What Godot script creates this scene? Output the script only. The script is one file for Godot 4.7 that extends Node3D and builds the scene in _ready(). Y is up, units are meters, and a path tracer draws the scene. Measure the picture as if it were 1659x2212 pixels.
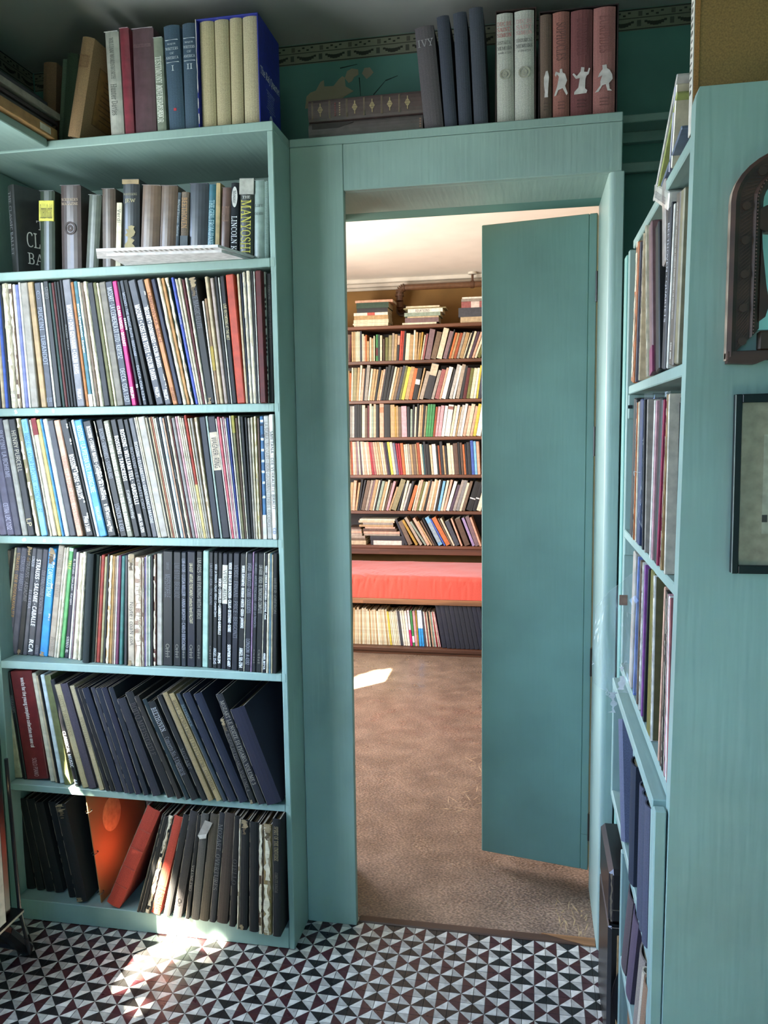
extends Node3D

# ---------------------------------------------------------------- mesh helper
class Mb:
	var v := PackedVector3Array()
	var n := PackedVector3Array()
	var c := PackedColorArray()
	func tri(a: Vector3, b: Vector3, d: Vector3, col: Color, out: Vector3) -> void:
		var nn := (b - a).cross(d - a)
		if nn.length_squared() < 1e-16:
			return
		nn = nn.normalized()
		if nn.dot(out) < 0.0:
			nn = -nn
			var t := b
			b = d
			d = t
		v.append(a); v.append(d); v.append(b)
		for i in 3:
			n.append(nn); c.append(col)
	func quad(a: Vector3, b: Vector3, d: Vector3, e: Vector3, col: Color, out: Vector3) -> void:
		tri(a, b, d, col, out)
		tri(a, d, e, col, out)
	# box with chamfered edges
	func box(mn: Vector3, mx: Vector3, col: Color, r := 0.0) -> void:
		var m := (mn + mx) * 0.5
		var h := (mx - mn) * 0.5
		r = minf(r, minf(h.x, minf(h.y, h.z)) * 0.9)
		for ax in 3:
			var u := (ax + 1) % 3
			var w := (ax + 2) % 3
			for s in [-1.0, 1.0]:
				var p: Array[Vector3] = []
				for q in [[-1, -1], [1, -1], [1, 1], [-1, 1]]:
					var o := Vector3.ZERO
					o[ax] = s * h[ax]; o[u] = q[0] * (h[u] - r); o[w] = q[1] * (h[w] - r)
					p.append(m + o)
				var dir := Vector3.ZERO
				dir[ax] = s
				quad(p[0], p[1], p[2], p[3], col, dir)
		if r <= 0.0:
			return
		for ax in 3:
			var u := (ax + 1) % 3
			var w := (ax + 2) % 3
			for su in [-1.0, 1.0]:
				for sw in [-1.0, 1.0]:
					var p: Array[Vector3] = []
					for q in [[-1, 0], [1, 0], [1, 1], [-1, 1]]:
						var o := Vector3.ZERO
						o[ax] = q[0] * (h[ax] - r)
						o[u] = su * (h[u] - r * q[1]); o[w] = sw * (h[w] - r * (1 - q[1]))
						p.append(m + o)
					var dir := Vector3.ZERO
					dir[u] = su; dir[w] = sw
					quad(p[0], p[1], p[2], p[3], col, dir)
		for sx in [-1.0, 1.0]:
			for sy in [-1.0, 1.0]:
				for sz in [-1.0, 1.0]:
					var s := Vector3(sx, sy, sz)
					tri(m + s * (h - Vector3(0, r, r)), m + s * (h - Vector3(r, 0, r)), m + s * (h - Vector3(r, r, 0)), col, s)
	# a convex outline in the (a, b) plane pushed out along the third axis
	func slab(pts: PackedVector2Array, ax: int, lo: float, hi: float, col: Color) -> void:
		var mid := Vector2.ZERO
		for p in pts:
			mid += p / pts.size()
		var up := Vector3.ZERO
		up[ax] = 1.0
		var k := pts.size()
		for i in k:
			var a := pts[i]
			var b := pts[(i + 1) % k]
			quad(at(a, ax, lo), at(b, ax, lo), at(b, ax, hi), at(a, ax, hi), col, at((a + b) * 0.5 - mid, ax, 0.0))
			tri(at(mid, ax, hi), at(a, ax, hi), at(b, ax, hi), col, up)
			tri(at(mid, ax, lo), at(a, ax, lo), at(b, ax, lo), col, -up)
	# any outline, ear-cut
	func plate(pts: PackedVector2Array, ax: int, lo: float, hi: float, col: Color) -> void:
		var up := Vector3.ZERO
		up[ax] = 1.0
		var ids := Geometry2D.triangulate_polygon(pts)
		for i in range(0, ids.size(), 3):
			tri(at(pts[ids[i]], ax, hi), at(pts[ids[i + 1]], ax, hi), at(pts[ids[i + 2]], ax, hi), col, up)
		var cw := Geometry2D.is_polygon_clockwise(pts)
		for i in pts.size():
			var a := pts[i]
			var b := pts[(i + 1) % pts.size()]
			var d := (b - a).orthogonal() * (1.0 if not cw else -1.0)
			quad(at(a, ax, lo), at(b, ax, lo), at(b, ax, hi), at(a, ax, hi), col, at(d, ax, 0.0))
	static func at(p: Vector2, ax: int, w: float) -> Vector3:
		if ax == 0:
			return Vector3(w, p.y, p.x)      # outline (z, y)
		if ax == 1:
			return Vector3(p.x, w, p.y)      # outline (x, z)
		return Vector3(p.x, p.y, w)          # outline (x, y)
	func tube(path: PackedVector3Array, rad: float, col: Color, k := 10) -> void:
		var side := Vector3.UP
		for i in path.size() - 1:
			var a := path[i]
			var b := path[i + 1]
			var d := (b - a).normalized()
			var x := d.cross(Vector3(0.31, 0.9, 0.3)).normalized()
			var y := d.cross(x)
			for j in k:
				var o := (x * cos(TAU * j / k) + y * sin(TAU * j / k)) * rad
				var o2 := (x * cos(TAU * (j + 1) / k) + y * sin(TAU * (j + 1) / k)) * rad
				quad(a + o, b + o, b + o2, a + o2, col, o + o2)
				tri(a, a + o, a + o2, col, -d)
				tri(b, b + o, b + o2, col, d)
	func disc(m: Vector3, dir: Vector3, r: Vector2, th: float, col: Color, k := 20) -> void:
		var x := dir.cross(Vector3.UP)
		x = Vector3.RIGHT if x.length() < 0.1 else x.normalized()
		var y := x.cross(dir).normalized()
		for j in k:
			var o := x * cos(TAU * j / k) * r.x + y * sin(TAU * j / k) * r.y
			var o2 := x * cos(TAU * (j + 1) / k) * r.x + y * sin(TAU * (j + 1) / k) * r.y
			tri(m + dir * th, m + o + dir * th, m + o2 + dir * th, col, dir)
			tri(m, m + o, m + o2, col, -dir)
			quad(m + o, m + o2, m + o2 + dir * th, m + o + dir * th, col, o + o2)
	func mesh() -> ArrayMesh:
		var a := []
		a.resize(Mesh.ARRAY_MAX)
		a[Mesh.ARRAY_VERTEX] = v
		a[Mesh.ARRAY_NORMAL] = n
		a[Mesh.ARRAY_COLOR] = c
		var m := ArrayMesh.new()
		m.add_surface_from_arrays(Mesh.PRIMITIVE_TRIANGLES, a)
		return m

# ---------------------------------------------------------------- materials
var M := {}
var inks := {}
var rng := RandomNumberGenerator.new()
var fonts := []

func lin(h: String) -> Color:
	return Color.html(h).srgb_to_linear()

func noise_tex(freq: float, lo: float, hi: float, seed_: int, size := 256, stretch := 1.0, octaves := 4) -> NoiseTexture2D:
	var f := FastNoiseLite.new()
	f.seed = seed_
	f.frequency = freq
	f.fractal_octaves = octaves
	var t := NoiseTexture2D.new()
	t.width = size
	t.height = int(size * stretch)
	t.noise = f
	t.seamless = true
	var g := Gradient.new()
	g.offsets = PackedFloat32Array([0.0, 0.28, 0.72, 1.0])
	var mid := lerpf(lo, hi, 0.5)
	g.colors = PackedColorArray([Color(lo, lo, lo), Color(lerpf(lo, mid, 0.7), lerpf(lo, mid, 0.7), lerpf(lo, mid, 0.7)), Color(lerpf(mid, hi, 0.6), lerpf(mid, hi, 0.6), lerpf(mid, hi, 0.6)), Color(hi, hi, hi)])
	t.color_ramp = g
	return t

func vmat(nm: String, rough: float, tex: Texture2D = null, scale := 8.0, world := false) -> StandardMaterial3D:
	var m := StandardMaterial3D.new()
	m.resource_name = nm
	m.vertex_color_use_as_albedo = true
	m.roughness = rough
	if tex:
		m.albedo_texture = tex
		m.uv1_triplanar = true
		m.uv1_world_triplanar = world
		m.uv1_scale = Vector3.ONE * scale
	M[nm] = m
	return m

func ink(h: String) -> StandardMaterial3D:
	if not inks.has(h):
		var m := StandardMaterial3D.new()
		m.resource_name = "ink " + h
		m.albedo_color = Color.html(h)
		m.roughness = 0.6
		inks[h] = m
	return inks[h]

func make_materials() -> void:
	var fine := noise_tex(0.03, 0.80, 1.0, 3)
	var cloth := noise_tex(0.12, 0.74, 1.0, 5)
	vmat("paper", 0.62, fine, 5.0)
	vmat("cloth", 0.88, cloth, 9.0)
	var g := vmat("jacket", 0.42, fine, 4.0)
	g.clearcoat_enabled = true
	g.clearcoat = 0.7
	g.clearcoat_roughness = 0.16
	vmat("box", 0.5, fine, 4.0)
	vmat("pages", 0.95, noise_tex(0.2, 0.72, 1.0, 9), 20.0)
	var p := vmat("paint", 0.5, noise_tex(0.008, 0.86, 1.0, 21, 256, 1.0, 5), 1.2, true)
	p.heightmap_enabled = true
	var fs := FastNoiseLite.new()
	fs.seed = 8
	fs.frequency = 0.035
	fs.fractal_octaves = 3
	var im := Image.create(512, 512, false, Image.FORMAT_RGB8)
	for y in 512:
		for x in 512:
			var q := 0.5 + 0.5 * fs.get_noise_2d(minf(x, 512 - x) * 3.2, minf(y, 512 - y) * 0.22)
			im.set_pixel(x, y, Color(q, q, q))
	p.heightmap_texture = ImageTexture.create_from_image(im)
	p.heightmap_scale = 0.06
	vmat("wall", 0.8, noise_tex(0.012, 0.84, 1.0, 31, 256, 1.0, 5), 0.9, true)
	vmat("plaster", 0.85, noise_tex(0.012, 0.95, 1.0, 33, 256, 1.0, 5), 0.9, true)
	var t := vmat("tile", 0.42, noise_tex(0.05, 0.78, 1.0, 41), 3.0, true)
	t.roughness_texture = noise_tex(0.03, 0.55, 1.0, 42)
	# cork-like floor covering: mottled brown flecks
	var fl := Image.create(1024, 1024, false, Image.FORMAT_RGB8)
	var a := FastNoiseLite.new()
	a.seed = 51
	a.frequency = 0.11
	a.fractal_octaves = 3
	var b := FastNoiseLite.new()
	b.seed = 52
	b.frequency = 0.006
	b.fractal_octaves = 4
	for y in 1024:
		for x in 1024:
			var q := a.get_noise_2d(x * 0.8, y * 1.1)
			var r := b.get_noise_2d(x, y)
			var k := clampf(0.42 + q * 0.75 + r * 0.3, 0.0, 1.0)
			fl.set_pixel(x, y, Color.html("54453a").lerp(Color.html("9c8470"), k))
	var lino := vmat("lino", 0.42, ImageTexture.create_from_image(fl), 1.0, true)
	lino.roughness_texture = noise_tex(0.02, 0.5, 1.0, 53)
	lino.heightmap_enabled = true
	lino.heightmap_texture = noise_tex(0.09, 0.0, 1.0, 54)
	lino.heightmap_scale = 0.05
	vmat("wood", 0.5, wood_tex(), 1.0)
	var m := vmat("metal", 0.35)
	m.metallic = 0.9
	vmat("black", 0.3, fine, 4.0)
	var fa := vmat("fabric", 0.9, cloth, 6.0)
	fa.rim_enabled = true
	fa.rim = 0.5
	var cl := StandardMaterial3D.new()
	cl.resource_name = "clear film"
	cl.albedo_color = Color(0.9, 0.93, 0.95, 0.10)
	cl.transparency = BaseMaterial3D.TRANSPARENCY_ALPHA
	cl.roughness = 0.06
	cl.cull_mode = BaseMaterial3D.CULL_DISABLED
	M["film"] = cl
	var mi := StandardMaterial3D.new()
	mi.resource_name = "mirror"
	mi.albedo_color = Color(0.86, 0.9, 0.89)
	mi.metallic = 1.0
	mi.roughness = 0.04
	M["mirror"] = mi
	var le := vmat("leaf", 0.8)
	le.cull_mode = BaseMaterial3D.CULL_DISABLED
	for f in [["Droid Sans", 400], ["Droid Serif", 400], ["Droid Sans", 700]]:
		var sf := SystemFont.new()
		sf.font_names = PackedStringArray([f[0]])
		sf.font_weight = f[1]
		fonts.append(sf)

func wood_tex() -> ImageTexture:
	var im := Image.create(256, 256, false, Image.FORMAT_RGB8)
	var f := FastNoiseLite.new()
	f.seed = 61
	f.frequency = 0.02
	for y in 256:
		for x in 256:
			var q := 0.78 + 0.2 * f.get_noise_2d(minf(x, 256 - x) * 0.25, minf(y, 256 - y) * 4.0) + 0.08 * sin(y * 0.5 + 3.0 * f.get_noise_2d(x * 0.3, y * 0.3))
			im.set_pixel(x, y, Color(q, q, q))
	return ImageTexture.create_from_image(im)

# ---------------------------------------------------------------- node helpers
func obj(called: String, mb: Mb, mat: String, parent: Node = self) -> MeshInstance3D:
	var o := MeshInstance3D.new()
	o.name = called
	o.mesh = mb.mesh()
	o.material_override = M[mat]
	parent.add_child(o, true)
	return o

func thing(called: String, label: String, category: String, at := Vector3.ZERO, group := "") -> Node3D:
	var o := Node3D.new()
	o.name = called
	add_child(o, true)
	o.position = at
	tag(o, label, category, group)
	return o

func tag(o: Node, label: String, category: String, group := "") -> Node:
	o.set_meta("label", label)
	o.set_meta("category", category)
	if group:
		o.set_meta("group", group)
	return o

func struct(called: String, label: String) -> Node3D:
	var o := Node3D.new()
	o.name = called
	add_child(o, true)
	o.set_meta("kind", "structure")
	o.set_meta("label", label)
	return o

func board(called: String, mn: Vector3, mx: Vector3, h: String, mat: String, parent: Node, r := 0.002) -> MeshInstance3D:
	var b := Mb.new()
	b.box(mn, mx, lin(h), r)
	return obj(called, b, mat, parent)

func text_on(parent: Node3D, s: String, y0: float, y1: float, width: float, z: float, h: String, flat := false, font := 0, called := "title") -> void:
	var t := TextMesh.new()
	t.text = s
	t.font = fonts[font]
	t.font_size = 32
	t.pixel_size = 0.001
	t.depth = 0.0
	t.curve_step = 4.0
	var bb := t.get_aabb()
	if bb.size.x < 1e-5 or bb.size.y < 1e-5:
		return
	var o := MeshInstance3D.new()
	o.name = called
	o.mesh = t
	o.material_override = ink(h)
	var sx: float
	var sy: float
	var turn := Basis.IDENTITY
	if flat:
		sy = absf(y1 - y0) / bb.size.y
		sx = minf(width * 0.86 / bb.size.x, sy * 1.3)
	else:
		sy = width * 0.70 / bb.size.y
		sx = minf(absf(y1 - y0) / bb.size.x, sy * 1.2)
		sy = minf(sy, sx * 1.9)
		turn = Basis(Vector3(0, 0, 1), -PI / 2)
	var bs := turn * Basis.from_scale(Vector3(sx, sy, 1.0))
	o.transform = Transform3D(bs, Vector3(0, (y0 + y1) * 0.5, z) - bs * Vector3(bb.get_center().x, bb.get_center().y, 0.0))
	parent.add_child(o, true)

# ---------------------------------------------------------------- books and records
func spine_outline(w: float, d: float, b: float, inset: float, k: int) -> PackedVector2Array:
	var p := PackedVector2Array()
	var hw := w * 0.5 - inset
	p.append(Vector2(-hw, -d))
	for i in k + 1:
		var u := -1.0 + 2.0 * i / k
		p.append(Vector2(u * hw, -b * u * u - inset))
	p.append(Vector2(hw, -d))
	return p

# boards and spine of a bound book: a U seen from above
func cover_into(mb: Mb, w: float, h: float, d: float, b: float, t: float, col: Color, k := 6) -> void:
	var o := spine_outline(w, d, b, 0.0, k)
	var n := spine_outline(w, d, b, t, k)
	for i in o.size() - 1:
		var a := o[i]
		var e := o[i + 1]
		var a2 := n[i]
		var e2 := n[i + 1]
		var side := (e - a).orthogonal()
		if side.dot((a + e) * 0.5 - Vector2(0, -d * 0.5)) < 0:
			side = -side
		var out := Vector3(side.x, 0, side.y)
		mb.quad(Mb.at(a, 1, 0), Mb.at(e, 1, 0), Mb.at(e, 1, h), Mb.at(a, 1, h), col, out)
		mb.quad(Mb.at(a2, 1, 0), Mb.at(e2, 1, 0), Mb.at(e2, 1, h), Mb.at(a2, 1, h), col, -out)
		mb.quad(Mb.at(a, 1, h), Mb.at(e, 1, h), Mb.at(e2, 1, h), Mb.at(a2, 1, h), col, Vector3.UP)
		mb.quad(Mb.at(a, 1, 0), Mb.at(e, 1, 0), Mb.at(e2, 1, 0), Mb.at(a2, 1, 0), col, Vector3.DOWN)
	for i in [0, o.size() - 1]:
		mb.quad(Mb.at(o[i], 1, 0), Mb.at(n[i], 1, 0), Mb.at(n[i], 1, h), Mb.at(o[i], 1, h), col, Vector3(0, 0, -1))

func ragged(mb: Mb, x0: float, x1: float, y0: float, y1: float, z: float, col: Color, seed_: int, steps := 22) -> void:
	rng.seed = seed_
	var m := (x0 + x1) * 0.5
	var hw := (x1 - x0) * 0.5
	var px := m - hw * rng.randf_range(0.2, 1.0)
	var qx := m + hw * rng.randf_range(0.2, 1.0)
	for i in steps:
		var a := lerpf(y0, y1, float(i) / steps)
		var b := lerpf(y0, y1, float(i + 1) / steps)
		var nx := m - hw * rng.randf_range(0.1, 1.0)
		var mx := m + hw * rng.randf_range(0.1, 1.0)
		if rng.randf() > 0.12:
			mb.quad(Vector3(px, a, z), Vector3(qx, a, z), Vector3(mx, b, z + 0.0003), Vector3(nx, b, z + 0.0003), col, Vector3(0, 0, 1))
		px = nx
		qx = mx

func ring(mb: Mb, m: Vector2, r: Vector2, t: float, z: float, col: Color, k := 18) -> void:
	for i in k:
		var a := Vector2(cos(TAU * i / k), sin(TAU * i / k))
		var b := Vector2(cos(TAU * (i + 1) / k), sin(TAU * (i + 1) / k))
		var f := 1.0 - t
		mb.quad(Vector3(m.x + a.x * r.x, m.y + a.y * r.y, z), Vector3(m.x + b.x * r.x, m.y + b.y * r.y, z), Vector3(m.x + b.x * r.x * f, m.y + b.y * r.y * f, z), Vector3(m.x + a.x * r.x * f, m.y + a.y * r.y * f, z), col, Vector3(0, 0, 1))

func poly(mb: Mb, pts: Array, m: Vector2, s: Vector2, z: float, col: Color) -> void:
	var p := PackedVector2Array()
	for q in pts:
		p.append(Vector2(m.x + q[0] * s.x, m.y + q[1] * s.y))
	var ids := Geometry2D.triangulate_polygon(p)
	for i in range(0, ids.size(), 3):
		mb.tri(Mb.at(p[ids[i]], 2, z), Mb.at(p[ids[i + 1]], 2, z), Mb.at(p[ids[i + 2]], 2, z), col, Vector3(0, 0, 1))

# draped standing figures, plain silhouettes printed in white (x and y from 0 to 1)
func figure(kind: int) -> Array:
	if kind == 1:
		return [[.35, 0], [.75, 0], [.72, .1], [.78, .45], [.85, .75], [.78, .88], [.7, 1], [.5, .98], [.42, .86], [.3, .75], [.3, .5], [.4, .2]]
	if kind == 2:
		return [[0, 0], [.15, .02], [.3, .22], [.62, .28], [.9, 0], [1, .06], [.8, .35], [.95, .55], [.8, .8], [.62, .86], [.58, 1], [.42, .99], [.4, .85], [.12, .92], [.05, .8], [.14, .72], [.2, .82], [.35, .72], [.22, .35], [.05, .1]]
	if kind == 3:
		return [[.1, 0], [.8, .02], [.85, .12], [.72, .2], [.74, .55], [.8, .66], [.92, .72], [1, .92], [.93, .95], [.85, .8], [.66, .82], [.68, .98], [.5, 1], [.46, .84], [.25, .68], [.08, .8], [0, .76], [.2, .58], [.42, .6], [.34, .25], [.12, .1]]
	if kind == 4:
		return [[0, 0], [.2, .02], [.42, .25], [.6, .28], [.7, .04], [.95, .02], [.82, .1], [.78, .3], [.98, .45], [.95, .62], [.8, .8], [.66, .86], [.64, 1], [.4, .99], [.42, .84], [.25, .7], [.15, .55], [.3, .58], [.4, .62], [.3, .4], [.3, .25], [.08, .06]]
	return [[.1, 0], [.9, .02], [.8, .12], [.65, .2], [.85, .35], [.55, .45], [.8, .55], [.9, .7], [.75, .85], [.85, .95], [.6, 1], [.35, .95], [.4, .8], [.15, .85], [.3, .68], [.1, .55], [.35, .5], [.3, .3], [.1, .15]]

const KIND := {"h": ["book", "book"], "p": ["slim_book", "book"], "f": ["paperback", "book"], "l": ["record_sleeve", "record"], "b": ["record_box", "record box"], "a": ["record_album", "album"]}
var serial := 0

func add_book(line: String, group: String) -> void:
	serial += 1
	var q := line.split(";")
	var k := q[0]
	var w := float(q[6])
	var h := float(q[7])
	var d := float(q[8])
	var col := lin(q[9])
	var flags := q[10].split(" ", false)
	rng.seed = serial * 7919
	var seed0 := serial * 31
	var zf := 0.0006
	var root: Node3D
	var tone := rng.randf_range(0.9, 1.06)
	col = Color(col.r * tone, col.g * tone, col.b * tone)
	var pagec := lin(["d8c8a4", "cbb894", "e2d6ba", "c9bda0"][rng.randi() % 4])
	var jk := "jk1" in flags
	if k == "l" or k == "b":
		# a sleeve or a lidded box: one solid card body
		var b := Mb.new()
		b.box(Vector3(-w / 2, 0, -d), Vector3(w / 2, h, 0), col, minf(w * 0.22, 0.0022))
		if k == "b" and w > 0.008:
			var dk := Color(col.r * 0.55, col.g * 0.55, col.b * 0.55)
			b.box(Vector3(-w / 2 - 0.0003, h * 0.003, -d + 0.012), Vector3(-w / 2 + 0.001, h * 0.997, -d + 0.0135), dk)
			b.box(Vector3(w / 2 - 0.001, h * 0.003, -d + 0.012), Vector3(w / 2 + 0.0003, h * 0.997, -d + 0.0135), dk)
			b.box(Vector3(-w * 0.46, h - 0.0006, -d + 0.01), Vector3(w * 0.46, h + 0.0002, -0.006), Color(col.r * 0.8, col.g * 0.8, col.b * 0.8))
		var o := MeshInstance3D.new()
		o.mesh = b.mesh()
		o.material_override = M["jacket" if jk else "paper" if k == "l" else "box"]
		root = o
	else:
		root = Node3D.new()
		var b := Mb.new()
		var t := 0.0026 if k == "h" else 0.0032 if k == "a" else 0.0007
		var bulge := minf(w * 0.16, 0.006) if k == "h" else minf(w * 0.12, 0.003) if k == "a" else 0.0006
		t = minf(t, w * 0.2)
		cover_into(b, w, h, d, bulge, t, col, 6 if k == "h" else 4 if k == "a" else 2)
		var g := Mb.new()
		var gap := 0.004 if k == "h" else 0.006 if k == "a" else 0.0006
		if k == "a":
			# paper record pockets, bound in a fan between the boards
			var nl := maxi(2, int((w - 2 * t) / 0.0045))
			for i in nl:
				var x := lerpf(-w / 2 + t + 0.0014, w / 2 - t - 0.0014, (i + 0.5) / nl)
				g.box(Vector3(x - 0.0009, gap, -d + 0.006), Vector3(x + 0.0009, h - gap - rng.randf() * 0.004, -bulge - 0.004), lin(["6b5638", "7a6546", "57462f"][i % 3]))
			for s in [-1.0, 1.0]:
				var e := Mb.new()
				e.box(Vector3(s * (w / 2 - t * 0.5) - t * 0.5, h - 0.0004, -d), Vector3(s * (w / 2 - t * 0.5) + t * 0.5, h + 0.0004, -bulge), lin("8d8272"))
				obj("worn_edge", e, "paper", root)
			var fr := Mb.new()
			ragged(fr, -w / 2, -w / 2 + 0.0022, 0.004, h - 0.002, -bulge * 0.7 + 0.0006, lin("7d7362"), seed0)
			obj("frayed_joint", fr, "paper", root)
			obj("pockets", g, "pages", root)
		else:
			g.box(Vector3(-w / 2 + t, gap * 0.6, -d + gap), Vector3(w / 2 - t, h - gap, -bulge - t * 0.6), pagec)
			obj("pages", g, "pages", root)
		obj("cover", b, "jacket" if jk else "cloth" if k in ["h", "a"] else "paper", root)
		if jk:
			var e := Mb.new()
			e.box(Vector3(-w / 2 - 0.0004, h - 0.0005, -0.05), Vector3(w / 2 + 0.0004, h + 0.0012, 0.0004), Color(col.r * 0.6 + 0.05, col.g * 0.6 + 0.05, col.b * 0.6 + 0.06), 0.0005)
			obj("jacket_edge", e, "jacket", root)
	root.name = KIND[k][0]
	add_child(root, true)
	tag(root, q[11], KIND[k][1], group)
	root.transform = Transform3D(Basis(Vector3.UP, deg_to_rad(float(q[4]))) * Basis(Vector3(0, 0, 1), deg_to_rad(float(q[5]))), Vector3(float(q[1]), float(q[2]), float(q[3])))
	# print, labels, wear
	if q[12] != "":
		for s in q[12].split("^"):
			var p := s.split("~")
			var y0 := h * (1.0 - float(p[1]))
			var y1 := h * (1.0 - float(p[2]))
			if p[0] == "#":
				var lb := Mb.new()
				lb.box(Vector3(-w * 0.5 - 0.0002, y1, -0.02 if k == "l" else -0.004), Vector3(w * 0.5 + 0.0002, y0, 0.0005), lin(p[3]), 0.0003)
				obj("spine_label", lb, "paper", root)
				zf = 0.0012
			elif w > 0.0022:
				var fn := 1 if k in ["h", "a"] else 2 if p[3] > "e" else 0
				text_on(root, p[0], y0, y1, w * (0.95 if p.size() > 4 else 1.0), zf, p[3], p.size() > 4, fn)
	for f in flags:
		var e := Mb.new()
		var called := "emblem"
		if f == "j1":
			called = "torn_edge"
			ragged(e, -w * 0.5, w * 0.36, 0.0, h, 0.0005, lin("ddd0b4"), seed0, 26)
			ragged(e, -w * 0.1, w * 0.5, 0.0, h, 0.0003, lin("8f7b5f") if col.get_luminance() < 0.25 else lin("b5a588"), seed0 + 1, 30)
		elif f == "j21":
			called = "torn_spine"
			ragged(e, -w * 0.52, w * 0.52, h * 0.93, h * 1.004, 0.0012, lin("a08a68"), seed0, 9)
			ragged(e, -w * 0.4, w * 0.3, h * 0.86, h * 0.95, 0.0009, lin("5d4c36"), seed0 + 3, 7)
			ragged(e, -w * 0.5, w * 0.2, 0.0, h * 0.05, 0.0012, lin("a08a68"), seed0 + 2, 6)
		elif f == "crk1":
			called = "scuffs"
			for i in 5:
				var y := h * rng.randf()
				ragged(e, w * 0.2, w * 0.5, y, y + h * 0.05, 0.0006, lin("c8c2b8"), seed0 + i, 5)
		elif f == "chk1" or f == "chk2":
			called = "pattern"
			for i in 26:
				var y := h * (0.02 + 0.9 * i / 26.0) if f == "chk1" else h * (0.22 + 0.76 * i / 26.0)
				if rng.randf() < 0.6:
					e.quad(Vector3(-w * 0.45 + w * 0.3 * rng.randf(), y, 0.0006), Vector3(w * 0.46, y, 0.0006), Vector3(w * 0.46, y + h * 0.02, 0.0006), Vector3(-w * 0.45 + w * 0.3 * rng.randf(), y + h * 0.02, 0.0006), lin("24221f" if f == "chk1" else "d5dce2" if i % 3 else "16304c"), Vector3(0, 0, 1))
		elif f == "emb1":
			ring(e, Vector2(0, h * 0.9), Vector2(w * 0.3, h * 0.035), 0.25, 0.0007, lin("7c8090"))
			ring(e, Vector2(0, h * 0.9), Vector2(w * 0.14, h * 0.016), 0.4, 0.0007, lin("7c8090"))
			text_on(root, "LP 3000", h * 0.08, h * 0.045, w, 0.0008, "8a90a0", true)
		elif f == "emb2":
			var ec := lin("6e6a60")
			ring(e, Vector2(0, h * 0.175), Vector2(w * 0.2, h * 0.02), 0.35, 0.0007, ec)
			for i in 4:
				var y := h * (0.145 - 0.022 * i)
				e.box(Vector3(-w * 0.22, y, 0), Vector3(w * (0.1 + 0.12 * (i % 2)), y + h * 0.008, 0.0007), ec)
			e.box(Vector3(-w * 0.03, h * 0.07, 0), Vector3(w * 0.03, h * 0.155, 0.0006), ec)
		elif f == "emb3":
			ring(e, Vector2(0, h * 0.16), Vector2(w * 0.2, h * 0.022), 0.3, 0.0007, lin("0c0c0c"))
			ring(e, Vector2(0, h * 0.125), Vector2(w * 0.14, h * 0.016), 0.3, 0.0007, lin("0c0c0c"))
		elif f == "medal1":
			var mc := Color(col.r * 0.72, col.g * 0.7, col.b * 0.62)
			ring(e, Vector2(0, h * 0.5 if h < 0.235 else h * 0.45), Vector2(w * 0.3, w * 0.3), 0.3, 0.0009, mc)
			ring(e, Vector2(0, h * 0.5 if h < 0.235 else h * 0.45), Vector2(w * 0.14, w * 0.16), 0.7, 0.0009, mc)
		elif f == "fig1":
			poly(e, figure(5), Vector2(-w * 0.4, h * 0.22), Vector2(w * 0.8, h * 0.26), 0.0009, lin("9a8c62"))
		elif f.begins_with("sil"):
			called = "printed_figure"
			poly(e, figure(int(f.right(1))), Vector2(-w * 0.42, h * 0.22), Vector2(w * 0.82, h * 0.25), 0.0009, lin("d8d0cc"))
			for i in 3:
				e.box(Vector3(-w * 0.2, h * (0.1 + 0.03 * i), -0.002), Vector3(w * 0.22, h * (0.11 + 0.03 * i), 0.0006), Color(col.r * 0.6, col.g * 0.6, col.b * 0.6))
		elif f == "oval1":
			called = "oval_label"
			e.disc(Vector3(0, h * 0.82, 0), Vector3(0, 0, 1), Vector2(w * 0.36, h * 0.13), 0.0007, lin("d9d7d0"))
			text_on(root, "Mosaic", h * 0.9, h * 0.74, w * 0.6, 0.0011, "2a2a2a", false, 1)
		elif f == "dot1":
			e.box(Vector3(-0.0035, h * 0.19, -0.002), Vector3(0.0035, h * 0.215, 0.0008), lin("c03a40"))
		elif f.begins_with("bar"):
			called = "rule"
			var y := h * (1.0 - float(f.substr(3)))
			e.box(Vector3(-w * 0.4, y, -0.003), Vector3(w * 0.4, y + 0.0007, 0.0007), lin("b9c2c6"))
		elif f == "plate1":
			called = "cover_panel"
			e.box(Vector3(w / 2 - 0.0005, h * 0.2, -0.15), Vector3(w / 2 + 0.0006, h * 0.78, -0.045), lin("6e4f28"))
			e.box(Vector3(w / 2, h * 0.21, -0.147), Vector3(w / 2 + 0.0009, h * 0.77, -0.048), lin("8a6636"))
			for i in 9:
				e.box(Vector3(w / 2, h * (0.28 + 0.05 * i), -0.13), Vector3(w / 2 + 0.0013, h * (0.29 + 0.05 * i), -0.06 - 0.02 * rng.randf()), lin("59401f"))
		elif f == "tag1":
			called = "hanging_label"
			e.slab(PackedVector2Array([Vector2(-0.012, h * 0.80), Vector2(0.014, h * 0.83), Vector2(0.026, h * 0.94), Vector2(0.004, h * 0.95)]), 2, 0.004, 0.0052, lin("9a938a"))
			e.slab(PackedVector2Array([Vector2(-0.006, h * 0.77), Vector2(0.012, h * 0.79), Vector2(0.013, h * 0.83), Vector2(-0.012, h * 0.80)]), 2, 0.005, 0.006, lin("c5bfb4"))
		elif f == "ribs1":
			called = "raised_bands"
			for i in 4:
				var y := h * (0.2 + 0.19 * i)
				e.box(Vector3(-w * 0.47, y, -0.004), Vector3(w * 0.47, y + 0.004, 0.001), Color(col.r * 0.8, col.g * 0.8, col.b * 0.8), 0.0008)
		elif f == "cov1" or f == "cov2":
			called = "cover_art"
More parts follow.
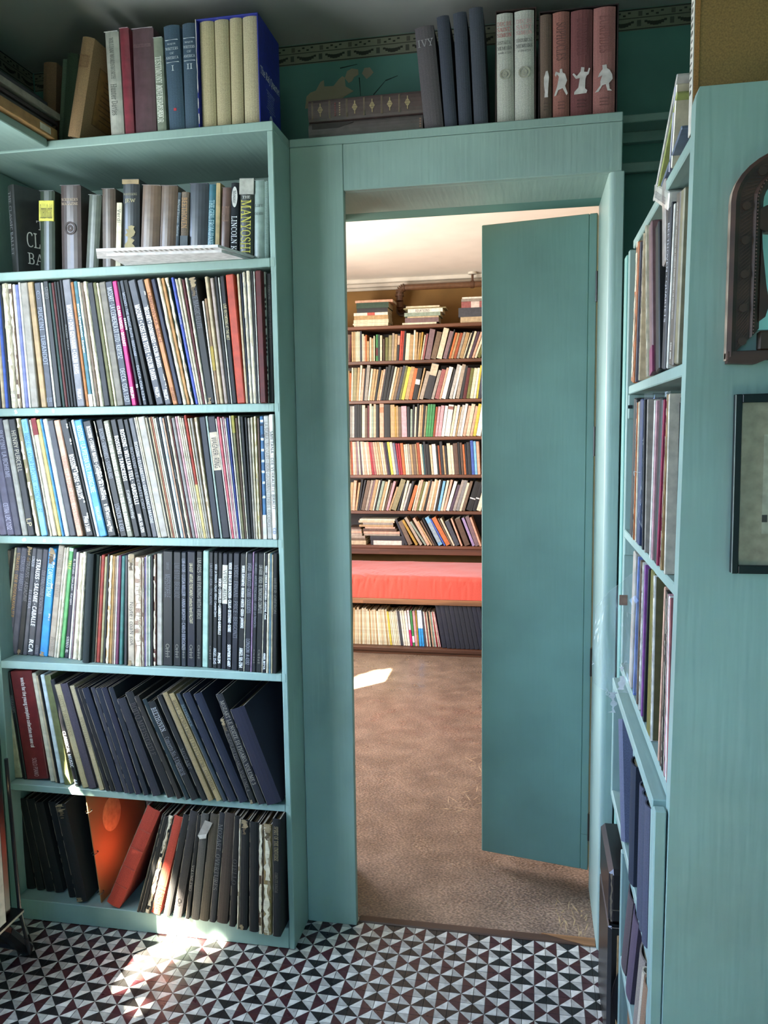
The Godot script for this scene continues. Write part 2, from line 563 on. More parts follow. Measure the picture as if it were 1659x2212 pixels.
			if f == "cov1":
				# front cover: thin black rounded border
				for y in [0.03, 0.97]:
					e.box(Vector3(w / 2, h * y - 0.001, -d + 0.02), Vector3(w / 2 + 0.0005, h * y + 0.001, -0.03), lin("15151a"))
				for z in [-0.018, -d + 0.02]:
					e.box(Vector3(w / 2, h * 0.05, z - 0.001), Vector3(w / 2 + 0.0005, h * 0.95, z + 0.001), lin("15151a"))
				for y in [0.035, 0.965]:
					e.box(Vector3(w / 2, h * y - 0.004, -0.026), Vector3(w / 2 + 0.0005, h * y + 0.004, -0.018), lin("15151a"))
				e.box(Vector3(w / 2, h * 0.1, -d + 0.03), Vector3(w / 2 + 0.0003, h * 0.75, -0.05), lin("b58f80"))
			else:
				e.box(Vector3(w / 2 - 0.0002, 0.002, -d + 0.002), Vector3(w / 2 + 0.0004, h - 0.002, -0.004), lin("5c5630"))
				e.box(Vector3(w / 2, h * 0.5, -d + 0.03), Vector3(w / 2 + 0.0007, h * 0.62, -0.03), lin("8d8348"))
		if e.v.size():
			obj(called, e, "paper", root)

func catalogue() -> Array:
	return [
		"@books along the top of the left bookcase",
		"h;-1.3128;2.1702;-.039;0;-4.929;.0397;.2743;.164;8a6a50;;small tan book at the far left, left bookcase's top;",
		"h;-1.2217;2.1693;.041;0;-7.1439;.0123;.2392;.165;6a7c68;;grey-green book just right of the small tan book at the far left, left bookcase's top;",
		"h;-1.1959;2.1705;.051;0;-7.4647;.0311;.2467;.165;4a5c48;;green patterned book, left bookcase's top;",
		"h;-1.126;2.1724;.131;0;-13.4095;.0335;.2434;.17;9c7c58;plate1;big tan leaning book, left bookcase's top;LETTERS~0.18~0.3~6a4a30~1",
		"h;-1.009;2.1688;.119;0;.887;.0364;.2529;.165;c9c8bc;jk1;white book, left bookcase's top;WILLIAM WORDSWORTH~0.06~0.45~4a4e48^Hunter Davies~0.5~0.8~4a4e48",
		"h;-.9743;2.1687;.119;0;.8016;.0243;.2581;.165;8c3a46;jk1;red book, left bookcase's top;",
		"h;-.9306;2.1688;.119;0;-.587;.0564;.2526;.165;63484f;jk1;wide plum book, left bookcase's top;COLLECTED POEMS~0.15~0.18~8a6e70~1",
		"h;-.8862;2.1686;.119;0;.3415;.0239;.2265;.165;8e9684;jk1;slim grey-green book, left bookcase's top;TESTIMONY AND DEMEANOR~0.2~0.9~e8e8dc^JOHN CASEY~0.5~0.85~e8e8dc",
		"h;-.8458;2.1689;.119;0;1.2125;.0415;.2516;.165;42586a;dot1 bar0.14 bar0.35;left slate volume, left bookcase's top;MAJOR~0.17~0.19~b9c2c6~1^WRITERS~0.21~0.235~b9c2c6~1^OF~0.255~0.275~b9c2c6~1^AMERICA~0.295~0.32~b9c2c6~1^I~0.38~0.43~b9c2c6~1",
		"h;-.8052;2.1686;.119;0;-.407;.0369;.2519;.165;42586a;bar0.14 bar0.35;right slate volume, left bookcase's top;MAJOR~0.17~0.19~b9c2c6~1^WRITERS~0.21~0.235~b9c2c6~1^OF~0.255~0.275~b9c2c6~1^AMERICA~0.295~0.32~b9c2c6~1^II~0.38~0.43~b9c2c6~1",
		"h;-.7612;2.1686;.115;0;-.4369;.0367;.2601;.15;b9ab86;;first cream volume in the blue slipcase, left bookcase's top;",
		"h;-.7219;2.1686;.115;0;-.3046;.0355;.258;.15;bfb18c;;second cream volume in the blue slipcase, left bookcase's top;",
		"h;-.6857;2.1687;.115;0;-.5928;.0305;.2564;.15;bfb18c;;third cream volume in the blue slipcase, left bookcase's top;",
		"h;-.647;2.1687;.115;0;-.4874;.0405;.2558;.15;c4b794;;fourth cream volume in the blue slipcase, left bookcase's top;",
		"@books on the ledge above the doorway",
		"h;-.2097;2.1708;-.012;0;5.5368;.048;.2473;.165;5c5659;;mauve-grey book at the left, ledge above the doorway;IVY~0.13~0.2~8e8a8c~1",
		"h;-.1665;2.1696;-.012;0;4.2663;.0306;.2677;.165;3f4450;;leftmost plain slate volume, ledge above the doorway;",
		"h;-.1299;2.1694;-.012;0;3.0523;.0331;.2715;.165;3f4450;;middle plain slate volume, ledge above the doorway;",
		"h;-.0909;2.1693;-.012;0;2.7405;.0344;.2787;.165;464a54;;rightmost plain slate volume, ledge above the doorway;",
		"h;-.0302;2.1689;-.02;0;1.0308;.0426;.2616;.16;c6c5ba;medal1;left white volume with red capitals, ledge above the doorway;DUC DE~0.08~0.115~b04a4a~1^SAINT-~0.13~0.165~b04a4a~1^SIMON~0.18~0.215~b04a4a~1^HISTORICAL~0.25~0.28~38383a~1^MEMOIRS~0.3~0.33~38383a~1^1691-1709~0.35~0.365~38383a~1",
		"h;.0162;2.1687;-.02;0;.4803;.0474;.2636;.16;cac9be;medal1;right white volume with red capitals, ledge above the doorway;DUC DE~0.08~0.115~c08a8a~1^SAINT~0.13~0.165~c08a8a~1^SIMON~0.18~0.215~c08a8a~1^HISTORICAL~0.25~0.28~38383a~1^MEMOIRS~0.3~0.33~38383a~1^1710-1715~0.35~0.365~38383a~1",
		"h;.0685;2.1686;-.02;0;.5657;.0274;.2483;.16;6f5a4e;sil1;brown volume with a white figure, ledge above the doorway;",
		"h;.1051;2.1687;-.02;0;.5416;.04;.2509;.16;9c665c;sil2;left pink volume with a white figure, ledge above the doorway;SOPHOCLES~0.1~0.45~5a3a38",
		"h;.1532;2.1686;-.02;0;.3273;.0512;.2502;.16;7e4a4b;sil3;dusky rose volume with a white figure, ledge above the doorway;EURIPIDES~0.08~0.42~6a3c3e",
		"h;.2071;2.1687;-.02;0;.3843;.0517;.2514;.16;a8706a;sil4;rightmost pink volume with a white figure, ledge above the doorway;EURIPIDES~0.08~0.42~7a4a48",
		"@books on the upper shelf of the left bookcase",
		"h;-1.2413;1.8448;.101;0;-3.3711;.0427;.2091;.165;2c3428;jk1;dark green book with a yellow label, upper book shelf;#~0.12~0.37~c9bf4a^Domenico Scarlatti~0.16~0.34~4a4626~1",
		"h;-1.1704;1.8448;.101;0;-2.6611;.0573;.2181;.165;4a3a38;jk1 medal1;wide brown jacketed book, upper book shelf;SCRIBNER'S~0.15~0.18~a8947a~1^MAGAZINE~0.2~0.23~a8947a~1",
		"h;-1.1112;1.8455;.101;0;-6.366;.0355;.1895;.165;5a5e54;jk1;grey-green book, upper book shelf;",
		"h;-1.0615;1.8444;.101;0;-2.786;.0373;.2027;.165;5d4d42;jk1;thick warm brown book just right of the grey-green book, upper book shelf;",
		"p;-1.0339;1.844;.101;0;-4.4293;.0139;.1662;.16;d9cdb0;;slim cream booklet, upper book shelf;Verdi~0.1~0.3~5a5a50",
		"h;-.9991;1.8448;.101;0;-3.2713;.0467;.2212;.165;2e3234;jk1 fig1;dark book with a gilt figure, upper book shelf;#~0~0.05~a08a66^WANDERING~0.155~0.18~8a8468~1^JEW~0.22~0.27~b0a67c~1",
		"h;-.9476;1.8457;.101;0;-5.0447;.051;.2028;.165;6a5442;jk1;left of two twin brown books, upper book shelf;",
		"h;-.8972;1.8454;.101;0;-4.9014;.0448;.1984;.165;6b5646;jk1;right of two twin brown books, upper book shelf;",
		"p;-.87;1.8439;.101;0;-5.6966;.0079;.1812;.16;39474e;;slate slim book just right of the right of two twin brown books, upper book shelf;Richard Strauss · Salome~0.1~0.6~b0b8b8",
		"h;-.8497;1.8442;.101;0;-3.8474;.0206;.1811;.165;857565;;taupe book with tan capitals, upper book shelf;#~0.6~1.0~5d6468^BEETHOVEN~0.08~0.5~b88a58",
		"h;-.8123;1.8452;.101;0;-3.791;.0503;.1979;.165;343a42;jk1;wide slate book in clear plastic, upper book shelf;",
		"h;-.776;1.8442;.101;0;-4.1876;.0194;.1943;.165;2c6674;jk1;teal book, upper book shelf;THE GIRL FROM IPANEMA~0.2~0.85~a8ccd0",
		"p;-.7577;1.8438;.101;0;-3.2687;.0109;.197;.16;b8a070;;tan slim book just right of the teal book, upper book shelf;",
		"h;-.7391;1.8444;.101;0;-4.4673;.0233;.1835;.165;654c42;jk1;brown book just left of the black book with a white oval, upper book shelf;HAYDN~0.25~0.45~8a6a58~1",
		"h;-.7122;1.8441;.101;0;-3.0102;.021;.1943;.165;1c2226;oval1;black book with a white oval, upper book shelf;LINCOLN KIR~0.42~0.93~e4e4e4",
		"h;-.6806;1.8444;.101;0;-2.8949;.0376;.2019;.165;3a3d38;jk1;tall book with yellow capitals, upper book shelf;#~0~0.19~b5b3a8^THE~0.21~0.24~d8d8cc~1^MANYOSHU~0.26~0.95~c0b84a",
		"h;-.6445;1.844;.101;0;-2.1146;.0263;.1957;.165;8fa39a;jk1;pale green book, upper book shelf;LIFE~0.3~0.33~303632~1^DEATH~0.4~0.43~303632~1",
		"h;-.6248;1.8437;.101;0;-2.0294;.0106;.1922;.165;7c9088;;grey-green book just right of the pale green book, upper book shelf;",
		"@records on the upper record shelf of the left bookcase",
		"l;-1.4024;1.4835;.125;0;.2289;.0078;.3315;.305;e6e1d6;;white record sleeve sixth spine left of the torn cream sleeve, upper record shelf;",
		"l;-1.3942;1.4835;.125;0;.3928;.0067;.3309;.305;17171a;;black record sleeve fifth spine left of the torn cream sleeve, upper record shelf;",
		"l;-1.3876;1.4835;.125;0;.5572;.0045;.3286;.305;2b2b2f;;thin charcoal record sleeve fourth spine left of the torn cream sleeve, upper record shelf;",
		"l;-1.3794;1.4836;.125;0;.722;.01;.3317;.305;c3ad8c;;beige record sleeve third spine left of the torn cream sleeve, upper record shelf;",
		"l;-1.3688;1.4836;.125;0;.8865;.0094;.3308;.305;3f5aa8;;blue record sleeve second spine left of the torn cream sleeve, upper record shelf;",
		"l;-1.3592;1.4836;.125;0;1.051;.0078;.3297;.305;0f0f11;;black record sleeve just left of the torn cream sleeve, upper record shelf;",
		"l;-1.3451;1.4837;.125;0;1.2149;.0186;.3322;.305;d9cdb0;j1;torn cream sleeve, upper record shelf;STEREO~0.86~0.95~777",
		"l;-1.3285;1.4837;.125;0;1.3803;.0126;.3298;.305;5a4334;j1;torn brown record sleeve just right of the torn cream sleeve, upper record shelf;",
		"l;-1.3172;1.4836;.125;0;1.5446;.0082;.3291;.305;e6e1d6;;white record sleeve just left of the periwinkle sleeve, upper record shelf;",
		"l;-1.3072;1.4836;.125;0;1.7081;.0098;.328;.305;7a80b8;;periwinkle sleeve, upper record shelf;",
		"l;-1.2983;1.4836;.125;0;1.8718;.0061;.3332;.305;e6e1d6;;white record sleeve just right of the periwinkle sleeve, upper record shelf;",
		"b;-1.2836;1.4839;.125;0;2.0327;.0214;.3317;.31;9a9186;;stone grey box, upper record shelf;",
		"b;-1.256;1.484;.125;0;3.5031;.0164;.333;.31;b49468;;tan box left of the slate box, upper record shelf;",
		"b;-1.237;1.484;.125;0;3.1459;.0192;.3305;.31;3f424c;emb1;slate box with a crest, upper record shelf;PUCCINI   TURANDOT~0.2~0.66~8a90a0",
		"l;-1.2228;1.4837;.125;0;3.4193;.006;.33;.305;e6e1d6;;white record sleeve just right of the slate box with a crest, upper record shelf;",
		"b;-1.2111;1.484;.125;0;3.425;.0155;.3337;.31;0f0f11;;black record box second spine right of the slate box with a crest, upper record shelf;STEREO~0.05~0.14~777",
		"l;-1.1974;1.4838;.125;0;3.764;.0081;.3283;.305;1f3a33;;dark green sleeve third spine right of the slate box with a crest, upper record shelf;",
		"l;-1.189;1.4837;.125;0;3.8678;.0072;.3286;.305;5c1f22;;maroon record sleeve fourth spine right of the slate box with a crest, upper record shelf;",
		"l;-1.181;1.4837;.125;0;3.9165;.007;.3309;.305;17171a;;black sleeve third spine left of the grey box nearest the magenta box, upper record shelf;",
		"l;-1.1723;1.4838;.125;0;4.006;.0085;.3313;.305;0f0f11;;black sleeve second spine left of the grey box nearest the magenta box, upper record shelf;",
		"l;-1.1631;1.4838;.125;0;4.0453;.008;.3347;.305;17171a;;black record sleeve just left of the grey box nearest the magenta box, upper record shelf;PUCCINI  TOSCA~0.3~0.6~777",
		"b;-1.1465;1.4843;.125;0;4.1583;.0228;.3347;.31;77747a;;grey box nearest the magenta box, upper record shelf;MOZART • DON GIOVANNI • COLIN DAVIS~0.2~0.74~f0ece0^PHILIPS~0.86~0.94~f0ece0",
		"l;-1.1271;1.4839;.125;0;4.7769;.0085;.3279;.305;a5662e;;orange record sleeve just right of the grey box nearest the magenta box, upper record shelf;",
		"l;-1.1163;1.484;.125;0;4.8938;.0112;.3296;.305;44727e;;teal sleeve with white script, upper record shelf;#~0.9~1.0~d8cdb8^Mozart Symphonien · Karajan~0.05~0.7~e8ecea",
		"l;-1.105;1.4839;.125;0;5.198;.0078;.3266;.305;e6e1d6;j1;torn white record sleeve just right of the teal sleeve with white script, upper record shelf;",
		"l;-1.0959;1.4839;.125;0;5.3805;.0084;.3255;.305;6f5a47;;warm brown sleeve second spine right of the teal sleeve with white script, upper record shelf;",
		"l;-1.0854;1.484;.125;0;5.4978;.0107;.3271;.305;ece4c8;j1;ivory sleeve third spine right of the teal sleeve with white script, upper record shelf;",
		"l;-1.0701;1.4843;.125;0;5.7927;.0163;.3242;.305;2b2b2f;;charcoal record sleeve fourth spine right of the teal sleeve with white script, upper record shelf;",
		"l;-1.0551;1.484;.125;0;6.0934;.0102;.3246;.305;66623a;;olive record sleeve fourth spine left of the magenta box, upper record shelf;",
		"l;-1.0451;1.4838;.125;0;6.3769;.0063;.322;.305;ece4c8;j1;torn ivory record sleeve third spine left of the magenta box, upper record shelf;",
		"l;-1.0317;1.4845;.125;0;6.4303;.0187;.3243;.305;7d7468;;stone grey record sleeve second spine left of the magenta box, upper record shelf;",
		"b;-1.0105;1.4847;.125;0;6.7717;.0196;.3249;.31;3a3c48;;slate record box just left of the magenta box, upper record shelf;MOZART · LA CLEMENZA DI TITO · KERTESZ~0.05~0.62~b9bac2^DECCA  OSA 1387~0.7~0.97~a9aab2",
		"b;-.9923;1.4843;.125;0;7.1173;.0125;.3257;.31;c4186f;;magenta box, upper record shelf;CLARA HASKIL · MOZART~0.2~0.52~f0ece0^PHILIPS~0.85~0.94~f0ece0",
		"l;-.9743;1.4841;.125;0;8.4631;.0076;.3253;.305;17171a;;black sleeve right of the magenta box, upper record shelf;SERKIN~0.18~0.5~e8e8ee^33~0.78~0.9~e8e8ee",
		"b;-.9611;1.4844;.125;0;9.1155;.011;.3279;.31;363843;;charcoal box just right of the black sleeve right of the magenta box, upper record shelf;MOZART · THE MAGIC FLUTE · BEECHAM~0.1~0.6~a0a2ae^DECCA  OSA 1234~0.68~0.96~a9aab2",
		"l;-.9433;1.4846;.125;0;10.1524;.0123;.3299;.305;0f0f11;;black record sleeve just left of the nearer of two dark grey boxes, upper record shelf;",
		"b;-.9189;1.4855;.125;0;11.5391;.0198;.3289;.31;505056;;nearer of two dark grey boxes, upper record shelf;MOZART • COSI FAN TUTTE • COLIN DAVIS~0.2~0.8~f0ece0^PHILIPS~0.86~0.94~f0ece0",
		"b;-.8958;1.4851;.125;0;11.406;.0166;.3292;.31;58585e;crk1;grey record box just right of the nearer of two dark grey boxes, upper record shelf;MOZART • IDOMENEO • COLIN DAVIS~0.22~0.7~f0ece0^PHILIPS~0.88~0.96~f0ece0",
		"b;-.8759;1.4849;.125;0;11.8118;.0133;.3306;.31;c5814f;;orange box, upper record shelf;LANDOWSKA  BACH~0.06~0.55~6a3a22^ART GROUP~0.86~0.97~6a3a22",
		"b;-.8621;1.4846;.125;0;10.9446;.0118;.3294;.31;161c38;;navy record box just right of the orange box, upper record shelf;",
		"l;-.8489;1.4844;.125;0;10.53;.0093;.3299;.305;d9cdb0;j1;torn cream record sleeve second spine right of the orange box, upper record shelf;",
		"l;-.8391;1.4842;.125;0;10.2492;.0081;.3298;.305;c08a52;;tan record sleeve second spine left of the worn blue sleeve, upper record shelf;",
		"l;-.8284;1.4844;.125;0;10.0323;.0108;.3288;.305;1f3a33;j1;torn dark green record sleeve just left of the worn blue sleeve, upper record shelf;",
		"l;-.816;1.4841;.125;0;9.616;.0069;.3294;.305;4a5ab0;;worn blue sleeve, upper record shelf;CHOPIN~0.25~0.4~b0b8d8",
		"l;-.8091;1.4839;.125;0;9.1745;.0049;.3238;.305;e6e1d6;j1;thin torn white record sleeve just right of the worn blue sleeve, upper record shelf;",
		"l;-.8027;1.4839;.125;0;8.6205;.0059;.3256;.305;ece4c8;j1;torn ivory record sleeve second spine right of the worn blue sleeve, upper record shelf;",
		"l;-.7964;1.4839;.125;0;8.1797;.0049;.3218;.305;5c1f22;;maroon sleeve second spine left of the black box with a torn top, upper record shelf;",
		"l;-.79;1.4839;.125;0;7.611;.0059;.3243;.305;e6e1d6;j1;white sleeve just left of the black box with a torn top, upper record shelf;",
		"b;-.7762;1.4847;.125;0;7.1206;.0199;.3218;.31;17171a;j21;black box with a torn top, upper record shelf;THE MAGIC FLUTE~0.1~0.4~5a5a60",
		"l;-.7628;1.4837;.125;0;5.7451;.0042;.2635;.305;e6e1d6;;white record sleeve just right of the black box with a torn top, upper record shelf;",
		"l;-.7564;1.4838;.125;0;5.384;.0069;.2695;.305;8a6c4e;;short brown sleeve with ochre band, upper record shelf;#~0.45~0.68~a88c34",
		"l;-.7476;1.4839;.125;0;5.4309;.0088;.3242;.305;c3ad8c;;beige record sleeve just right of the short brown sleeve with ochre band, upper record shelf;",
		"l;-.7355;1.4839;.125;0;5.0737;.0088;.3197;.305;a8958c;;taupe sleeve second spine right of the short brown sleeve with ochre band, upper record shelf;",
		"l;-.7266;1.4838;.125;0;4.6332;.0073;.323;.305;17171a;;black sleeve third spine right of the short brown sleeve with ochre band, upper record shelf;",
		"l;-.7205;1.4836;.125;0;4.3894;.003;.3197;.305;e6e1d6;;thin white record sleeve second spine left of the red box, upper record shelf;",
		"l;-.7123;1.4839;.125;0;4.1614;.0116;.3238;.305;15181f;;black record sleeve just left of the red box, upper record shelf;LIVE RECORDING AT THE MET~0.22~0.5~c9b88a",
		"b;-.6949;1.4842;.125;0;3.6553;.0214;.3255;.31;b8432e;;red box, upper record shelf;",
		"l;-.6791;1.4836;.125;0;2.481;.0058;.3253;.305;c3ad8c;;beige record sleeve just right of the red box, upper record shelf;",
		"l;-.6736;1.4836;.125;0;2.15;.0034;.3251;.305;191e2e;;thin navy record sleeve second spine right of the red box, upper record shelf;",
		"l;-.6672;1.4836;.125;0;1.8888;.0077;.3291;.305;b7b3ab;j1;torn pale grey record sleeve third spine right of the red box, upper record shelf;",
		"l;-.6579;1.4836;.125;0;1.4443;.0091;.3314;.305;e6e1d6;j1;torn white record sleeve third spine left of the dark red box, upper record shelf;",
		"l;-.6502;1.4835;.125;0;.9625;.0044;.331;.305;17171a;;thin black record sleeve second spine left of the dark red box, upper record shelf;",
		"l;-.6396;1.4835;.143;0;.7332;.0024;.3257;.305;e6e1d6;;thin white record sleeve just left of the dark red box, upper record shelf;",
		"b;-.6297;1.4836;.143;0;.6031;.0156;.3276;.31;5a1512;;dark red box, upper record shelf;",
		"l;-.6224;1.4835;.125;0;-.0311;.0048;.3268;.305;b7b3ab;chk1;thin pale grey record sleeve just right of the dark red box, upper record shelf;",
		"b;-.613;1.4835;.125;0;-.2103;.0124;.3241;.31;0f0f11;;black record box second spine right of the dark red box, upper record shelf;LONDON~0.1~0.2~555^WAGNER  PARSIFAL~0.25~0.5~444",
		"@records on the middle record shelf of the left bookcase",
		"b;-1.4283;1.1344;.129;0;5.3304;.0185;.3228;.31;6d6a80;;violet-grey record box just left of the violet-grey box at far left, middle record shelf;",
		"b;-1.4018;1.1347;.129;0;6.4633;.0212;.3237;.31;6d6a80;;violet-grey box at far left, middle record shelf;MANON LESCAUT~0.2~0.45~b8b6c8",
		"b;-1.3785;1.1348;.129;0;6.7144;.0224;.3211;.31;5f5c70;;violet-grey record box just right of the violet-grey box at far left, middle record shelf;CETRA  LPC 1202~0.72~0.95~b0aec0",
		"b;-1.3561;1.1347;.129;0;6.7966;.0201;.3235;.31;4a4958;;slate record box just left of the pale grey sleeve, middle record shelf;PUCCINI  LA BOHEME~0.1~0.5~8f8ea0",
		"l;-1.335;1.1345;.129;0;7.0318;.0165;.3214;.305;9a978f;;pale grey sleeve, middle record shelf;",
		"b;-1.3147;1.1347;.129;0;7.1154;.0197;.3228;.31;2b2b2f;;charcoal record box just right of the pale grey sleeve, middle record shelf;HENRY PURCELL~0.1~0.45~a8a08c^LP~0.85~0.92~c8b88a",
		"l;-1.2939;1.1343;.129;0;7.2274;.0131;.3244;.305;8f8660;j1;torn khaki record sleeve just left of the light blue box, middle record shelf;",
		"b;-1.2756;1.1347;.129;0;7.4204;.0192;.322;.31;79b4d6;;light blue box, middle record shelf;RAMEAU · CASTOR ET POLLUX · HARNONCOURT~0.12~0.8~2a5a78^TELEFUNKEN~0.02~0.1~2a5a78",
		"l;-1.2617;1.1339;.129;0;7.6518;.0055;.3245;.305;17171a;;black record sleeve just right of the light blue box, middle record shelf;",
		"l;-1.2549;1.1339;.129;0;7.8178;.006;.3205;.305;e6e1d6;j1;white sleeve just left of the cream sleeve with a maroon top, middle record shelf;",
		"l;-1.2439;1.1345;.129;0;7.8742;.0141;.3242;.305;cdbfa8;;cream sleeve with a maroon top, middle record shelf;#~0~0.14~7a1820",
		"l;-1.229;1.1343;.129;0;8.2289;.0114;.3216;.305;c4b069;;yellow record sleeve just right of the cream sleeve with a maroon top, middle record shelf;",
		"l;-1.2193;1.1339;.129;0;8.3787;.006;.3228;.305;3f86c0;;bright blue record sleeve just left of the bright white sleeve, middle record shelf;",
		"l;-1.2067;1.1345;.129;0;8.5478;.0128;.3222;.305;e6e1d6;;bright white sleeve, middle record shelf;",
		"b;-1.1888;1.1349;.129;0;8.9104;.0187;.319;.31;3a3a42;;charcoal record box just right of the bright white sleeve, middle record shelf;",
		"b;-1.1679;1.1349;.129;0;9.2461;.0176;.3191;.31;d6a58a;;peach box, middle record shelf;VERDI · LA FORZA DEL DESTINO~0.3~0.9~a07060",
		"b;-1.1386;1.1356;.129;0;10.8669;.022;.3219;.31;17171a;crk1;black box right of the peach box, middle record shelf;ROSSINI • MOSE • PHILIPS~0.3~0.68~f0ece0^PHM 3-580~0.83~0.96~f0ece0",
		"l;-1.1224;1.1341;.129;0;10.8365;.0064;.3165;.305;0f0f11;;black sleeve just right of the black box right of the peach box, middle record shelf;",
		"l;-1.1139;1.1343;.129;0;10.5484;.0084;.3209;.305;c8dce4;;white record sleeve just left of the bright blue box, middle record shelf;",
		"b;-1.0983;1.1354;.129;0;10.5118;.0209;.3193;.31;4f9ad0;;bright blue box, middle record shelf;ROSSINI · LA PIETRA DEL PARAGONE~0.05~0.62~d0e4f0^VANGUARD~0.74~0.86~d0e4f0",
		"b;-1.0723;1.1357;.129;0;10.6443;.0233;.3167;.31;17171a;crk1;black box right of the blue box, middle record shelf;ROSSINI • STABAT MATER • (Complete on 2 Records)~0.05~0.68~f0ece0^R 199-101/2 Long Play~0.72~0.96~f0ece0",
		"l;-1.0515;1.1339;.129;0;10.2772;.0047;.3163;.305;0f0f11;j1;black sleeve just right of the black box right of the blue box, middle record shelf;",
		"b;-1.0387;1.1352;.129;0;10.072;.0191;.3194;.31;0f0f11;;black record box just left of the khaki box, middle record shelf;ROSSINI • SEMIRAMIDE • SUTHERLAND~0.08~0.5~8c8c92^LONDON  A 4383~0.72~0.95~8c8c92",
		"b;-1.0198;1.1349;.129;0;9.9542;.016;.3163;.31;8a8674;;khaki box, middle record shelf;ROSSINI • THE BARBER OF SEVILLE • DE LOS ANGELES~0.03~0.95~e0dcc8",
		"b;-.9993;1.1349;.129;0;9.8423;.0165;.3194;.31;17171a;;black box right of the khaki box, middle record shelf;ROSSINI : TANCREDI~0.14~0.52~f0ece0^(Complete Recording)~0.6~0.84~c8c4bc",
		"b;-.9797;1.135;.129;0;9.8234;.0174;.3202;.31;17171a;;black box second right of the khaki box, middle record shelf;ROSSINI · WILLIAM TELL · GARDELLI~0.09~0.72~f0ece0^ANGEL SEL-3793~0.8~0.96~f0ece0",
		"b;-.9628;1.1346;.129;0;9.8673;.0133;.3196;.31;0f0f11;;black box right of the black box second right of the khaki box, middle record shelf;ROSSINI · LE COMTE ORY~0.1~0.9~77777c",
		"b;-.9476;1.1347;.129;0;9.7773;.0138;.3221;.31;5e5c62;;grey box with pale lettering, middle record shelf;ROSSINI • ELISABETTA • GIANFRANCO MASINI~0.2~0.88~c9c6c0",
		"l;-.9377;1.1338;.129;0;9.5424;.0036;.3231;.305;e6e1d6;;thin white record sleeve just right of the grey box with pale lettering, middle record shelf;",
		"l;-.9331;1.1338;.129;0;9.4118;.0036;.325;.305;d9cdb0;;thin cream record sleeve just left of the plain stone grey box, middle record shelf;",
		"b;-.9205;1.1351;.129;0;9.3809;.0198;.3242;.31;b3aa9e;;plain stone grey box, middle record shelf;",
		"l;-.9074;1.1338;.129;0;9.1651;.0034;.3227;.305;d9cdb0;;thin cream record sleeve just right of the plain stone grey box, middle record shelf;",
		"l;-.9034;1.1337;.129;0;9.0111;.0026;.3254;.305;0f0f11;;thin black record sleeve second spine right of the plain stone grey box, middle record shelf;",
		"l;-.8989;1.1339;.129;0;9.0526;.0046;.323;.305;c3ad8c;;thin beige record sleeve third spine right of the plain stone grey box, middle record shelf;",
		"l;-.8938;1.1338;.129;0;8.9206;.0036;.3247;.305;a0604a;;thin rust record sleeve fourth spine right of the plain stone grey box, middle record shelf;",
		"l;-.8892;1.1338;.129;0;8.8882;.0036;.324;.305;d9cdb0;;thin cream record sleeve fifth spine right of the plain stone grey box, middle record shelf;",
		"l;-.8834;1.1339;.129;0;8.96;.0051;.3203;.305;e6e1d6;;thin white record sleeve sixth spine right of the plain stone grey box, middle record shelf;",
		"l;-.8775;1.1339;.129;0;8.7652;.0046;.3235;.305;17171a;;thin black record sleeve sixth spine left of the plain grey sleeve, middle record shelf;",
		"l;-.8702;1.1341;.129;0;8.7229;.0081;.3227;.305;cfdde6;;white record sleeve fifth spine left of the plain grey sleeve, middle record shelf;",
		"l;-.8626;1.1338;.129;0;8.6837;.0041;.3203;.305;d6a58a;;thin peach record sleeve fourth spine left of the plain grey sleeve, middle record shelf;",
		"l;-.8569;1.1339;.129;0;8.4567;.0058;.3251;.305;17171a;;black record sleeve third spine left of the plain grey sleeve, middle record shelf;ROSSINI~0.05~0.9~888",
		"l;-.8497;1.134;.129;0;8.3736;.0072;.3251;.305;d9cdb0;j1;torn cream record sleeve second spine left of the plain grey sleeve, middle record shelf;",
		"l;-.8436;1.1337;.129;0;8.461;.003;.3195;.305;5c1f22;;thin maroon record sleeve just left of the plain grey sleeve, middle record shelf;",
		"l;-.8368;1.1341;.129;0;8.391;.0089;.3201;.305;8f8a86;;plain grey sleeve, middle record shelf;",
		"l;-.8289;1.1339;.129;0;8.1362;.005;.3238;.305;cf9aa0;;thin pink record sleeve just right of the plain grey sleeve, middle record shelf;",
		"l;-.8227;1.1339;.129;0;8.0522;.0054;.3241;.305;e6e1d6;j1;thin torn white record sleeve second spine right of the plain grey sleeve, middle record shelf;",
		"l;-.8168;1.1338;.129;0;8.1053;.0045;.32;.305;c3ad8c;j1;beige sleeve second spine left of the red sleeve with a cream foot, middle record shelf;",
		"l;-.8114;1.1338;.129;0;8.0879;.0045;.3184;.305;e6e1d6;j1;white sleeve just left of the red sleeve with a cream foot, middle record shelf;",
		"l;-.8053;1.1339;.129;0;7.758;.0059;.3259;.305;a8331f;;red sleeve with a cream foot, middle record shelf;#~0.56~1.0~c8b070",
		"l;-.7997;1.1337;.129;0;7.3856;.0035;.3175;.305;d9cdb0;;cream record sleeve just right of the red sleeve with a cream foot, middle record shelf;",
		"l;-.7941;1.1339;.129;0;6.9717;.0059;.3176;.305;9a9186;;stone grey sleeve second right of the red sleeve with a cream foot, middle record shelf;",
		"l;-.7855;1.134;.129;0;6.2519;.0083;.3188;.305;c8ab86;j1;torn tan record sleeve just left of the navy box, middle record shelf;",
		"b;-.7719;1.1343;.129;0;5.3744;.017;.3196;.31;171c2a;;navy box, middle record shelf;",
		"l;-.7599;1.1337;.129;0;5.3671;.0049;.3211;.305;aebcb0;;thin pale mint record sleeve just right of the navy box, middle record shelf;",
		"b;-.7464;1.1345;.129;0;5.3951;.0203;.3204;.31;1e2029;;charcoal box with a paper label, middle record shelf;#~0.13~0.44~cbb8a0^WAGNER  RING~0.17~0.42~333",
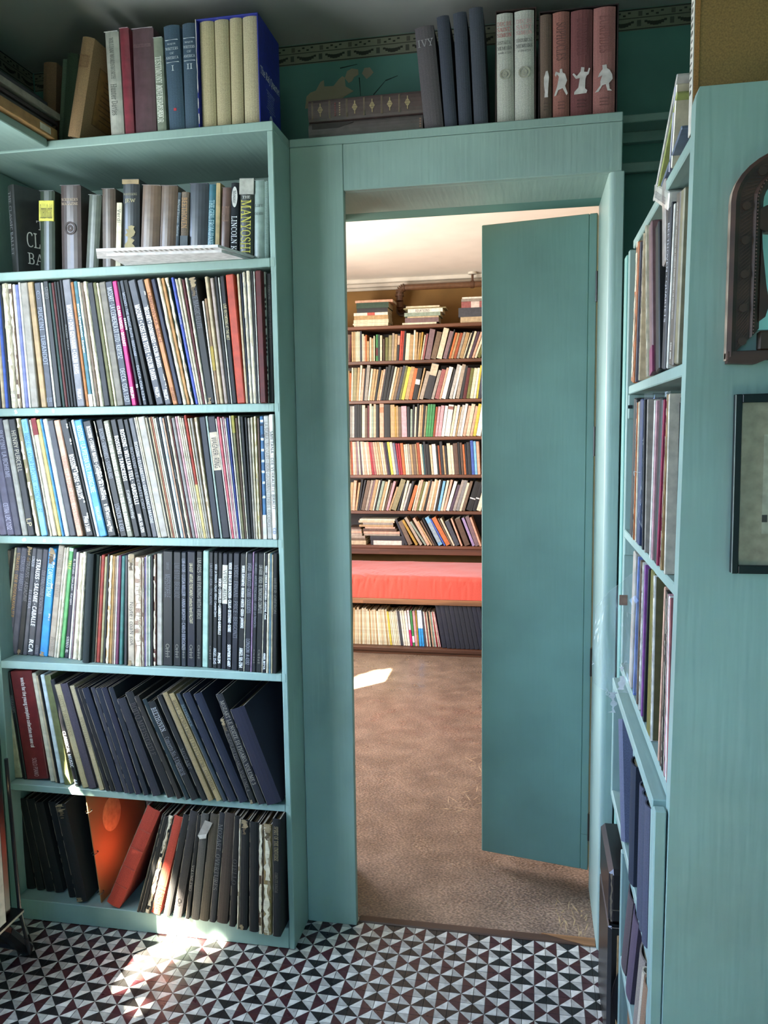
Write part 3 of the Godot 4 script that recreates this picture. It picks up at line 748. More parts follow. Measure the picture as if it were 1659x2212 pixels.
		"l;-.7328;1.1336;.129;0;5.6812;.003;.3144;.305;e6e1d6;;white record sleeve just right of the charcoal box with a paper label, middle record shelf;",
		"l;-.7275;1.1338;.129;0;5.5612;.0058;.3194;.305;c8606c;;rose striped sleeve, middle record shelf;",
		"l;-.722;1.1337;.129;0;5.1591;.0034;.3156;.305;e6e1d6;;thin white record sleeve just right of the rose striped sleeve, middle record shelf;",
		"l;-.7179;1.1336;.129;0;4.7791;.003;.3185;.305;cf9aa0;;thin pink record sleeve second spine right of the rose striped sleeve, middle record shelf;",
		"l;-.714;1.1336;.129;0;4.5905;.003;.3142;.305;e6e1d6;;thin white record sleeve third spine right of the rose striped sleeve, middle record shelf;",
		"l;-.7094;1.1337;.129;0;4.2811;.0044;.3156;.305;1f2f78;;thin blue record sleeve fourth spine right of the rose striped sleeve, middle record shelf;",
		"l;-.7046;1.1336;.129;0;3.808;.0034;.32;.305;e6e1d6;;thin white record sleeve fifth spine right of the rose striped sleeve, middle record shelf;",
		"l;-.6989;1.1337;.129;0;3.4685;.0063;.3207;.305;77704e;;khaki record sleeve sixth spine right of the rose striped sleeve, middle record shelf;#~0~0.14~9c9038",
		"l;-.6924;1.1336;.129;0;3.0274;.0049;.3143;.305;5a4334;;thin brown record sleeve seventh spine right of the rose striped sleeve, middle record shelf;",
		"l;-.6876;1.1336;.129;0;2.5188;.003;.3189;.305;e6e1d6;j1;thin torn white record sleeve seventh spine left of the blue-patterned box, middle record shelf;",
		"l;-.6814;1.1337;.129;0;2.2438;.0077;.3178;.305;17171a;;black record sleeve sixth spine left of the blue-patterned box, middle record shelf;",
		"l;-.6739;1.1336;.129;0;1.7138;.0053;.3155;.305;17171a;;thin black record sleeve fifth spine left of the blue-patterned box, middle record shelf;",
		"l;-.6677;1.1336;.129;0;1.3854;.0053;.3135;.305;9a9186;;thin stone grey record sleeve fourth spine left of the blue-patterned box, middle record shelf;",
		"l;-.6615;1.1335;.129;0;1.0184;.0053;.3151;.305;d9cdb0;j1;thin torn cream record sleeve third spine left of the blue-patterned box, middle record shelf;",
		"l;-.6546;1.1335;.129;0;.6513;.0067;.3175;.305;c0ad70;j1;torn yellow record sleeve second spine left of the blue-patterned box, middle record shelf;",
		"l;-.648;1.1335;.129;0;.2563;.0048;.313;.305;5a4334;;thin brown record sleeve just left of the blue-patterned box, middle record shelf;",
		"b;-.6399;1.1335;.129;0;.0587;.0096;.3176;.31;3d6a92;chk2;blue-patterned box, middle record shelf;#~0.8~1.0~dcd8d0",
		"b;-.6271;1.1335;.129;0;.1974;.0133;.3183;.31;b9b4ac;;pale grey box, middle record shelf;LA SCALA · MOZART · DON GIOVANNI · THREE RECORDS~0.05~0.9~6a6862",
		"b;-.6115;1.1335;.135;0;.1872;.0117;.3215;.31;e6e1d6;;white box at the right end, middle record shelf;SMETANA · DIE VERKAUFTE BRAUT~0.11~0.78~202024^CD~0.9~0.96~3a5a9a",
		"@records on the lower record shelf of the left bookcase",
		"b;-1.495;.7784;.071;0;-11.2425;.019;.3117;.274;6d665c;;stone grey record box third spine left of the orange-tagged box, lower record shelf;",
		"b;-1.4761;.7776;.071;0;-10.6257;.0117;.3169;.274;17171a;;black record box second spine left of the orange-tagged box, lower record shelf;BERNSTEIN~0.1~0.8~8c8c8c",
		"l;-1.4657;.777;.0719;0;-10.3646;.0059;.3195;.2749;d9cdb0;;cream record sleeve just left of the orange-tagged box, lower record shelf;",
		"b;-1.4532;.7778;.0724;0;-10.245;.0145;.3195;.2754;62606f;;orange-tagged box, lower record shelf;STRAUSS · DER ROSENKAVALIER~0.05~0.65~c89a50",
		"b;-1.4348;.7781;.0735;0;-10.0763;.0181;.3185;.2765;575766;;violet-grey record box just right of the orange-tagged box, lower record shelf;STRAUSS  ARABELLA~0.08~0.4~8a8a98",
		"b;-1.4149;.7779;.0749;0;-9.8149;.0167;.32;.2779;2b2b2f;j21;charcoal record box second spine right of the orange-tagged box, lower record shelf;STRAUSS · ARIADNE~0.1~0.5~77757a",
		"b;-1.3979;.7776;.0762;0;-9.6249;.0132;.319;.2792;56565f;;slate record box just left of the slate box with big white letters, lower record shelf;LONDON~0.08~0.17~c8c8cc^ELEKTRA~0.35~0.6~9a9aa2",
		"b;-1.3794;.7781;.0773;0;-9.4928;.0191;.3167;.2803;4a4a50;;slate box with big white letters, lower record shelf;STRAUSS · SALOME · CABALLE~0.1~0.72~f2f2f2^RCA~0.85~0.97~f2f2f2",
		"b;-1.3588;.7778;.0788;0;-9.256;.0165;.3162;.2818;3a3a45;;charcoal record box just right of the slate box with big white letters, lower record shelf;DIE FRAU OHNE SCHATTEN~0.2~0.6~77777f^LONDON~0.9~0.98~88888f",
		"b;-1.3356;.7784;.0801;0;-9.0222;.0243;.3173;.2831;2b93d8;j21 crk1;bright blue box, lower record shelf;STRAUSS CAPRICCIO BOHM~0.06~0.44~d4e8f4",
		"b;-1.3105;.778;.082;0;-9.4998;.0186;.3277;.285;a59684;;taupe box, lower record shelf;RICHARD STRAUSS · ELEKTRA~0.08~0.46~6f6258^PHILIPS~0.82~0.95~6f6258",
		"l;-1.2958;.7771;.0835;0;-9.3751;.0068;.3225;.2865;e6e1d6;j1;torn white record sleeve just right of the taupe box, lower record shelf;",
		"l;-1.287;.7771;.0841;0;-9.2582;.0079;.3242;.2871;ece4c8;j1;torn ivory record sleeve just left of the green box, lower record shelf;",
		"b;-1.2748;.7775;.0848;0;-9.1751;.012;.3216;.2878;4d9a58;;green box, lower record shelf;#~0.0~0.03~bfe0c0^TELE~0.1~0.2~d0c060",
		"l;-1.2591;.7774;.0859;0;-8.5383;.0118;.3196;.2889;2a2632;;dark plum sleeve, lower record shelf;R. Strauss · Don Juan · Karajan~0.05~0.55~cfcac4^STEREO  RL~0.8~0.95~cfcac4",
		"l;-1.247;.7769;.0892;0;-8.1002;.0062;.3102;.2922;e6e1d6;;white record sleeve just right of the dark plum sleeve, lower record shelf;",
		"l;-1.2392;.7768;.0913;0;-7.7625;.0046;.3105;.2943;7d6468;;thin mauve record sleeve second spine right of the dark plum sleeve, lower record shelf;",
		"l;-1.2275;.7775;.0929;0;-7.5481;.0146;.3074;.2959;d9cdb0;j1;torn cream record sleeve second spine left of the black leather album, lower record shelf;",
		"l;-1.2117;.777;.0976;0;-6.7567;.0084;.312;.3006;ece4c8;j1;torn ivory record sleeve just left of the black leather album, lower record shelf;",
		"h;-1.1794;.7775;.121;0;-6.2207;.0189;.3097;.165;1d2a28;;black leather album, lower record shelf;",
		"h;-1.1652;.7771;.1088;0;-6.336;.0105;.3065;.165;1e2c22;;deep green book just right of the black leather album, lower record shelf;",
		"l;-1.1537;.7767;.1117;0;-6.3948;.0039;.3036;.305;6f5a47;;thin warm brown record sleeve just left of the dark red sleeve, lower record shelf;",
		"l;-1.1451;.7771;.1124;0;-6.3177;.0104;.3065;.305;8c2a1c;;dark red sleeve, lower record shelf;",
		"l;-1.1339;.7769;.1138;0;-6.09;.0082;.3016;.305;8f8660;;khaki record sleeve just right of the dark red sleeve, lower record shelf;",
		"l;-1.1251;.7768;.115;0;-5.8001;.0061;.3091;.305;17171a;;black record sleeve just left of the torn tan sleeve, lower record shelf;",
		"l;-1.1148;.777;.116;0;-5.6471;.0104;.3058;.305;c89a5c;j1;torn tan sleeve, lower record shelf;",
		"l;-1.1045;.7768;.1175;0;-5.37;.0055;.3048;.305;b08850;;tan record sleeve just right of the torn tan sleeve, lower record shelf;",
		"l;-1.0976;.7768;.1183;0;-5.2219;.0055;.3038;.305;8a7058;;thin warm brown record sleeve second spine right of the torn tan sleeve, lower record shelf;",
		"l;-1.0912;.7767;.1192;0;-5.0569;.0044;.3053;.305;e6e1d6;;thin white record sleeve second spine left of the teal sleeve, lower record shelf;",
		"l;-1.0835;.7769;.1199;0;-4.9256;.0082;.3058;.305;6a2a4a;;dark plum record sleeve just left of the teal sleeve, lower record shelf;",
		"l;-1.0713;.7769;.1212;0;-4.6844;.0107;.3055;.305;2f6660;;teal sleeve, lower record shelf;",
		"b;-1.0558;.7768;.1232;0;-3.5968;.0085;.3071;.31;2b2b2f;;charcoal record box just right of the teal sleeve, lower record shelf;",
		"b;-1.0373;.777;.1248;0;-2.7454;.0192;.3095;.31;b8a790;j21;beige box with pencil scribbles, lower record shelf;Nsyte i coaN soA~0.28~0.96~4a443c",
		"b;-1.015;.777;.1274;0;-2.8876;.0205;.3019;.31;b09078;j1;beige box with brown capitals, lower record shelf;SONG RECITAL BY MAGGIE TEYTE~0.15~0.82~7a5a4c",
		"l;-1.0018;.7766;.1258;0;-2.8334;.0054;.3022;.305;8a6a58;j1;torn brown record sleeve just right of the beige box with brown capitals, lower record shelf;",
		"l;-.9971;.7766;.1236;0;-2.813;.0038;.3033;.305;a58fb8;;lilac record sleeve second spine right of the beige box with brown capitals, lower record shelf;",
		"l;-.9931;.7766;.1221;0;-2.7984;.0038;.3074;.305;e6e1d6;;white record sleeve third spine right of the beige box with brown capitals, lower record shelf;",
		"l;-.9868;.7766;.12;0;-2.7791;.0059;.3054;.305;c0ccb8;;pale mint record sleeve third spine left of the pale grey box, lower record shelf;",
		"l;-.9807;.7767;.1177;0;-2.8227;.0067;.3057;.305;17171a;;black record sleeve second spine left of the pale grey box, lower record shelf;",
		"l;-.973;.7767;.1149;0;-2.7315;.0077;.3091;.305;5c3026;j1;torn rust record sleeve just left of the pale grey box, lower record shelf;",
		"b;-.9608;.7769;.1117;0;-2.7025;.0162;.3111;.31;b0a89c;;pale grey box, lower record shelf;",
		"b;-.9368;.7772;.111;0;-2.6472;.0285;.3187;.31;0f0f11;emb2;widest black box, lower record shelf;LM 6107~0.1~0.16~66666a^MEFISTOFELE~0.2~0.4~5a5a60",
		"b;-.9093;.777;.111;0;-2.5528;.0215;.3175;.31;0f0f11;emb2;black record box just right of the widest black box, lower record shelf;LM 6112  BERLIOZ~0.1~0.4~4a4a50",
		"b;-.89;.7768;.111;0;-2.4828;.0142;.3169;.31;20222c;emb2;navy record box just left of the navy box with cream lettering, lower record shelf;LM-6108 · LUISA MILLER · ANNA MOFFO · CARLO BERGONZI~0.06~0.85~8d8d98",
		"b;-.8682;.777;.111;0;-2.4328;.0235;.3186;.31;14161f;emb2;navy box with cream lettering, lower record shelf;LM-6107   ARTURO TOSCANINI Conducts Verdi FALSTAFF~0.1~0.62~cbbf9a",
		"b;-.846;.7769;.111;0;-2.6216;.0161;.32;.31;0f0f11;emb2;black record box just right of the navy box with cream lettering, lower record shelf;LM-6025 · AN EVENING WITH VERDI~0.06~0.58~8a8478",
		"b;-.828;.7769;.111;0;-2.7589;.0161;.3207;.31;a9c8b8;;pale mint box, lower record shelf;",
		"b;-.812;.7768;.1133;0;-2.7788;.0112;.3193;.31;17171a;emb2;black record box just right of the pale mint box, lower record shelf;LM-6010 · AIDA · TOSCANINI~0.1~0.45~77777c",
		"b;-.7982;.7768;.1153;0;-2.791;.0121;.3185;.31;17171a;;black record box just left of the black box with the boldest lettering, lower record shelf;VERDI  LA TRAVIATA · CALLAS · KRAUS · Complete Opera~0.1~0.55~dcdcdc^ANGEL 3545~0.82~0.96~dcdcdc",
		"b;-.7849;.7768;.1174;0;-2.8021;.0111;.3185;.31;17171a;;black box with the boldest lettering, lower record shelf;VERDI • STIFFELIO • LAMBERTO GARDELLI~0.22~0.7~f4f4f0^PHILIPS~0.86~0.95~f4f4f0",
		"b;-.7704;.7768;.1194;0;-2.8177;.0135;.3168;.31;202028;;charcoal box with a cream label, lower record shelf;#~0.1~0.43~d8d0bc^VERDI · AIDA~0.14~0.4~444",
		"b;-.7555;.7768;.1217;0;-2.9781;.0129;.3179;.31;17171a;;black record box just right of the charcoal box with a cream label, lower record shelf;VERDI: UN BALLO IN MASCHERA · CALLAS · DI STEFANO · GOBBI~0.08~0.67~f0f0f0^SERAPHIM IC-6087~0.78~0.97~f0f0f0",
		"b;-.7387;.7769;.124;0;-3.1357;.0162;.319;.31;24262e;;slate record box just left of the black box with dense capitals, lower record shelf;VERDI · ERNANI · PRICE · BERGONZI~0.1~0.72~6a6a72",
		"b;-.7201;.7769;.127;0;-3.3404;.0152;.3183;.31;17171a;;black box with dense capitals, lower record shelf;WEBER: EURYANTHE · NORMAN · HUNTER · GEDDA · JANOWSKI~0.1~0.63~f0f0f0^ANGEL SDL-3764~0.8~0.97~f0f0f0",
		"l;-.7103;.7766;.1283;0;-3.2476;.0022;.3223;.305;e6e1d6;j1;torn white record sleeve just right of the black box with dense capitals, lower record shelf;",
		"b;-.7007;.7769;.1285;0;-3.2467;.0151;.319;.31;181b24;;navy record box second spine right of the black box with dense capitals, lower record shelf;VERDI · NABUCCO · GOBBI · SOULIOTIS~0.08~0.5~8a8a92^LONDON  A 4382~0.72~0.94~8a8a92",
		"l;-.6899;.7766;.1298;0;-3.1516;.0038;.3231;.305;9a7a98;;mauve record sleeve third spine right of the black box with dense capitals, lower record shelf;",
		"b;-.6821;.7768;.1302;0;-3.1417;.0099;.32;.31;24242a;emb2;charcoal record box third spine left of the bold-lettered end box, lower record shelf;LM-6003 · ARTURO TOSCANINI · VERDI  LA TRAVIATA~0.08~0.62~7a7a80",
		"b;-.668;.7769;.1312;0;-3.0841;.015;.3207;.31;17171a;emb2;black record box second spine left of the bold-lettered end box, lower record shelf;LM-6008   VERDI · IL TROVATORE COMPLETE~0.1~0.5~a8a49a",
		"l;-.6581;.7766;.1325;0;-3.0003;.0022;.3223;.305;e6e1d6;j1;thin torn white record sleeve just left of the bold-lettered end box, lower record shelf;",
		"b;-.6525;.7767;.1327;0;-2.9971;.0086;.3203;.31;17171a;;bold-lettered end box, lower record shelf;VERDI • SIMON BOCCANEGRA • SANTINI, Cond.~0.1~0.55~f4f4f4^ANGEL 3617 C/L~0.83~0.97~f4f4f4",
		"l;-.6435;.7766;.1335;0;-2.6615;.0056;.3205;.305;ece4c8;j1;torn ivory record sleeve just right of the bold-lettered end box, lower record shelf;",
		"l;-.6366;.7766;.1341;0;-2.4269;.0052;.3198;.305;5a7884;;thin teal record sleeve second spine right of the bold-lettered end box, lower record shelf;",
		"l;-.6313;.7766;.1346;0;-2.2429;.0033;.3176;.305;b8a888;;thin tan record sleeve third spine right of the bold-lettered end box, lower record shelf;",
		"b;-.623;.7767;.1349;0;-2.0913;.0113;.3222;.31;0f0f11;;black record box fourth spine right of the bold-lettered end box, lower record shelf;WEBER  OBERON~0.15~0.55~66625c",
		"@leaning albums on the fifth shelf of the left bookcase",
		"b;-1.4639;.4159;.1012;0;5.2838;.0314;.3158;.3042;10131c;;thick black record box just left of the beige end box, leaning-album shelf;TIME LIFE RECORDS~0.5~0.8~666",
		"b;-1.4282;.4161;.1022;0;6.0855;.03;.3209;.3052;c4b798;;beige end box, leaning-album shelf;",
		"b;-1.4041;.4151;.1032;0;5.8949;.0121;.3216;.3062;0f0f11;;black record box just right of the beige end box, leaning-album shelf;BRAHMS~0.1~0.5~666",
		"b;-1.3616;.418;.1036;0;5.7826;.0693;.323;.3066;6e2422;;wide dark red box, leaning-album shelf;works for the young complete collection on one cd~0.06~0.7~e6dcd0^SOLO PIANO~0.8~0.97~c8a0a0",
		"l;-1.3121;.4154;.1059;0;7.0749;.0139;.3226;.305;d9cdb0;;cream record sleeve just right of the wide dark red box, leaning-album shelf;",
		"l;-1.2985;.4149;.1089;0;7.5111;.006;.3174;.305;c3ad8c;;beige record sleeve second spine right of the wide dark red box, leaning-album shelf;",
		"l;-1.2907;.4148;.1106;0;7.5485;.0042;.3197;.305;0f0f11;;thin black record sleeve second spine left of the worn olive book, leaning-album shelf;",
		"l;-1.2782;.4154;.1121;0;7.585;.0135;.3218;.305;ccd6d4;;white record sleeve just left of the worn olive book, leaning-album shelf;",
		"p;-1.2579;.4159;.1153;0;7.9184;.0197;.3209;.16;6c7046;;worn olive book, leaning-album shelf;",
		"b;-1.2253;.4158;.1221;0;10.6971;.0138;.314;.31;2b2b2f;;charcoal box with white letters, leaning-album shelf;CLASSICAL MUSIC~0.48~0.82~e0e0e0^44~0.93~0.98~e8e8e8",
		"a;-1.196;.4165;.1274;0;13.1736;.0171;.3048;.295;b3a57e;;left cream album, leaning-album shelf;GAITE  PARISIENNE~0.1~0.5~7c7050",
		"a;-1.1729;.4171;.1294;0;13.3504;.0228;.3085;.295;4c4450;;grey-violet album, leaning-album shelf;",
		"a;-1.142;.4162;.1324;0;14.134;.0138;.3068;.295;b5a682;;right cream album, leaning-album shelf;SYMPHONIE~0.3~0.6~7c7050",
		"a;-1.1229;.4159;.1341;0;15.3034;.0106;.305;.295;17171a;;black album just right of the right cream album, leaning-album shelf;",
		"a;-1.1068;.4162;.1354;0;16.0939;.012;.3051;.295;17171a;;black album just left of the first navy album, leaning-album shelf;",
		"a;-1.0863;.4175;.1368;0;16.812;.0205;.3064;.295;191e2e;;first navy album, leaning-album shelf;",
		"a;-1.0628;.4162;.1391;0;16.1938;.0119;.3104;.295;34343c;;charcoal album just right of the first navy album, leaning-album shelf;",
		"a;-1.046;.4168;.1404;0;16.139;.0166;.3092;.295;1c202f;;navy album second spine right of the first navy album, leaning-album shelf;",
		"a;-1.0257;.4168;.1421;0;16.376;.0165;.3124;.295;1c202f;;navy album second spine left of the frayed thick album, leaning-album shelf;",
		"a;-1.001;.4166;.1437;0;16.8388;.0145;.3153;.295;1a1e2b;;navy album just left of the frayed thick album, leaning-album shelf;",
		"a;-.9697;.4185;.145;0;18.9873;.0248;.2869;.295;25262e;;frayed thick album, leaning-album shelf;",
		"a;-.9263;.4186;.1471;0;20.8967;.0228;.3115;.295;17171a;;black album just right of the frayed thick album, leaning-album shelf;BOITO MEFISTOFELE~0.1~0.6~3c3430",
		"a;-.9008;.417;.1485;0;21.8478;.0134;.3041;.295;241c18;;brown album second spine right of the frayed thick album, leaning-album shelf;",
		"a;-.8759;.4168;.1498;0;22.6015;.0118;.2988;.295;16262c;;teal album just left of the black album with silver capitals, leaning-album shelf;",
		"a;-.855;.4186;.1506;0;23.3284;.0206;.293;.295;17171a;;black album with silver capitals, leaning-album shelf;BEETHOVEN~0.06~0.3~a0a0a0^Concerto No. 5 EMPEROR~0.36~0.75~66666a",
		"a;-.8285;.4172;.1483;0;22.5358;.0138;.3111;.295;17171a;;black album just right of the black album with silver capitals, leaning-album shelf;MOZART~0.5~0.7~444",
		"a;-.811;.4172;.1461;0;22.2964;.0144;.3199;.295;94805a;;left tan album, leaning-album shelf;",
		"a;-.7882;.4175;.1432;0;23.4084;.0152;.3194;.295;a08a60;;right tan album, leaning-album shelf;BIZET · SCENES FROM LES PECHEURS · COLUMBIA~0.06~0.9~4a3c26",
		"a;-.7706;.4166;.1432;0;22.9036;.0107;.3199;.295;26333a;;teal album just right of the right tan album, leaning-album shelf;BEETHOVEN~0.1~0.3~5a6a70",
		"a;-.7493;.4188;.1434;0;22.5301;.0222;.3198;.295;1a2030;;navy album second spine right of the right tan album, leaning-album shelf;",
		"a;-.7181;.4192;.1438;0;22.2557;.0246;.3194;.295;161b2c;;navy album just left of the torn-topped album, leaning-album shelf;",
		"a;-.6907;.4168;.1441;0;18.8232;.0144;.2446;.295;22201f;j21;torn-topped album, leaning-album shelf;LE NOZZE DI FIGARO, VOLUME 4~0.1~0.85~5a5450",
		"a;-.6663;.4178;.1444;0;20.335;.0192;.3185;.295;242226;;dark album with faded gold lettering, leaning-album shelf;MOZART LE NOZZE DI FIGARO, VOLUME 3~0.06~0.82~8a8274",
		"a;-.6311;.4219;.1447;0;20.409;.0426;.2762;.295;171b2b;;thick navy album at the right end, leaning-album shelf;",
		"@old albums on the bottom shelf of the left bookcase",
		"a;-1.4825;.0637;.0824;0;5.2785;.026;.2742;.2854;0f0f11;;black album just left of the leftmost black album, bottom shelf;",
		"a;-1.4535;.0637;.0836;0;5.0519;.0266;.2733;.2866;0f0f11;;leftmost black album, bottom shelf;",
		"a;-1.4208;.0639;.0851;0;6.3504;.0262;.2792;.2881;0f0f11;;black album just right of the leftmost black album, bottom shelf;",
		"a;-1.3877;.0641;.0867;0;8.0226;.0231;.2841;.2897;0f0f11;;black album second spine right of the leftmost black album, bottom shelf;",
		"a;-1.3545;.0647;.0881;0;9.598;.0269;.2863;.2911;0f0f11;;black album just left of the white-frayed black album, bottom shelf;",
		"a;-1.3241;.0649;.0895;0;10.247;.0268;.2792;.2925;0f0f11;;white-frayed black album, bottom shelf;",
		"a;-1.2707;.0645;.1048;0;9.8748;.0229;.2929;.295;0f0f11;;black album just right of the white-frayed black album, bottom shelf;",
		"a;-1.2305;.0653;.1218;0;10.1096;.0324;.296;.295;17171a;j21;black album beside the tan cover, bottom shelf;",
		"a;-1.1283;.0713;.1303;0;-24.9694;.0417;.3309;.295;a83a2a;ribs1;fat red album, bottom shelf;",
		"a;-1.0484;.0634;.1356;0;-17.1655;.006;.3101;.295;0f0f11;;black album just right of the fat red album, bottom shelf;",
		"a;-1.0351;.0642;.1361;0;-16.5101;.012;.3044;.295;17171a;;black album second spine right of the fat red album, bottom shelf;",
		"a;-1.0174;.0646;.1369;0;-16.0861;.0151;.3082;.295;0f0f11;j1;torn black album just left of the slim red album, bottom shelf;",
		"a;-.9947;.0659;.1378;0;-15.9553;.025;.3051;.295;b2402e;;slim red album, bottom shelf;LA BOHEME~0.7~0.95~7a2a1c",
		"a;-.96;.0646;.1397;0;-13.6192;.0181;.3112;.295;1c1c20;;charcoal album just right of the slim red album, bottom shelf;",
		"a;-.9273;.0649;.1411;0;-11.5836;.0235;.3211;.295;33302f;emb3;black-lettered grey album, bottom shelf;MOZART  REQUIEM  (1791)~0.1~0.72~0c0c0c",
		"a;-.8965;.0633;.1424;0;-9.082;.01;.3121;.295;17171a;;black album just right of the black-lettered grey album, bottom shelf;VOLUME TWO~0.3~0.9~77736c",
		"a;-.8734;.064;.1429;0;-7.7931;.0214;.3159;.295;55524c;tag1;grey album with a dangling label, bottom shelf;",
		"a;-.8471;.0642;.1437;0;-8.2686;.0241;.3167;.295;4c4334;;khaki album, bottom shelf;",
		"a;-.8214;.0636;.1448;0;-7.3373;.0167;.3232;.295;2b2b2f;;charcoal album just right of the khaki album, bottom shelf;MOZART  OVERTURES~0.1~0.7~555",
		"a;-.7924;.0642;.1456;0;-6.4222;.0304;.3225;.295;3c3029;;wide brown album, bottom shelf;",
		"a;-.7601;.0632;.1534;0;-4.8737;.0168;.3211;.295;0f0f11;;black album just right of the wide brown album, bottom shelf;OTELLO~0.3~0.7~3a3a3a",
		"l;-.7402;.0626;.1605;0;-3.2608;.0049;.3171;.305;8a7860;j1;thin torn beige record sleeve just left of the black album with frayed threads, bottom shelf;",
		"a;-.7251;.0631;.1615;0;-3.023;.0225;.3158;.295;0f0f11;j21;black album with frayed threads, bottom shelf;",
		"a;-.6936;.063;.1651;0;-2.0876;.0251;.313;.295;0f0f11;;black album just right of the black album with frayed threads, bottom shelf;",
		"a;-.6714;.0627;.1685;0;-1.8871;.0117;.3112;.295;4a3520;j1;torn brown album just left of the torn tan album, bottom shelf;",
		"a;-.6522;.0629;.1702;0;-1.7905;.0227;.3129;.295;8a7246;j1 j21;torn tan album, bottom shelf;",
		"a;-.6253;.0628;.1735;0;-1.5235;.0217;.3316;.295;0f0f11;;black album at the right end, bottom shelf;SPIRIT OF THE UNIVERSE~0.06~0.35~8a7a58^COMPLETE SONATAS~0.45~0.62~5a5448",
		"@sleeves on top of the right bookcase",
		"l;.268;1.8501;.3976;-90;-60.5169;.006;.272;.305;d8d4cc;jk1;leaning clear-jacketed sleeve, right bookcase's top;",
		"l;.268;1.8502;.4364;-90;-62.5033;.006;.2268;.305;a0a860;jk1;khaki record sleeve just right of the leaning clear-jacketed sleeve, right bookcase's top;",
		"l;.268;1.8505;.4929;-90;-80.6155;.006;.1977;.305;6a7a90;jk1;leaning blue-grey sleeve, right bookcase's top;",
		"b;.268;1.862;.4107;-90;-110.665;.0309;.1777;.31;e6e1d6;jk1;leaning white box, right bookcase's top;BEETHOVEN  QUARTETS  BUDAPEST~0.15~0.9~55545c",
		"b;.268;1.8499;.5197;-90;-170.7325;.0296;.1517;.31;b9aca4;jk1;leaning pale taupe box, right bookcase's top;",
		"l;.268;1.8484;.5745;-90;-18.2863;.006;.1353;.305;6d6a80;jk1;violet-grey record sleeve just right of the leaning pale taupe box, right bookcase's top;",
		"l;.268;1.8483;.5976;-90;-15.226;.006;.1268;.305;d9cdb0;jk1;cream record sleeve second spine right of the leaning pale taupe box, right bookcase's top;",
		"@records on the second shelf of the right bookcase",
		"b;.263;1.5123;.169;-90;-9.1451;.035;.3054;.31;b5652c;j1;orange sleeve, right bookcase's second shelf;",
		"l;.263;1.5099;.2256;-90;-7.3935;.006;.2962;.305;55535c;;slate record sleeve just right of the orange sleeve, right bookcase's second shelf;",
		"l;.263;1.5098;.2844;-90;-5.657;.006;.3006;.305;c3ad8c;j1;beige sleeve, right bookcase's second shelf;",
		"l;.263;1.5101;.4016;-90;11.6066;.006;.3141;.305;d9cdb0;j1;torn cream record sleeve just right of the beige sleeve, right bookcase's second shelf;",
		"b;.263;1.513;.4602;-90;11.4854;.035;.2989;.31;7a5a5c;;mauve box with a magenta foot, right bookcase's second shelf;#~0.83~1.0~8a3a5c",
		"b;.263;1.5124;.5364;-90;9.6886;.035;.2747;.31;0f0f11;;plain black box, right bookcase's second shelf;",
		"b;.263;1.5112;.5957;-90;-6.8848;.0291;.2687;.31;34343c;;slate record box just right of the plain black box, right bookcase's second shelf;BEETHOVEN • QUARTETS~0.1~0.7~c0c0c8",
		"l;.263;1.5098;.6169;-90;-6.1299;.006;.2723;.305;2b2b2f;;charcoal record sleeve just left of the white sleeve, right bookcase's second shelf;",
		"l;.263;1.5099;.6352;-90;-7.5448;.006;.2638;.305;e6e1d6;;white sleeve, right bookcase's second shelf;",
		"b;.263;1.5119;.6725;-90;-7.7465;.035;.2697;.31;6c6258;;brown-grey box with white lettering, right bookcase's second shelf;ARTUR SCHNABEL / BEETHOVEN / THE COMPLETE PIANO SONATAS / ON THIRTEEN DISCS~0.06~0.72~f0ece0^GRM 4005~0.86~0.96~f0ece0",
		"b;.263;1.5107;.7189;-90;-5.2087;.0254;.2642;.31;8d8468;;khaki box, right bookcase's second shelf;",
		"@records on the third shelf of the right bookcase",
		"b;.26;1.1652;.2243;-90;-5.4535;.035;.31;.31;17171a;;black box at the far end, right bookcase's third shelf;",
		"l;.26;1.1637;.2679;-90;-4.4767;.006;.3009;.305;bf6a35;j1;orange sleeve just right of the black box at the far end, right bookcase's third shelf;",
		"l;.26;1.1636;.3011;-90;-2.3279;.006;.3015;.305;d9cdb0;;cream record sleeve just left of the dark blue box, right bookcase's third shelf;",
		"b;.26;1.1645;.3387;-90;-3.2953;.035;.3046;.31;2c3a60;;dark blue box, right bookcase's third shelf;",
		"l;.26;1.1636;.4102;-90;2.6024;.006;.3026;.305;17171a;;black record sleeve just right of the dark blue box, right bookcase's third shelf;",
		"l;.26;1.1636;.4468;-90;1.0234;.006;.3017;.305;9a9186;;stone grey record sleeve second spine right of the dark blue box, right bookcase's third shelf;",
		"l;.26;1.1637;.5124;-90;-3.4705;.006;.2974;.305;e6e1d6;;white record sleeve third spine right of the dark blue box, right bookcase's third shelf;",
		"l;.26;1.1637;.5359;-90;-3.205;.006;.2958;.305;cf9aa0;;pink record sleeve second spine left of the crimson sleeve, right bookcase's third shelf;",
		"b;.26;1.165;.5723;-90;-6.2674;.0269;.2982;.31;2b2b2f;;charcoal record box just left of the crimson sleeve, right bookcase's third shelf;",
		"l;.26;1.1639;.5972;-90;-7.1313;.006;.2965;.305;9a2048;;crimson sleeve, right bookcase's third shelf;",
		"l;.26;1.1638;.6411;-90;-5.516;.006;.3028;.305;b08a58;j1;torn brown paper sleeve, right bookcase's third shelf;",
		"l;.26;1.1635;.6801;-90;-.6536;.006;.3024;.305;d2c6b2;cov1;beige sleeve with a black rounded border, right bookcase's third shelf;",
		"@records on the fourth shelf of the right bookcase",
		"b;.26;.8305;.2601;-90;-6.6972;.035;.3117;.31;b8aea0;;beige box at the far end, right bookcase's fourth shelf;",
		"l;.26;.8289;.3203;-90;-6.8031;.006;.314;.305;6a80b8;;pale blue sleeve, right bookcase's fourth shelf;",
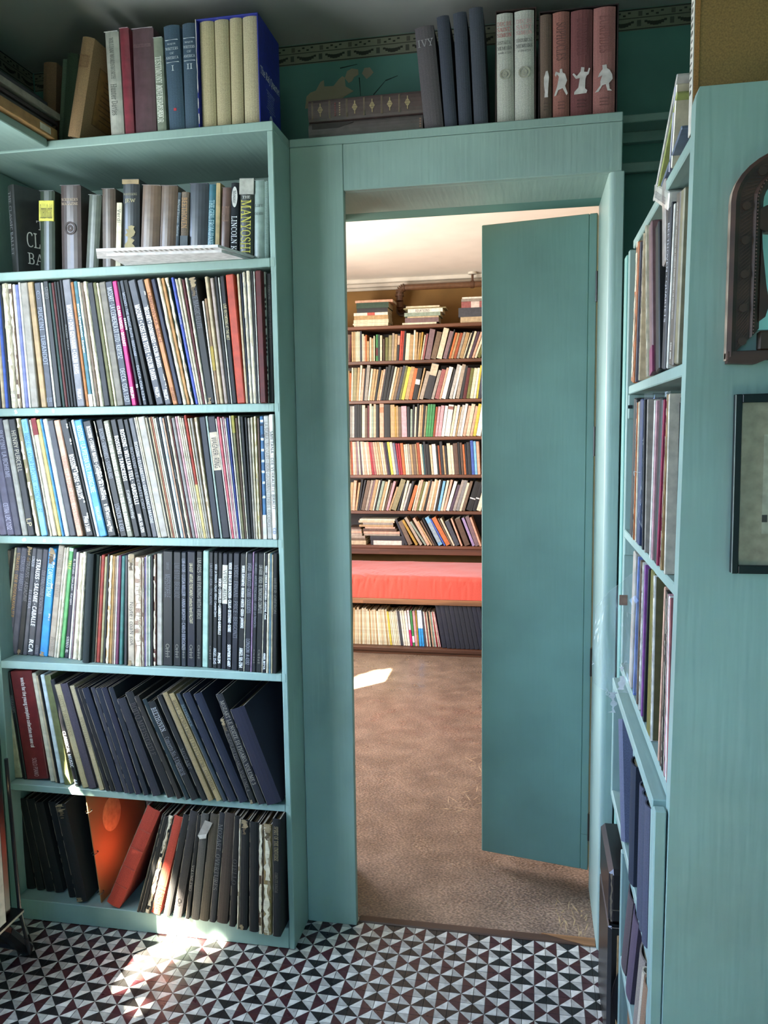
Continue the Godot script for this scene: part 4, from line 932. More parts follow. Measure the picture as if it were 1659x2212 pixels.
		"l;.26;.8287;.3768;-90;-2.9065;.006;.3113;.305;6f5a47;;warm brown record sleeve just right of the pale blue sleeve, right bookcase's fourth shelf;",
		"l;.26;.8286;.4119;-90;-2.4288;.006;.3122;.305;e6e1d6;j1;speckled white sleeve, right bookcase's fourth shelf;",
		"l;.26;.8286;.4482;-90;-1.5126;.006;.3121;.305;8a4a90;;purple-edged sleeve, right bookcase's fourth shelf;",
		"l;.26;.8288;.4779;-90;-4.9512;.006;.3138;.305;0f0f11;;black record sleeve just right of the purple-edged sleeve, right bookcase's fourth shelf;",
		"b;.26;.8291;.5414;-90;-1.9465;.035;.3173;.31;6a662a;;olive box, right bookcase's fourth shelf;",
		"l;.26;.8285;.5761;-90;.6089;.006;.3127;.305;e6e1d6;j1 cov2;white sleeve with an olive cover, right bookcase's fourth shelf;",
		"l;.26;.8287;.6639;-90;-4.2239;.006;.3155;.305;d6a58a;;peach sleeve, right bookcase's fourth shelf;",
		"l;.26;.8286;.6864;-90;-2.5493;.006;.3123;.305;5a4334;;brown record sleeve just right of the peach sleeve, right bookcase's fourth shelf;",
		"l;.26;.8286;.7041;-90;-1.6515;.006;.3119;.305;17171a;j1;torn black record sleeve second spine right of the peach sleeve, right bookcase's fourth shelf;",
		"l;.26;.8285;.7266;-90;.211;.006;.3108;.305;cf9aa0;j1;torn pink record sleeve third spine right of the peach sleeve, right bookcase's fourth shelf;",
		"l;.26;.8286;.7423;-90;1.5989;.006;.309;.305;e6e1d6;;white record sleeve fourth spine right of the peach sleeve, right bookcase's fourth shelf;",
		"l;.26;.8286;.753;-90;1.9801;.006;.3079;.305;9c5a58;;rose record sleeve fifth spine right of the peach sleeve, right bookcase's fourth shelf;",
		"@volumes on the ledge shelf of the low bookcase",
		"h;.232;.5328;.3968;-90;20.9558;.0467;.2516;.17;5a6076;;blue-grey volume leaning away, low bookcase at right;",
		"h;.232;.5248;.53;-90;-.7073;.05;.243;.17;242c3c;;upright navy volume, low bookcase at right;",
		"h;.232;.5246;.6495;-90;-.4547;.031;.252;.17;474a5a;;first of three packed blue volumes, low bookcase at right;",
		"h;.232;.5246;.6835;-90;-.4547;.031;.252;.17;474a5a;;middle of three packed blue volumes, low bookcase at right;",
		"h;.232;.5246;.72;-90;-.4547;.036;.252;.17;454858;;nearest of three packed blue volumes, low bookcase at right;",
		"@books on the lowest shelf of the low bookcase",
		"h;.233;.2783;.4359;-90;-23.1674;.05;.2415;.15;5a4c4e;;brown leaning book, bottom of the low bookcase;",
		"h;.233;.2777;.5173;-90;-21.7139;.05;.2433;.15;584858;;plum leaning book, bottom of the low bookcase;",
		"h;.233;.2755;.6225;-90;-19.2307;.0425;.2277;.15;988a7e;;taupe leaning book, bottom of the low bookcase;",
		"h;.233;.2709;.6579;-90;-18.3511;.0152;.216;.15;c8b8a0;;slim cream leaning book, bottom of the low bookcase;",
		"h;.233;.2727;.6873;-90;-16.9592;.029;.2072;.15;a07c60;;tan leaning book nearest the camera, bottom of the low bookcase;",
		"@paperbacks on the far room's first shelf",
		"f;-1.2059;1.8771;-3.254;0;-4.4072;.0184;.1834;.13;6f5a47;;warm brown paperback tenth spine left of the orange spine, far room's first shelf;",
		"f;-1.1888;1.8767;-3.254;0;-3.3022;.0086;.1836;.13;5c1f22;;maroon paperback ninth spine left of the orange spine, far room's first shelf;",
		"f;-1.1688;1.8765;-3.254;0;-.5163;.0134;.2016;.13;b49468;;tan paperback eighth spine left of the orange spine, far room's first shelf;",
		"f;-1.1547;1.8765;-3.254;0;-.5201;.0103;.2023;.13;b49468;;tan paperback seventh spine left of the orange spine, far room's first shelf;",
		"f;-1.144;1.8765;-3.254;0;-.5185;.0077;.201;.13;d9cdb0;;cream paperback sixth spine left of the orange spine, far room's first shelf;",
		"f;-1.1331;1.8765;-3.254;0;-.5235;.0109;.2027;.13;d9cdb0;;cream paperback fifth spine left of the orange spine, far room's first shelf;",
		"f;-1.1221;1.8765;-3.254;0;-.5232;.0077;.2019;.13;d9cdb0;;cream paperback fourth spine left of the orange spine, far room's first shelf;",
		"f;-1.1108;1.8765;-3.254;0;-.5295;.0102;.2042;.13;3f424c;;slate paperback third spine left of the orange spine, far room's first shelf;",
		"f;-1.0968;1.8765;-3.254;0;-.4869;.0108;.1845;.13;d9cdb0;;cream paperback second spine left of the orange spine, far room's first shelf;",
		"f;-1.0849;1.8765;-3.254;0;-.4518;.0096;.1698;.13;d6a58a;;peach paperback just left of the orange spine, far room's first shelf;",
		"f;-1.0743;1.8765;-3.254;0;-.4771;.0083;.178;.13;bf6a35;;orange spine, far room's first shelf;",
		"f;-1.0612;1.8765;-3.254;0;-.3461;.0146;.1353;.13;b49468;;tan paperback just right of the orange spine, far room's first shelf;",
		"f;-1.0441;1.8765;-3.254;0;-.4497;.0102;.1599;.13;d9cdb0;;cream paperback second spine right of the orange spine, far room's first shelf;",
		"f;-1.0307;1.8765;-3.254;0;-.4739;.0108;.152;.13;b49468;;tan paperback second spine left of the green-and-maroon spine, far room's first shelf;",
		"f;-1.0183;1.8765;-3.254;0;-.5555;.0083;.169;.13;d9cdb0;;cream paperback just left of the green-and-maroon spine, far room's first shelf;",
		"f;-.9993;1.8765;-3.254;0;-.6177;.0126;.1775;.13;3f8a4e;;green-and-maroon spine, far room's first shelf;#~0.5~0.8~5c1f22",
		"f;-.9854;1.8765;-3.254;0;-.6581;.012;.1768;.13;1f3a33;;dark green paperback just right of the green-and-maroon spine, far room's first shelf;",
		"f;-.9711;1.8765;-3.254;0;-.6941;.0132;.1712;.13;d9cdb0;;cream paperback second spine right of the green-and-maroon spine, far room's first shelf;",
		"f;-.9516;1.8765;-3.254;0;-.7571;.0089;.1458;.13;5a4334;;brown paperback just left of the olive spine, far room's first shelf;",
		"f;-.9327;1.8766;-3.254;0;-1.2273;.0181;.156;.13;6a6a35;;olive spine, far room's first shelf;",
		"f;-.9108;1.8768;-3.254;0;-1.9831;.0199;.1695;.13;8f8660;;khaki paperback just right of the olive spine, far room's first shelf;",
		"f;-.892;1.8767;-3.254;0;-2.6692;.0131;.1825;.13;a59684;;taupe paperback second spine right of the olive spine, far room's first shelf;",
		"f;-.8748;1.8769;-3.254;0;-3.2913;.018;.1751;.13;b49468;;tan paperback second spine left of the red spine, far room's first shelf;",
		"f;-.8566;1.8769;-3.254;0;-4.0221;.0137;.1755;.13;2b2b2f;;charcoal paperback just left of the red spine, far room's first shelf;#~0.06~0.4~d6a58a",
		"f;-.84;1.8769;-3.254;0;-4.2112;.0137;.1958;.13;b33a28;;red spine, far room's first shelf;",
		"f;-.8269;1.8767;-3.254;0;-4.4994;.0082;.1955;.13;b33a28;;red paperback just right of the red spine, far room's first shelf;",
		"f;-.8161;1.8768;-3.254;0;-4.3604;.0088;.1946;.13;2b2b2f;;charcoal paperback just left of the broad cream spine, far room's first shelf;",
		"f;-.7937;1.8774;-3.254;0;-4.477;.0252;.1781;.13;d9cdb0;;broad cream spine, far room's first shelf;",
		"f;-.7681;1.8773;-3.254;0;-4.2547;.0227;.1676;.13;b49468;;tan paperback just right of the broad cream spine, far room's first shelf;",
		"f;-.7483;1.8767;-3.254;0;-3.3003;.01;.1978;.13;ece4c8;;ivory paperback second spine right of the broad cream spine, far room's first shelf;",
		"f;-.7339;1.8769;-3.254;0;-3.6362;.0154;.1837;.13;b49468;;tan paperback third spine right of the broad cream spine, far room's first shelf;",
		"f;-.7187;1.8769;-3.254;0;-5.7529;.0093;.1801;.13;b49468;;tan paperback fourth spine right of the broad cream spine, far room's first shelf;",
		"f;-.7065;1.8771;-3.254;0;-6.861;.0117;.1835;.13;b08a35;;ochre paperback third spine left of the wide mauve book, far room's first shelf;",
		"f;-.6937;1.8771;-3.254;0;-9.3402;.008;.1658;.13;d9cdb0;;cream paperback second spine left of the wide mauve book, far room's first shelf;",
		"f;-.6821;1.8774;-3.254;0;-10.0801;.0116;.1735;.13;9c5a58;;rose paperback just left of the wide mauve book, far room's first shelf;",
		"f;-.6526;1.8796;-3.254;0;-10.5035;.0353;.2003;.13;7d6468;;wide mauve book, far room's first shelf;",
		"f;-.6138;1.8804;-3.254;0;-13.9557;.033;.1827;.13;6f5a47;;thick warm brown paperback just right of the wide mauve book, far room's first shelf;",
		"f;-.5747;1.8808;-3.254;0;-14.5228;.0346;.2058;.13;d9cdb0;;wide cream book, far room's first shelf;",
		"f;-.5369;1.8796;-3.254;0;-15.3179;.0243;.1854;.13;7d6468;;mauve paperback just right of the wide cream book, far room's first shelf;",
		"f;-.517;1.8771;-3.254;0;-13.8719;.006;.1973;.13;2b2b2f;;charcoal paperback second spine right of the wide cream book, far room's first shelf;",
		"f;-.5035;1.8783;-3.254;0;-15.3989;.014;.1759;.13;bf6a35;;orange paperback second spine left of the rust spine, far room's first shelf;",
		"f;-.4874;1.8782;-3.254;0;-15.7339;.0129;.1733;.13;b49468;;tan paperback just left of the rust spine, far room's first shelf;",
		"f;-.4689;1.8787;-3.254;0;-15.8612;.0169;.173;.13;9c4a26;;rust spine, far room's first shelf;",
		"f;-.449;1.8785;-3.254;0;-15.6274;.0151;.177;.13;9a9186;;stone grey paperback just right of the rust spine, far room's first shelf;",
		"f;-.4269;1.8795;-3.254;0;-16.0623;.0225;.1735;.13;b49468;;tan paperback second spine right of the rust spine, far room's first shelf;",
		"f;-.4096;1.8776;-3.254;0;-17.4723;.0076;.1735;.13;d9cdb0;;cream paperback third spine right of the rust spine, far room's first shelf;",
		"f;-.3991;1.8776;-3.254;0;-16.9448;.0081;.1844;.13;17171a;;black paperback second spine left of the plum spine, far room's first shelf;",
		"f;-.384;1.8785;-3.254;0;-17.7374;.0138;.1826;.13;d9cdb0;;cream paperback just left of the plum spine, far room's first shelf;",
		"f;-.3669;1.8789;-3.254;0;-18.9336;.0153;.1793;.13;4d3a4a;;plum spine, far room's first shelf;",
		"f;-.3482;1.8787;-3.254;0;-19.3742;.0136;.1777;.13;d6a58a;;peach paperback just right of the plum spine, far room's first shelf;",
		"f;-.3304;1.8787;-3.254;0;-19.9689;.0135;.1747;.13;d9cdb0;;cream paperback second spine right of the plum spine, far room's first shelf;",
		"f;-.3093;1.8797;-3.254;0;-20.282;.019;.1741;.13;6a6a35;;olive paperback third spine right of the plum spine, far room's first shelf;",
		"@paperbacks on the far room's second shelf",
		"f;-1.2086;1.6102;-3.254;0;-1.4933;.0167;.2073;.13;b49468;;tan paperback eighth spine left of the stone grey spine, far room's second shelf;",
		"f;-1.1928;1.6102;-3.254;0;-1.993;.0103;.191;.13;bf6a35;;orange paperback seventh spine left of the stone grey spine, far room's second shelf;",
		"f;-1.1802;1.6102;-3.254;0;-2.3729;.0103;.2263;.13;d9cdb0;;cream paperback sixth spine left of the stone grey spine, far room's second shelf;",
		"f;-1.1618;1.6106;-3.254;0;-2.9172;.0217;.2243;.13;8f8660;;khaki paperback fifth spine left of the stone grey spine, far room's second shelf;",
		"f;-1.1423;1.6105;-3.254;0;-3.8748;.0141;.2263;.13;b49468;;tan paperback fourth spine left of the stone grey spine, far room's second shelf;",
		"f;-1.1269;1.6105;-3.254;0;-4.3376;.0122;.241;.13;d9cdb0;;cream paperback third spine left of the stone grey spine, far room's second shelf;",
		"f;-1.1114;1.6107;-3.254;0;-5.2882;.0152;.2183;.13;d6a58a;;peach paperback second spine left of the stone grey spine, far room's second shelf;",
		"f;-1.0979;1.6104;-3.254;0;-5.9346;.0071;.2232;.13;2b2b2f;;charcoal paperback just left of the stone grey spine, far room's second shelf;",
		"f;-1.0822;1.6111;-3.254;0;-5.9134;.0208;.2407;.13;9a9186;;stone grey spine, far room's second shelf;",
		"f;-1.0621;1.6109;-3.254;0;-7.4991;.0133;.217;.13;d9cdb0;;cream paperback just right of the stone grey spine, far room's second shelf;",
		"f;-1.0448;1.6112;-3.254;0;-8.1611;.0163;.2147;.13;b49468;;tan paperback second spine right of the stone grey spine, far room's second shelf;",
		"f;-1.0283;1.6109;-3.254;0;-8.9934;.0119;.2114;.13;b49468;;tan paperback third spine right of the stone grey spine, far room's second shelf;",
		"f;-1.0133;1.611;-3.254;0;-8.9236;.0132;.2274;.13;17171a;;black paperback fourth spine right of the stone grey spine, far room's second shelf;",
		"f;-.9995;1.611;-3.254;0;-10.329;.0106;.2068;.13;b49468;;tan paperback third spine left of the left black spine, far room's second shelf;",
		"f;-.9864;1.6111;-3.254;0;-10.562;.0119;.2121;.13;d6a58a;;peach paperback second spine left of the left black spine, far room's second shelf;",
		"f;-.9714;1.6112;-3.254;0;-10.3528;.0131;.2287;.13;2b2b2f;;charcoal paperback just left of the left black spine, far room's second shelf;",
		"f;-.9527;1.6117;-3.254;0;-10.4864;.0192;.2383;.13;17171a;;left black spine, far room's second shelf;",
		"f;-.9325;1.6116;-3.254;0;-11.386;.016;.2336;.13;17171a;;black paperback just right of the left black spine, far room's second shelf;",
		"f;-.9154;1.6114;-3.254;0;-12.2695;.0129;.228;.13;d9cdb0;;cream paperback second spine right of the left black spine, far room's second shelf;",
		"f;-.8999;1.6115;-3.254;0;-13.0856;.0129;.2226;.13;b49468;;tan paperback second spine left of the slate spine, far room's second shelf;",
		"f;-.8828;1.6118;-3.254;0;-13.3425;.0159;.2272;.13;6f5a47;;warm brown paperback just left of the slate spine, far room's second shelf;",
		"f;-.8629;1.6121;-3.254;0;-13.5639;.0182;.2341;.13;3f424c;;slate spine, far room's second shelf;",
		"f;-.8443;1.6114;-3.254;0;-12.8645;.0128;.2338;.13;6a6a35;;olive paperback just right of the slate spine, far room's second shelf;",
		"f;-.8246;1.6123;-3.254;0;-12.8806;.0206;.224;.13;d8c24a;;yellow spine, far room's second shelf;",
		"f;-.7981;1.6125;-3.254;0;-12.0384;.0243;.224;.13;b49468;;tan paperback just right of the yellow spine, far room's second shelf;",
		"f;-.7725;1.6122;-3.254;0;-11.6336;.0216;.2136;.13;bf6a35;;orange paperback just left of the white-marked black spine, far room's second shelf;",
		"f;-.7426;1.6129;-3.254;0;-10.8168;.0309;.212;.13;17171a;;white-marked black spine, far room's second shelf;#~0.36~0.52~d8d4cc",
		"f;-.7196;1.611;-3.254;0;-12.98;.0091;.2162;.13;b49468;;tan paperback just right of the white-marked black spine, far room's second shelf;",
		"f;-.6986;1.6133;-3.254;0;-15.4697;.0247;.193;.13;a59684;;taupe paperback just left of the cream-topped charcoal book, far room's second shelf;",
		"f;-.6567;1.6158;-3.254;0;-14.2406;.0468;.2416;.13;2b2b2f;;cream-topped charcoal book, far room's second shelf;#~0.02~0.34~c3b49a",
		"f;-.6204;1.6125;-3.254;0;-15.6015;.0183;.1985;.13;9a9186;;stone grey paperback just right of the cream-topped charcoal book, far room's second shelf;",
		"f;-.5917;1.6134;-3.254;0;-14.5829;.0266;.2015;.13;9c5a58;;rose spine, far room's second shelf;",
		"f;-.5691;1.6115;-3.254;0;-14.3181;.0125;.2143;.13;d6a58a;;peach paperback just right of the rose spine, far room's second shelf;",
		"f;-.5463;1.6133;-3.254;0;-14.4306;.0265;.2172;.13;e6e1d6;;white paperback second spine right of the rose spine, far room's second shelf;",
		"f;-.5227;1.612;-3.254;0;-16.1468;.0141;.2023;.13;2b2b2f;;charcoal paperback third spine right of the rose spine, far room's second shelf;",
		"f;-.499;1.6124;-3.254;0;-14.4101;.0192;.2326;.13;b7b3ab;;pale grey paperback second spine left of the taupe spine, far room's second shelf;",
		"f;-.4779;1.6116;-3.254;0;-13.3453;.0139;.2245;.13;e6e1d6;;white paperback just left of the taupe spine, far room's second shelf;",
		"f;-.4524;1.6123;-3.254;0;-11.6614;.0225;.2303;.13;a59684;;taupe spine, far room's second shelf;",
		"f;-.4274;1.6115;-3.254;0;-10.3248;.0167;.2201;.13;2b2b2f;;charcoal paperback just right of the taupe spine, far room's second shelf;",
		"f;-.4055;1.6117;-3.254;0;-9.6421;.0208;.2058;.13;5c1f22;;maroon paperback just left of the olive spine, far room's second shelf;",
		"f;-.3816;1.6117;-3.254;0;-9.3402;.0208;.2029;.13;6a6a35;;olive spine, far room's second shelf;",
		"f;-.3577;1.6116;-3.254;0;-8.9285;.0208;.2023;.13;d9cdb0;;cream paperback just right of the olive spine, far room's second shelf;",
		"f;-.3372;1.6111;-3.254;0;-8.4352;.0144;.2037;.13;e6e1d6;;white paperback second spine right of the olive spine, far room's second shelf;",
		"f;-.3209;1.6107;-3.254;0;-7.5111;.0114;.2198;.13;d8c24a;;yellow paperback third spine right of the olive spine, far room's second shelf;",
		"f;-.3036;1.6111;-3.254;0;-7.1294;.0185;.2323;.13;3f424c;;slate paperback fourth spine right of the olive spine, far room's second shelf;",
		"@paperbacks on the far room's third shelf",
		"f;-1.2069;1.3588;-3.254;0;-1.0627;.0168;.2129;.13;2b2b2f;;charcoal paperback seventh spine left of the broad cream spine, far room's third shelf;",
		"f;-1.1898;1.3587;-3.254;0;-1.0407;.0129;.2166;.13;9a9186;;stone grey paperback sixth spine left of the broad cream spine, far room's third shelf;",
		"f;-1.1748;1.3587;-3.254;0;-1.0239;.0136;.2164;.13;b7b3ab;;pale grey paperback fifth spine left of the broad cream spine, far room's third shelf;",
		"f;-1.1609;1.3587;-3.254;0;-1.0064;.011;.2235;.13;2b2b2f;;charcoal paperback fourth spine left of the broad cream spine, far room's third shelf;",
		"f;-1.1482;1.3587;-3.254;0;-.9918;.011;.225;.13;17171a;;black paperback third spine left of the broad cream spine, far room's third shelf;",
		"f;-1.1356;1.3587;-3.254;0;-.9772;.011;.226;.13;17171a;;black paperback second spine left of the broad cream spine, far room's third shelf;",
		"f;-1.1223;1.3587;-3.254;0;-.9627;.0122;.2246;.13;17171a;;black paperback just left of the broad cream spine, far room's third shelf;",
		"f;-1.1018;1.3588;-3.254;0;-.9437;.0204;.2217;.13;d9cdb0;;broad cream spine, far room's third shelf;",
		"f;-1.0825;1.3587;-3.254;0;-.9176;.0135;.2026;.13;6f5a47;;warm brown paperback just right of the broad cream spine, far room's third shelf;",
		"f;-1.0671;1.3587;-3.254;0;-.8994;.0128;.2192;.13;5c1f22;;maroon paperback second spine right of the broad cream spine, far room's third shelf;",
		"f;-1.052;1.3587;-3.254;0;-.875;.0141;.2299;.13;d9cdb0;;cream paperback third spine right of the broad cream spine, far room's third shelf;",
		"f;-1.0375;1.3587;-3.254;0;-.7513;.0115;.2136;.13;8c9c8b;;grey-green paperback third spine left of the wide peach spine, far room's third shelf;",
		"f;-1.0218;1.3587;-3.254;0;-.6554;.0153;.227;.13;c3ad8c;;beige paperback second spine left of the wide peach spine, far room's third shelf;",
		"f;-1.0033;1.3587;-3.254;0;-.5236;.0184;.2225;.13;17171a;;black paperback just left of the wide peach spine, far room's third shelf;",
		"f;-.9729;1.3587;-3.254;0;-.3461;.029;.228;.13;d6a58a;;wide peach spine, far room's third shelf;#~0.1~0.26~b07a58",
		"f;-.9351;1.3586;-3.254;0;-.0938;.0395;.2238;.13;17171a;;wide black book, far room's third shelf;",
		"f;-.8959;1.3587;-3.254;0;.2539;.0282;.221;.13;b49468;;tan paperback just right of the wide black book, far room's third shelf;",
		"f;-.8747;1.3587;-3.254;0;.5532;.0108;.2077;.13;b08a35;;ochre paperback second spine right of the wide black book, far room's third shelf;",
		"f;-.8617;1.3587;-3.254;0;.6165;.012;.2134;.13;b49468;;tan paperback second spine left of the wide pink spine, far room's third shelf;",
		"f;-.844;1.3587;-3.254;0;.781;.0188;.2054;.13;6f5a47;;warm brown paperback just left of the wide pink spine, far room's third shelf;",
		"f;-.8149;1.3589;-3.254;0;.9193;.0349;.2094;.13;cf9aa0;;wide pink spine, far room's third shelf;",
		"f;-.7855;1.3586;-3.254;0;.2147;.0181;.2055;.13;17171a;;black paperback just right of the wide pink spine, far room's third shelf;",
		"f;-.7679;1.3587;-3.254;0;-.9661;.0126;.189;.13;8c9c8b;;grey-green paperback second spine right of the wide pink spine, far room's third shelf;",
		"f;-.7546;1.3588;-3.254;0;-1.6631;.0107;.2178;.13;2b2b2f;;charcoal paperback third spine right of the wide pink spine, far room's third shelf;",
		"f;-.7423;1.3588;-3.254;0;-2.4444;.0107;.2033;.13;d9cdb0;;cream paperback fourth spine right of the wide pink spine, far room's third shelf;",
		"f;-.7294;1.3589;-3.254;0;-2.9369;.0107;.2234;.13;17171a;;black paperback fifth spine right of the wide pink spine, far room's third shelf;",
		"f;-.7149;1.359;-3.254;0;-3.7451;.0125;.2158;.13;c3ad8c;;beige paperback fourth spine left of the left green spine, far room's third shelf;",
		"f;-.7017;1.359;-3.254;0;-3.9894;.0106;.2178;.13;b49468;;tan paperback third spine left of the left green spine, far room's third shelf;",
		"f;-.6891;1.3589;-3.254;0;-4.3256;.0088;.2136;.13;2b2b2f;;charcoal paperback second spine left of the left green spine, far room's third shelf;",
		"f;-.6771;1.359;-3.254;0;-4.63;.0106;.2092;.13;8f8660;;khaki paperback just left of the left green spine, far room's third shelf;",
		"f;-.6612;1.3592;-3.254;0;-4.6787;.0155;.2201;.13;3f8a4e;;left green spine, far room's third shelf;",
		"f;-.6447;1.3592;-3.254;0;-5.0062;.0142;.2201;.13;3f8a4e;;middle green spine, far room's third shelf;",
		"f;-.6285;1.3593;-3.254;0;-5.3174;.0148;.2198;.13;3f8a4e;;right green spine, far room's third shelf;",
		"f;-.6129;1.3592;-3.254;0;-6.2741;.0117;.2025;.13;9c4a26;;rust paperback just right of the right green spine, far room's third shelf;",
		"f;-.5967;1.3595;-3.254;0;-6.6719;.0159;.2037;.13;cf9aa0;;pink paperback second spine right of the right green spine, far room's third shelf;",
		"f;-.5756;1.3599;-3.254;0;-7.0502;.0213;.2094;.13;cf9aa0;;pink paperback second spine left of the stamped white spine, far room's third shelf;",
		"f;-.5525;1.3599;-3.254;0;-7.8449;.0189;.2077;.13;e6e1d6;;white paperback just left of the stamped white spine, far room's third shelf;",
		"f;-.5238;1.361;-3.254;0;-8.3402;.0332;.2135;.13;e6e1d6;;stamped white spine, far room's third shelf;#~0.05~0.15~8a5a50",
		"f;-.4969;1.3599;-3.254;0;-9.7634;.0157;.2079;.13;d9cdb0;;cream paperback just right of the stamped white spine, far room's third shelf;",
		"f;-.4788;1.3599;-3.254;0;-9.8598;.0157;.2125;.13;e6e1d6;;white paperback second spine right of the stamped white spine, far room's third shelf;",
		"f;-.4634;1.3594;-3.254;0;-10.7251;.0091;.2015;.13;b49468;;tan paperback just left of the silver spine, far room's third shelf;",
		"f;-.4467;1.3602;-3.254;0;-10.3868;.018;.2122;.13;b7b3ab;;silver spine, far room's third shelf;",
		"f;-.4278;1.3601;-3.254;0;-10.3314;.0162;.2201;.13;e6e1d6;;white paperback just right of the silver spine, far room's third shelf;",
		"f;-.4075;1.3604;-3.254;0;-11.347;.0179;.2065;.13;d6a58a;;peach paperback second spine right of the silver spine, far room's third shelf;",
		"f;-.3834;1.3608;-3.254;0;-10.5866;.0238;.2174;.13;d9cdb0;;cream paperback second spine left of the yellow spine, far room's third shelf;",
		"f;-.36;1.3602;-3.254;0;-11.0518;.0167;.2036;.13;d6a58a;;peach paperback just left of the yellow spine, far room's third shelf;",
		"f;-.3385;1.3603;-3.254;0;-10.1369;.019;.218;.13;d8c24a;;yellow spine, far room's third shelf;",
		"f;-.3118;1.3612;-3.254;0;-10.1708;.029;.2177;.13;e6e1d6;;white paperback just right of the yellow spine, far room's third shelf;",
		"@paperbacks on the far room's fourth shelf",
		"f;-1.2024;1.1004;-3.254;0;1.5507;.0188;.2297;.13;b49468;;tan paperback eleventh spine left of the crimson spine, far room's fourth shelf;",
		"f;-1.1855;1.1002;-3.254;0;.5388;.0117;.2321;.13;9c4a26;;rust paperback tenth spine left of the crimson spine, far room's fourth shelf;",
		"f;-1.1718;1.1003;-3.254;0;1.1231;.0111;.229;.13;d9cdb0;;cream paperback ninth spine left of the crimson spine, far room's fourth shelf;",
		"f;-1.1587;1.1003;-3.254;0;1.6555;.0104;.2294;.13;d6a58a;;peach paperback eighth spine left of the crimson spine, far room's fourth shelf;",
		"f;-1.1445;1.1004;-3.254;0;2.1431;.0134;.231;.13;7d6468;;mauve paperback seventh spine left of the crimson spine, far room's fourth shelf;",
		"f;-1.1301;1.1004;-3.254;0;2.7622;.0104;.2318;.13;d9cdb0;;cream paperback sixth spine left of the crimson spine, far room's fourth shelf;",
		"f;-1.1172;1.1005;-3.254;0;3.3229;.0108;.2287;.13;4d3a4a;;dark plum paperback fifth spine left of the crimson spine, far room's fourth shelf;",
		"f;-1.1033;1.1006;-3.254;0;3.7949;.0132;.2305;.13;d9cdb0;;cream paperback fourth spine left of the crimson spine, far room's fourth shelf;",
		"f;-1.0873;1.1007;-3.254;0;4.4538;.0135;.2293;.13;d6a58a;;peach paperback third spine left of the crimson spine, far room's fourth shelf;",
		"f;-1.0709;1.1008;-3.254;0;5.1857;.0134;.2266;.13;d9cdb0;;cream paperback second spine left of the crimson spine, far room's fourth shelf;",
		"f;-1.0537;1.101;-3.254;0;5.7771;.0162;.2283;.13;d6a58a;;peach paperback just left of the crimson spine, far room's fourth shelf;",
		"f;-1.0358;1.1009;-3.254;0;6.6059;.0128;.2271;.13;a02030;;crimson spine, far room's fourth shelf;",
		"f;-1.0203;1.101;-3.254;0;7.1332;.0134;.2267;.13;9c5a58;;rose paperback just right of the crimson spine, far room's fourth shelf;",
		"f;-1.0046;1.101;-3.254;0;7.1419;.0134;.2267;.13;d6a58a;;peach paperback second spine right of the crimson spine, far room's fourth shelf;",
		"f;-.9888;1.101;-3.254;0;7.1514;.0133;.2267;.13;c3ad8c;;beige paperback third spine right of the crimson spine, far room's fourth shelf;",
		"f;-.9731;1.101;-3.254;0;7.12;.0133;.2278;.13;b49468;;tan paperback fourth spine right of the crimson spine, far room's fourth shelf;",
		"f;-.9589;1.1008;-3.254;0;7.159;.0102;.227;.13;d9cdb0;;cream paperback third spine left of the thin navy spine, far room's fourth shelf;",
		"f;-.9448;1.101;-3.254;0;7.2355;.0133;.2251;.13;c3ad8c;;beige paperback second spine left of the thin navy spine, far room's fourth shelf;",
		"f;-.9304;1.1009;-3.254;0;7.3254;.0108;.2228;.13;4d3a4a;;dark plum paperback just left of the thin navy spine, far room's fourth shelf;",
		"f;-.9178;1.1008;-3.254;0;7.2359;.0095;.2255;.13;191e2e;;thin navy spine, far room's fourth shelf;",
		"f;-.9022;1.1012;-3.254;0;7.1981;.0157;.2268;.13;d8c24a;;yellow spine, far room's fourth shelf;",
		"f;-.8835;1.1013;-3.254;0;7.2672;.017;.2252;.13;d9cdb0;;cream paperback just right of the yellow spine, far room's fourth shelf;",
		"f;-.8644;1.1012;-3.254;0;7.341;.0163;.2197;.13;6d6a80;;violet-grey paperback just left of the left of two crimson spines, far room's fourth shelf;",
		"f;-.8488;1.1008;-3.254;0;6.622;.0101;.2171;.13;a02030;;left of two crimson spines, far room's fourth shelf;",
		"f;-.8351;1.1009;-3.254;0;6.1121;.0126;.216;.13;a02030;;crimson paperback just right of the left of two crimson spines, far room's fourth shelf;",
		"f;-.817;1.1011;-3.254;0;5.4183;.0188;.2175;.13;bf6a35;;orange paperback second spine right of the left of two crimson spines, far room's fourth shelf;",
		"f;-.7999;1.1006;-3.254;0;4.7305;.0107;.2083;.13;d9cdb0;;cream paperback third spine right of the left of two crimson spines, far room's fourth shelf;",
		"f;-.7875;1.1006;-3.254;0;4.5035;.0107;.2098;.13;d9cdb0;;cream paperback fourth spine right of the left of two crimson spines, far room's fourth shelf;",
		"f;-.7732;1.1007;-3.254;0;4.4811;.0132;.2112;.13;9a9186;;stone grey paperback fourth spine left of the rust spine, far room's fourth shelf;",
		"f;-.7577;1.1007;-3.254;0;4.5739;.0132;.2079;.13;b49468;;tan paperback third spine left of the rust spine, far room's fourth shelf;",
		"f;-.7388;1.101;-3.254;0;4.5563;.02;.2091;.13;6f5a47;;warm brown paperback second spine left of the rust spine, far room's fourth shelf;",
		"f;-.723;1.1005;-3.254;0;4.5108;.007;.2117;.13;b49468;;tan paperback just left of the rust spine, far room's fourth shelf;",
		"f;-.7073;1.1009;-3.254;0;4.3451;.0187;.2193;.13;9c4a26;;rust spine, far room's fourth shelf;",
		"f;-.6891;1.1007;-3.254;0;4.5801;.0131;.2098;.13;d9cdb0;;cream paperback just right of the rust spine, far room's fourth shelf;",
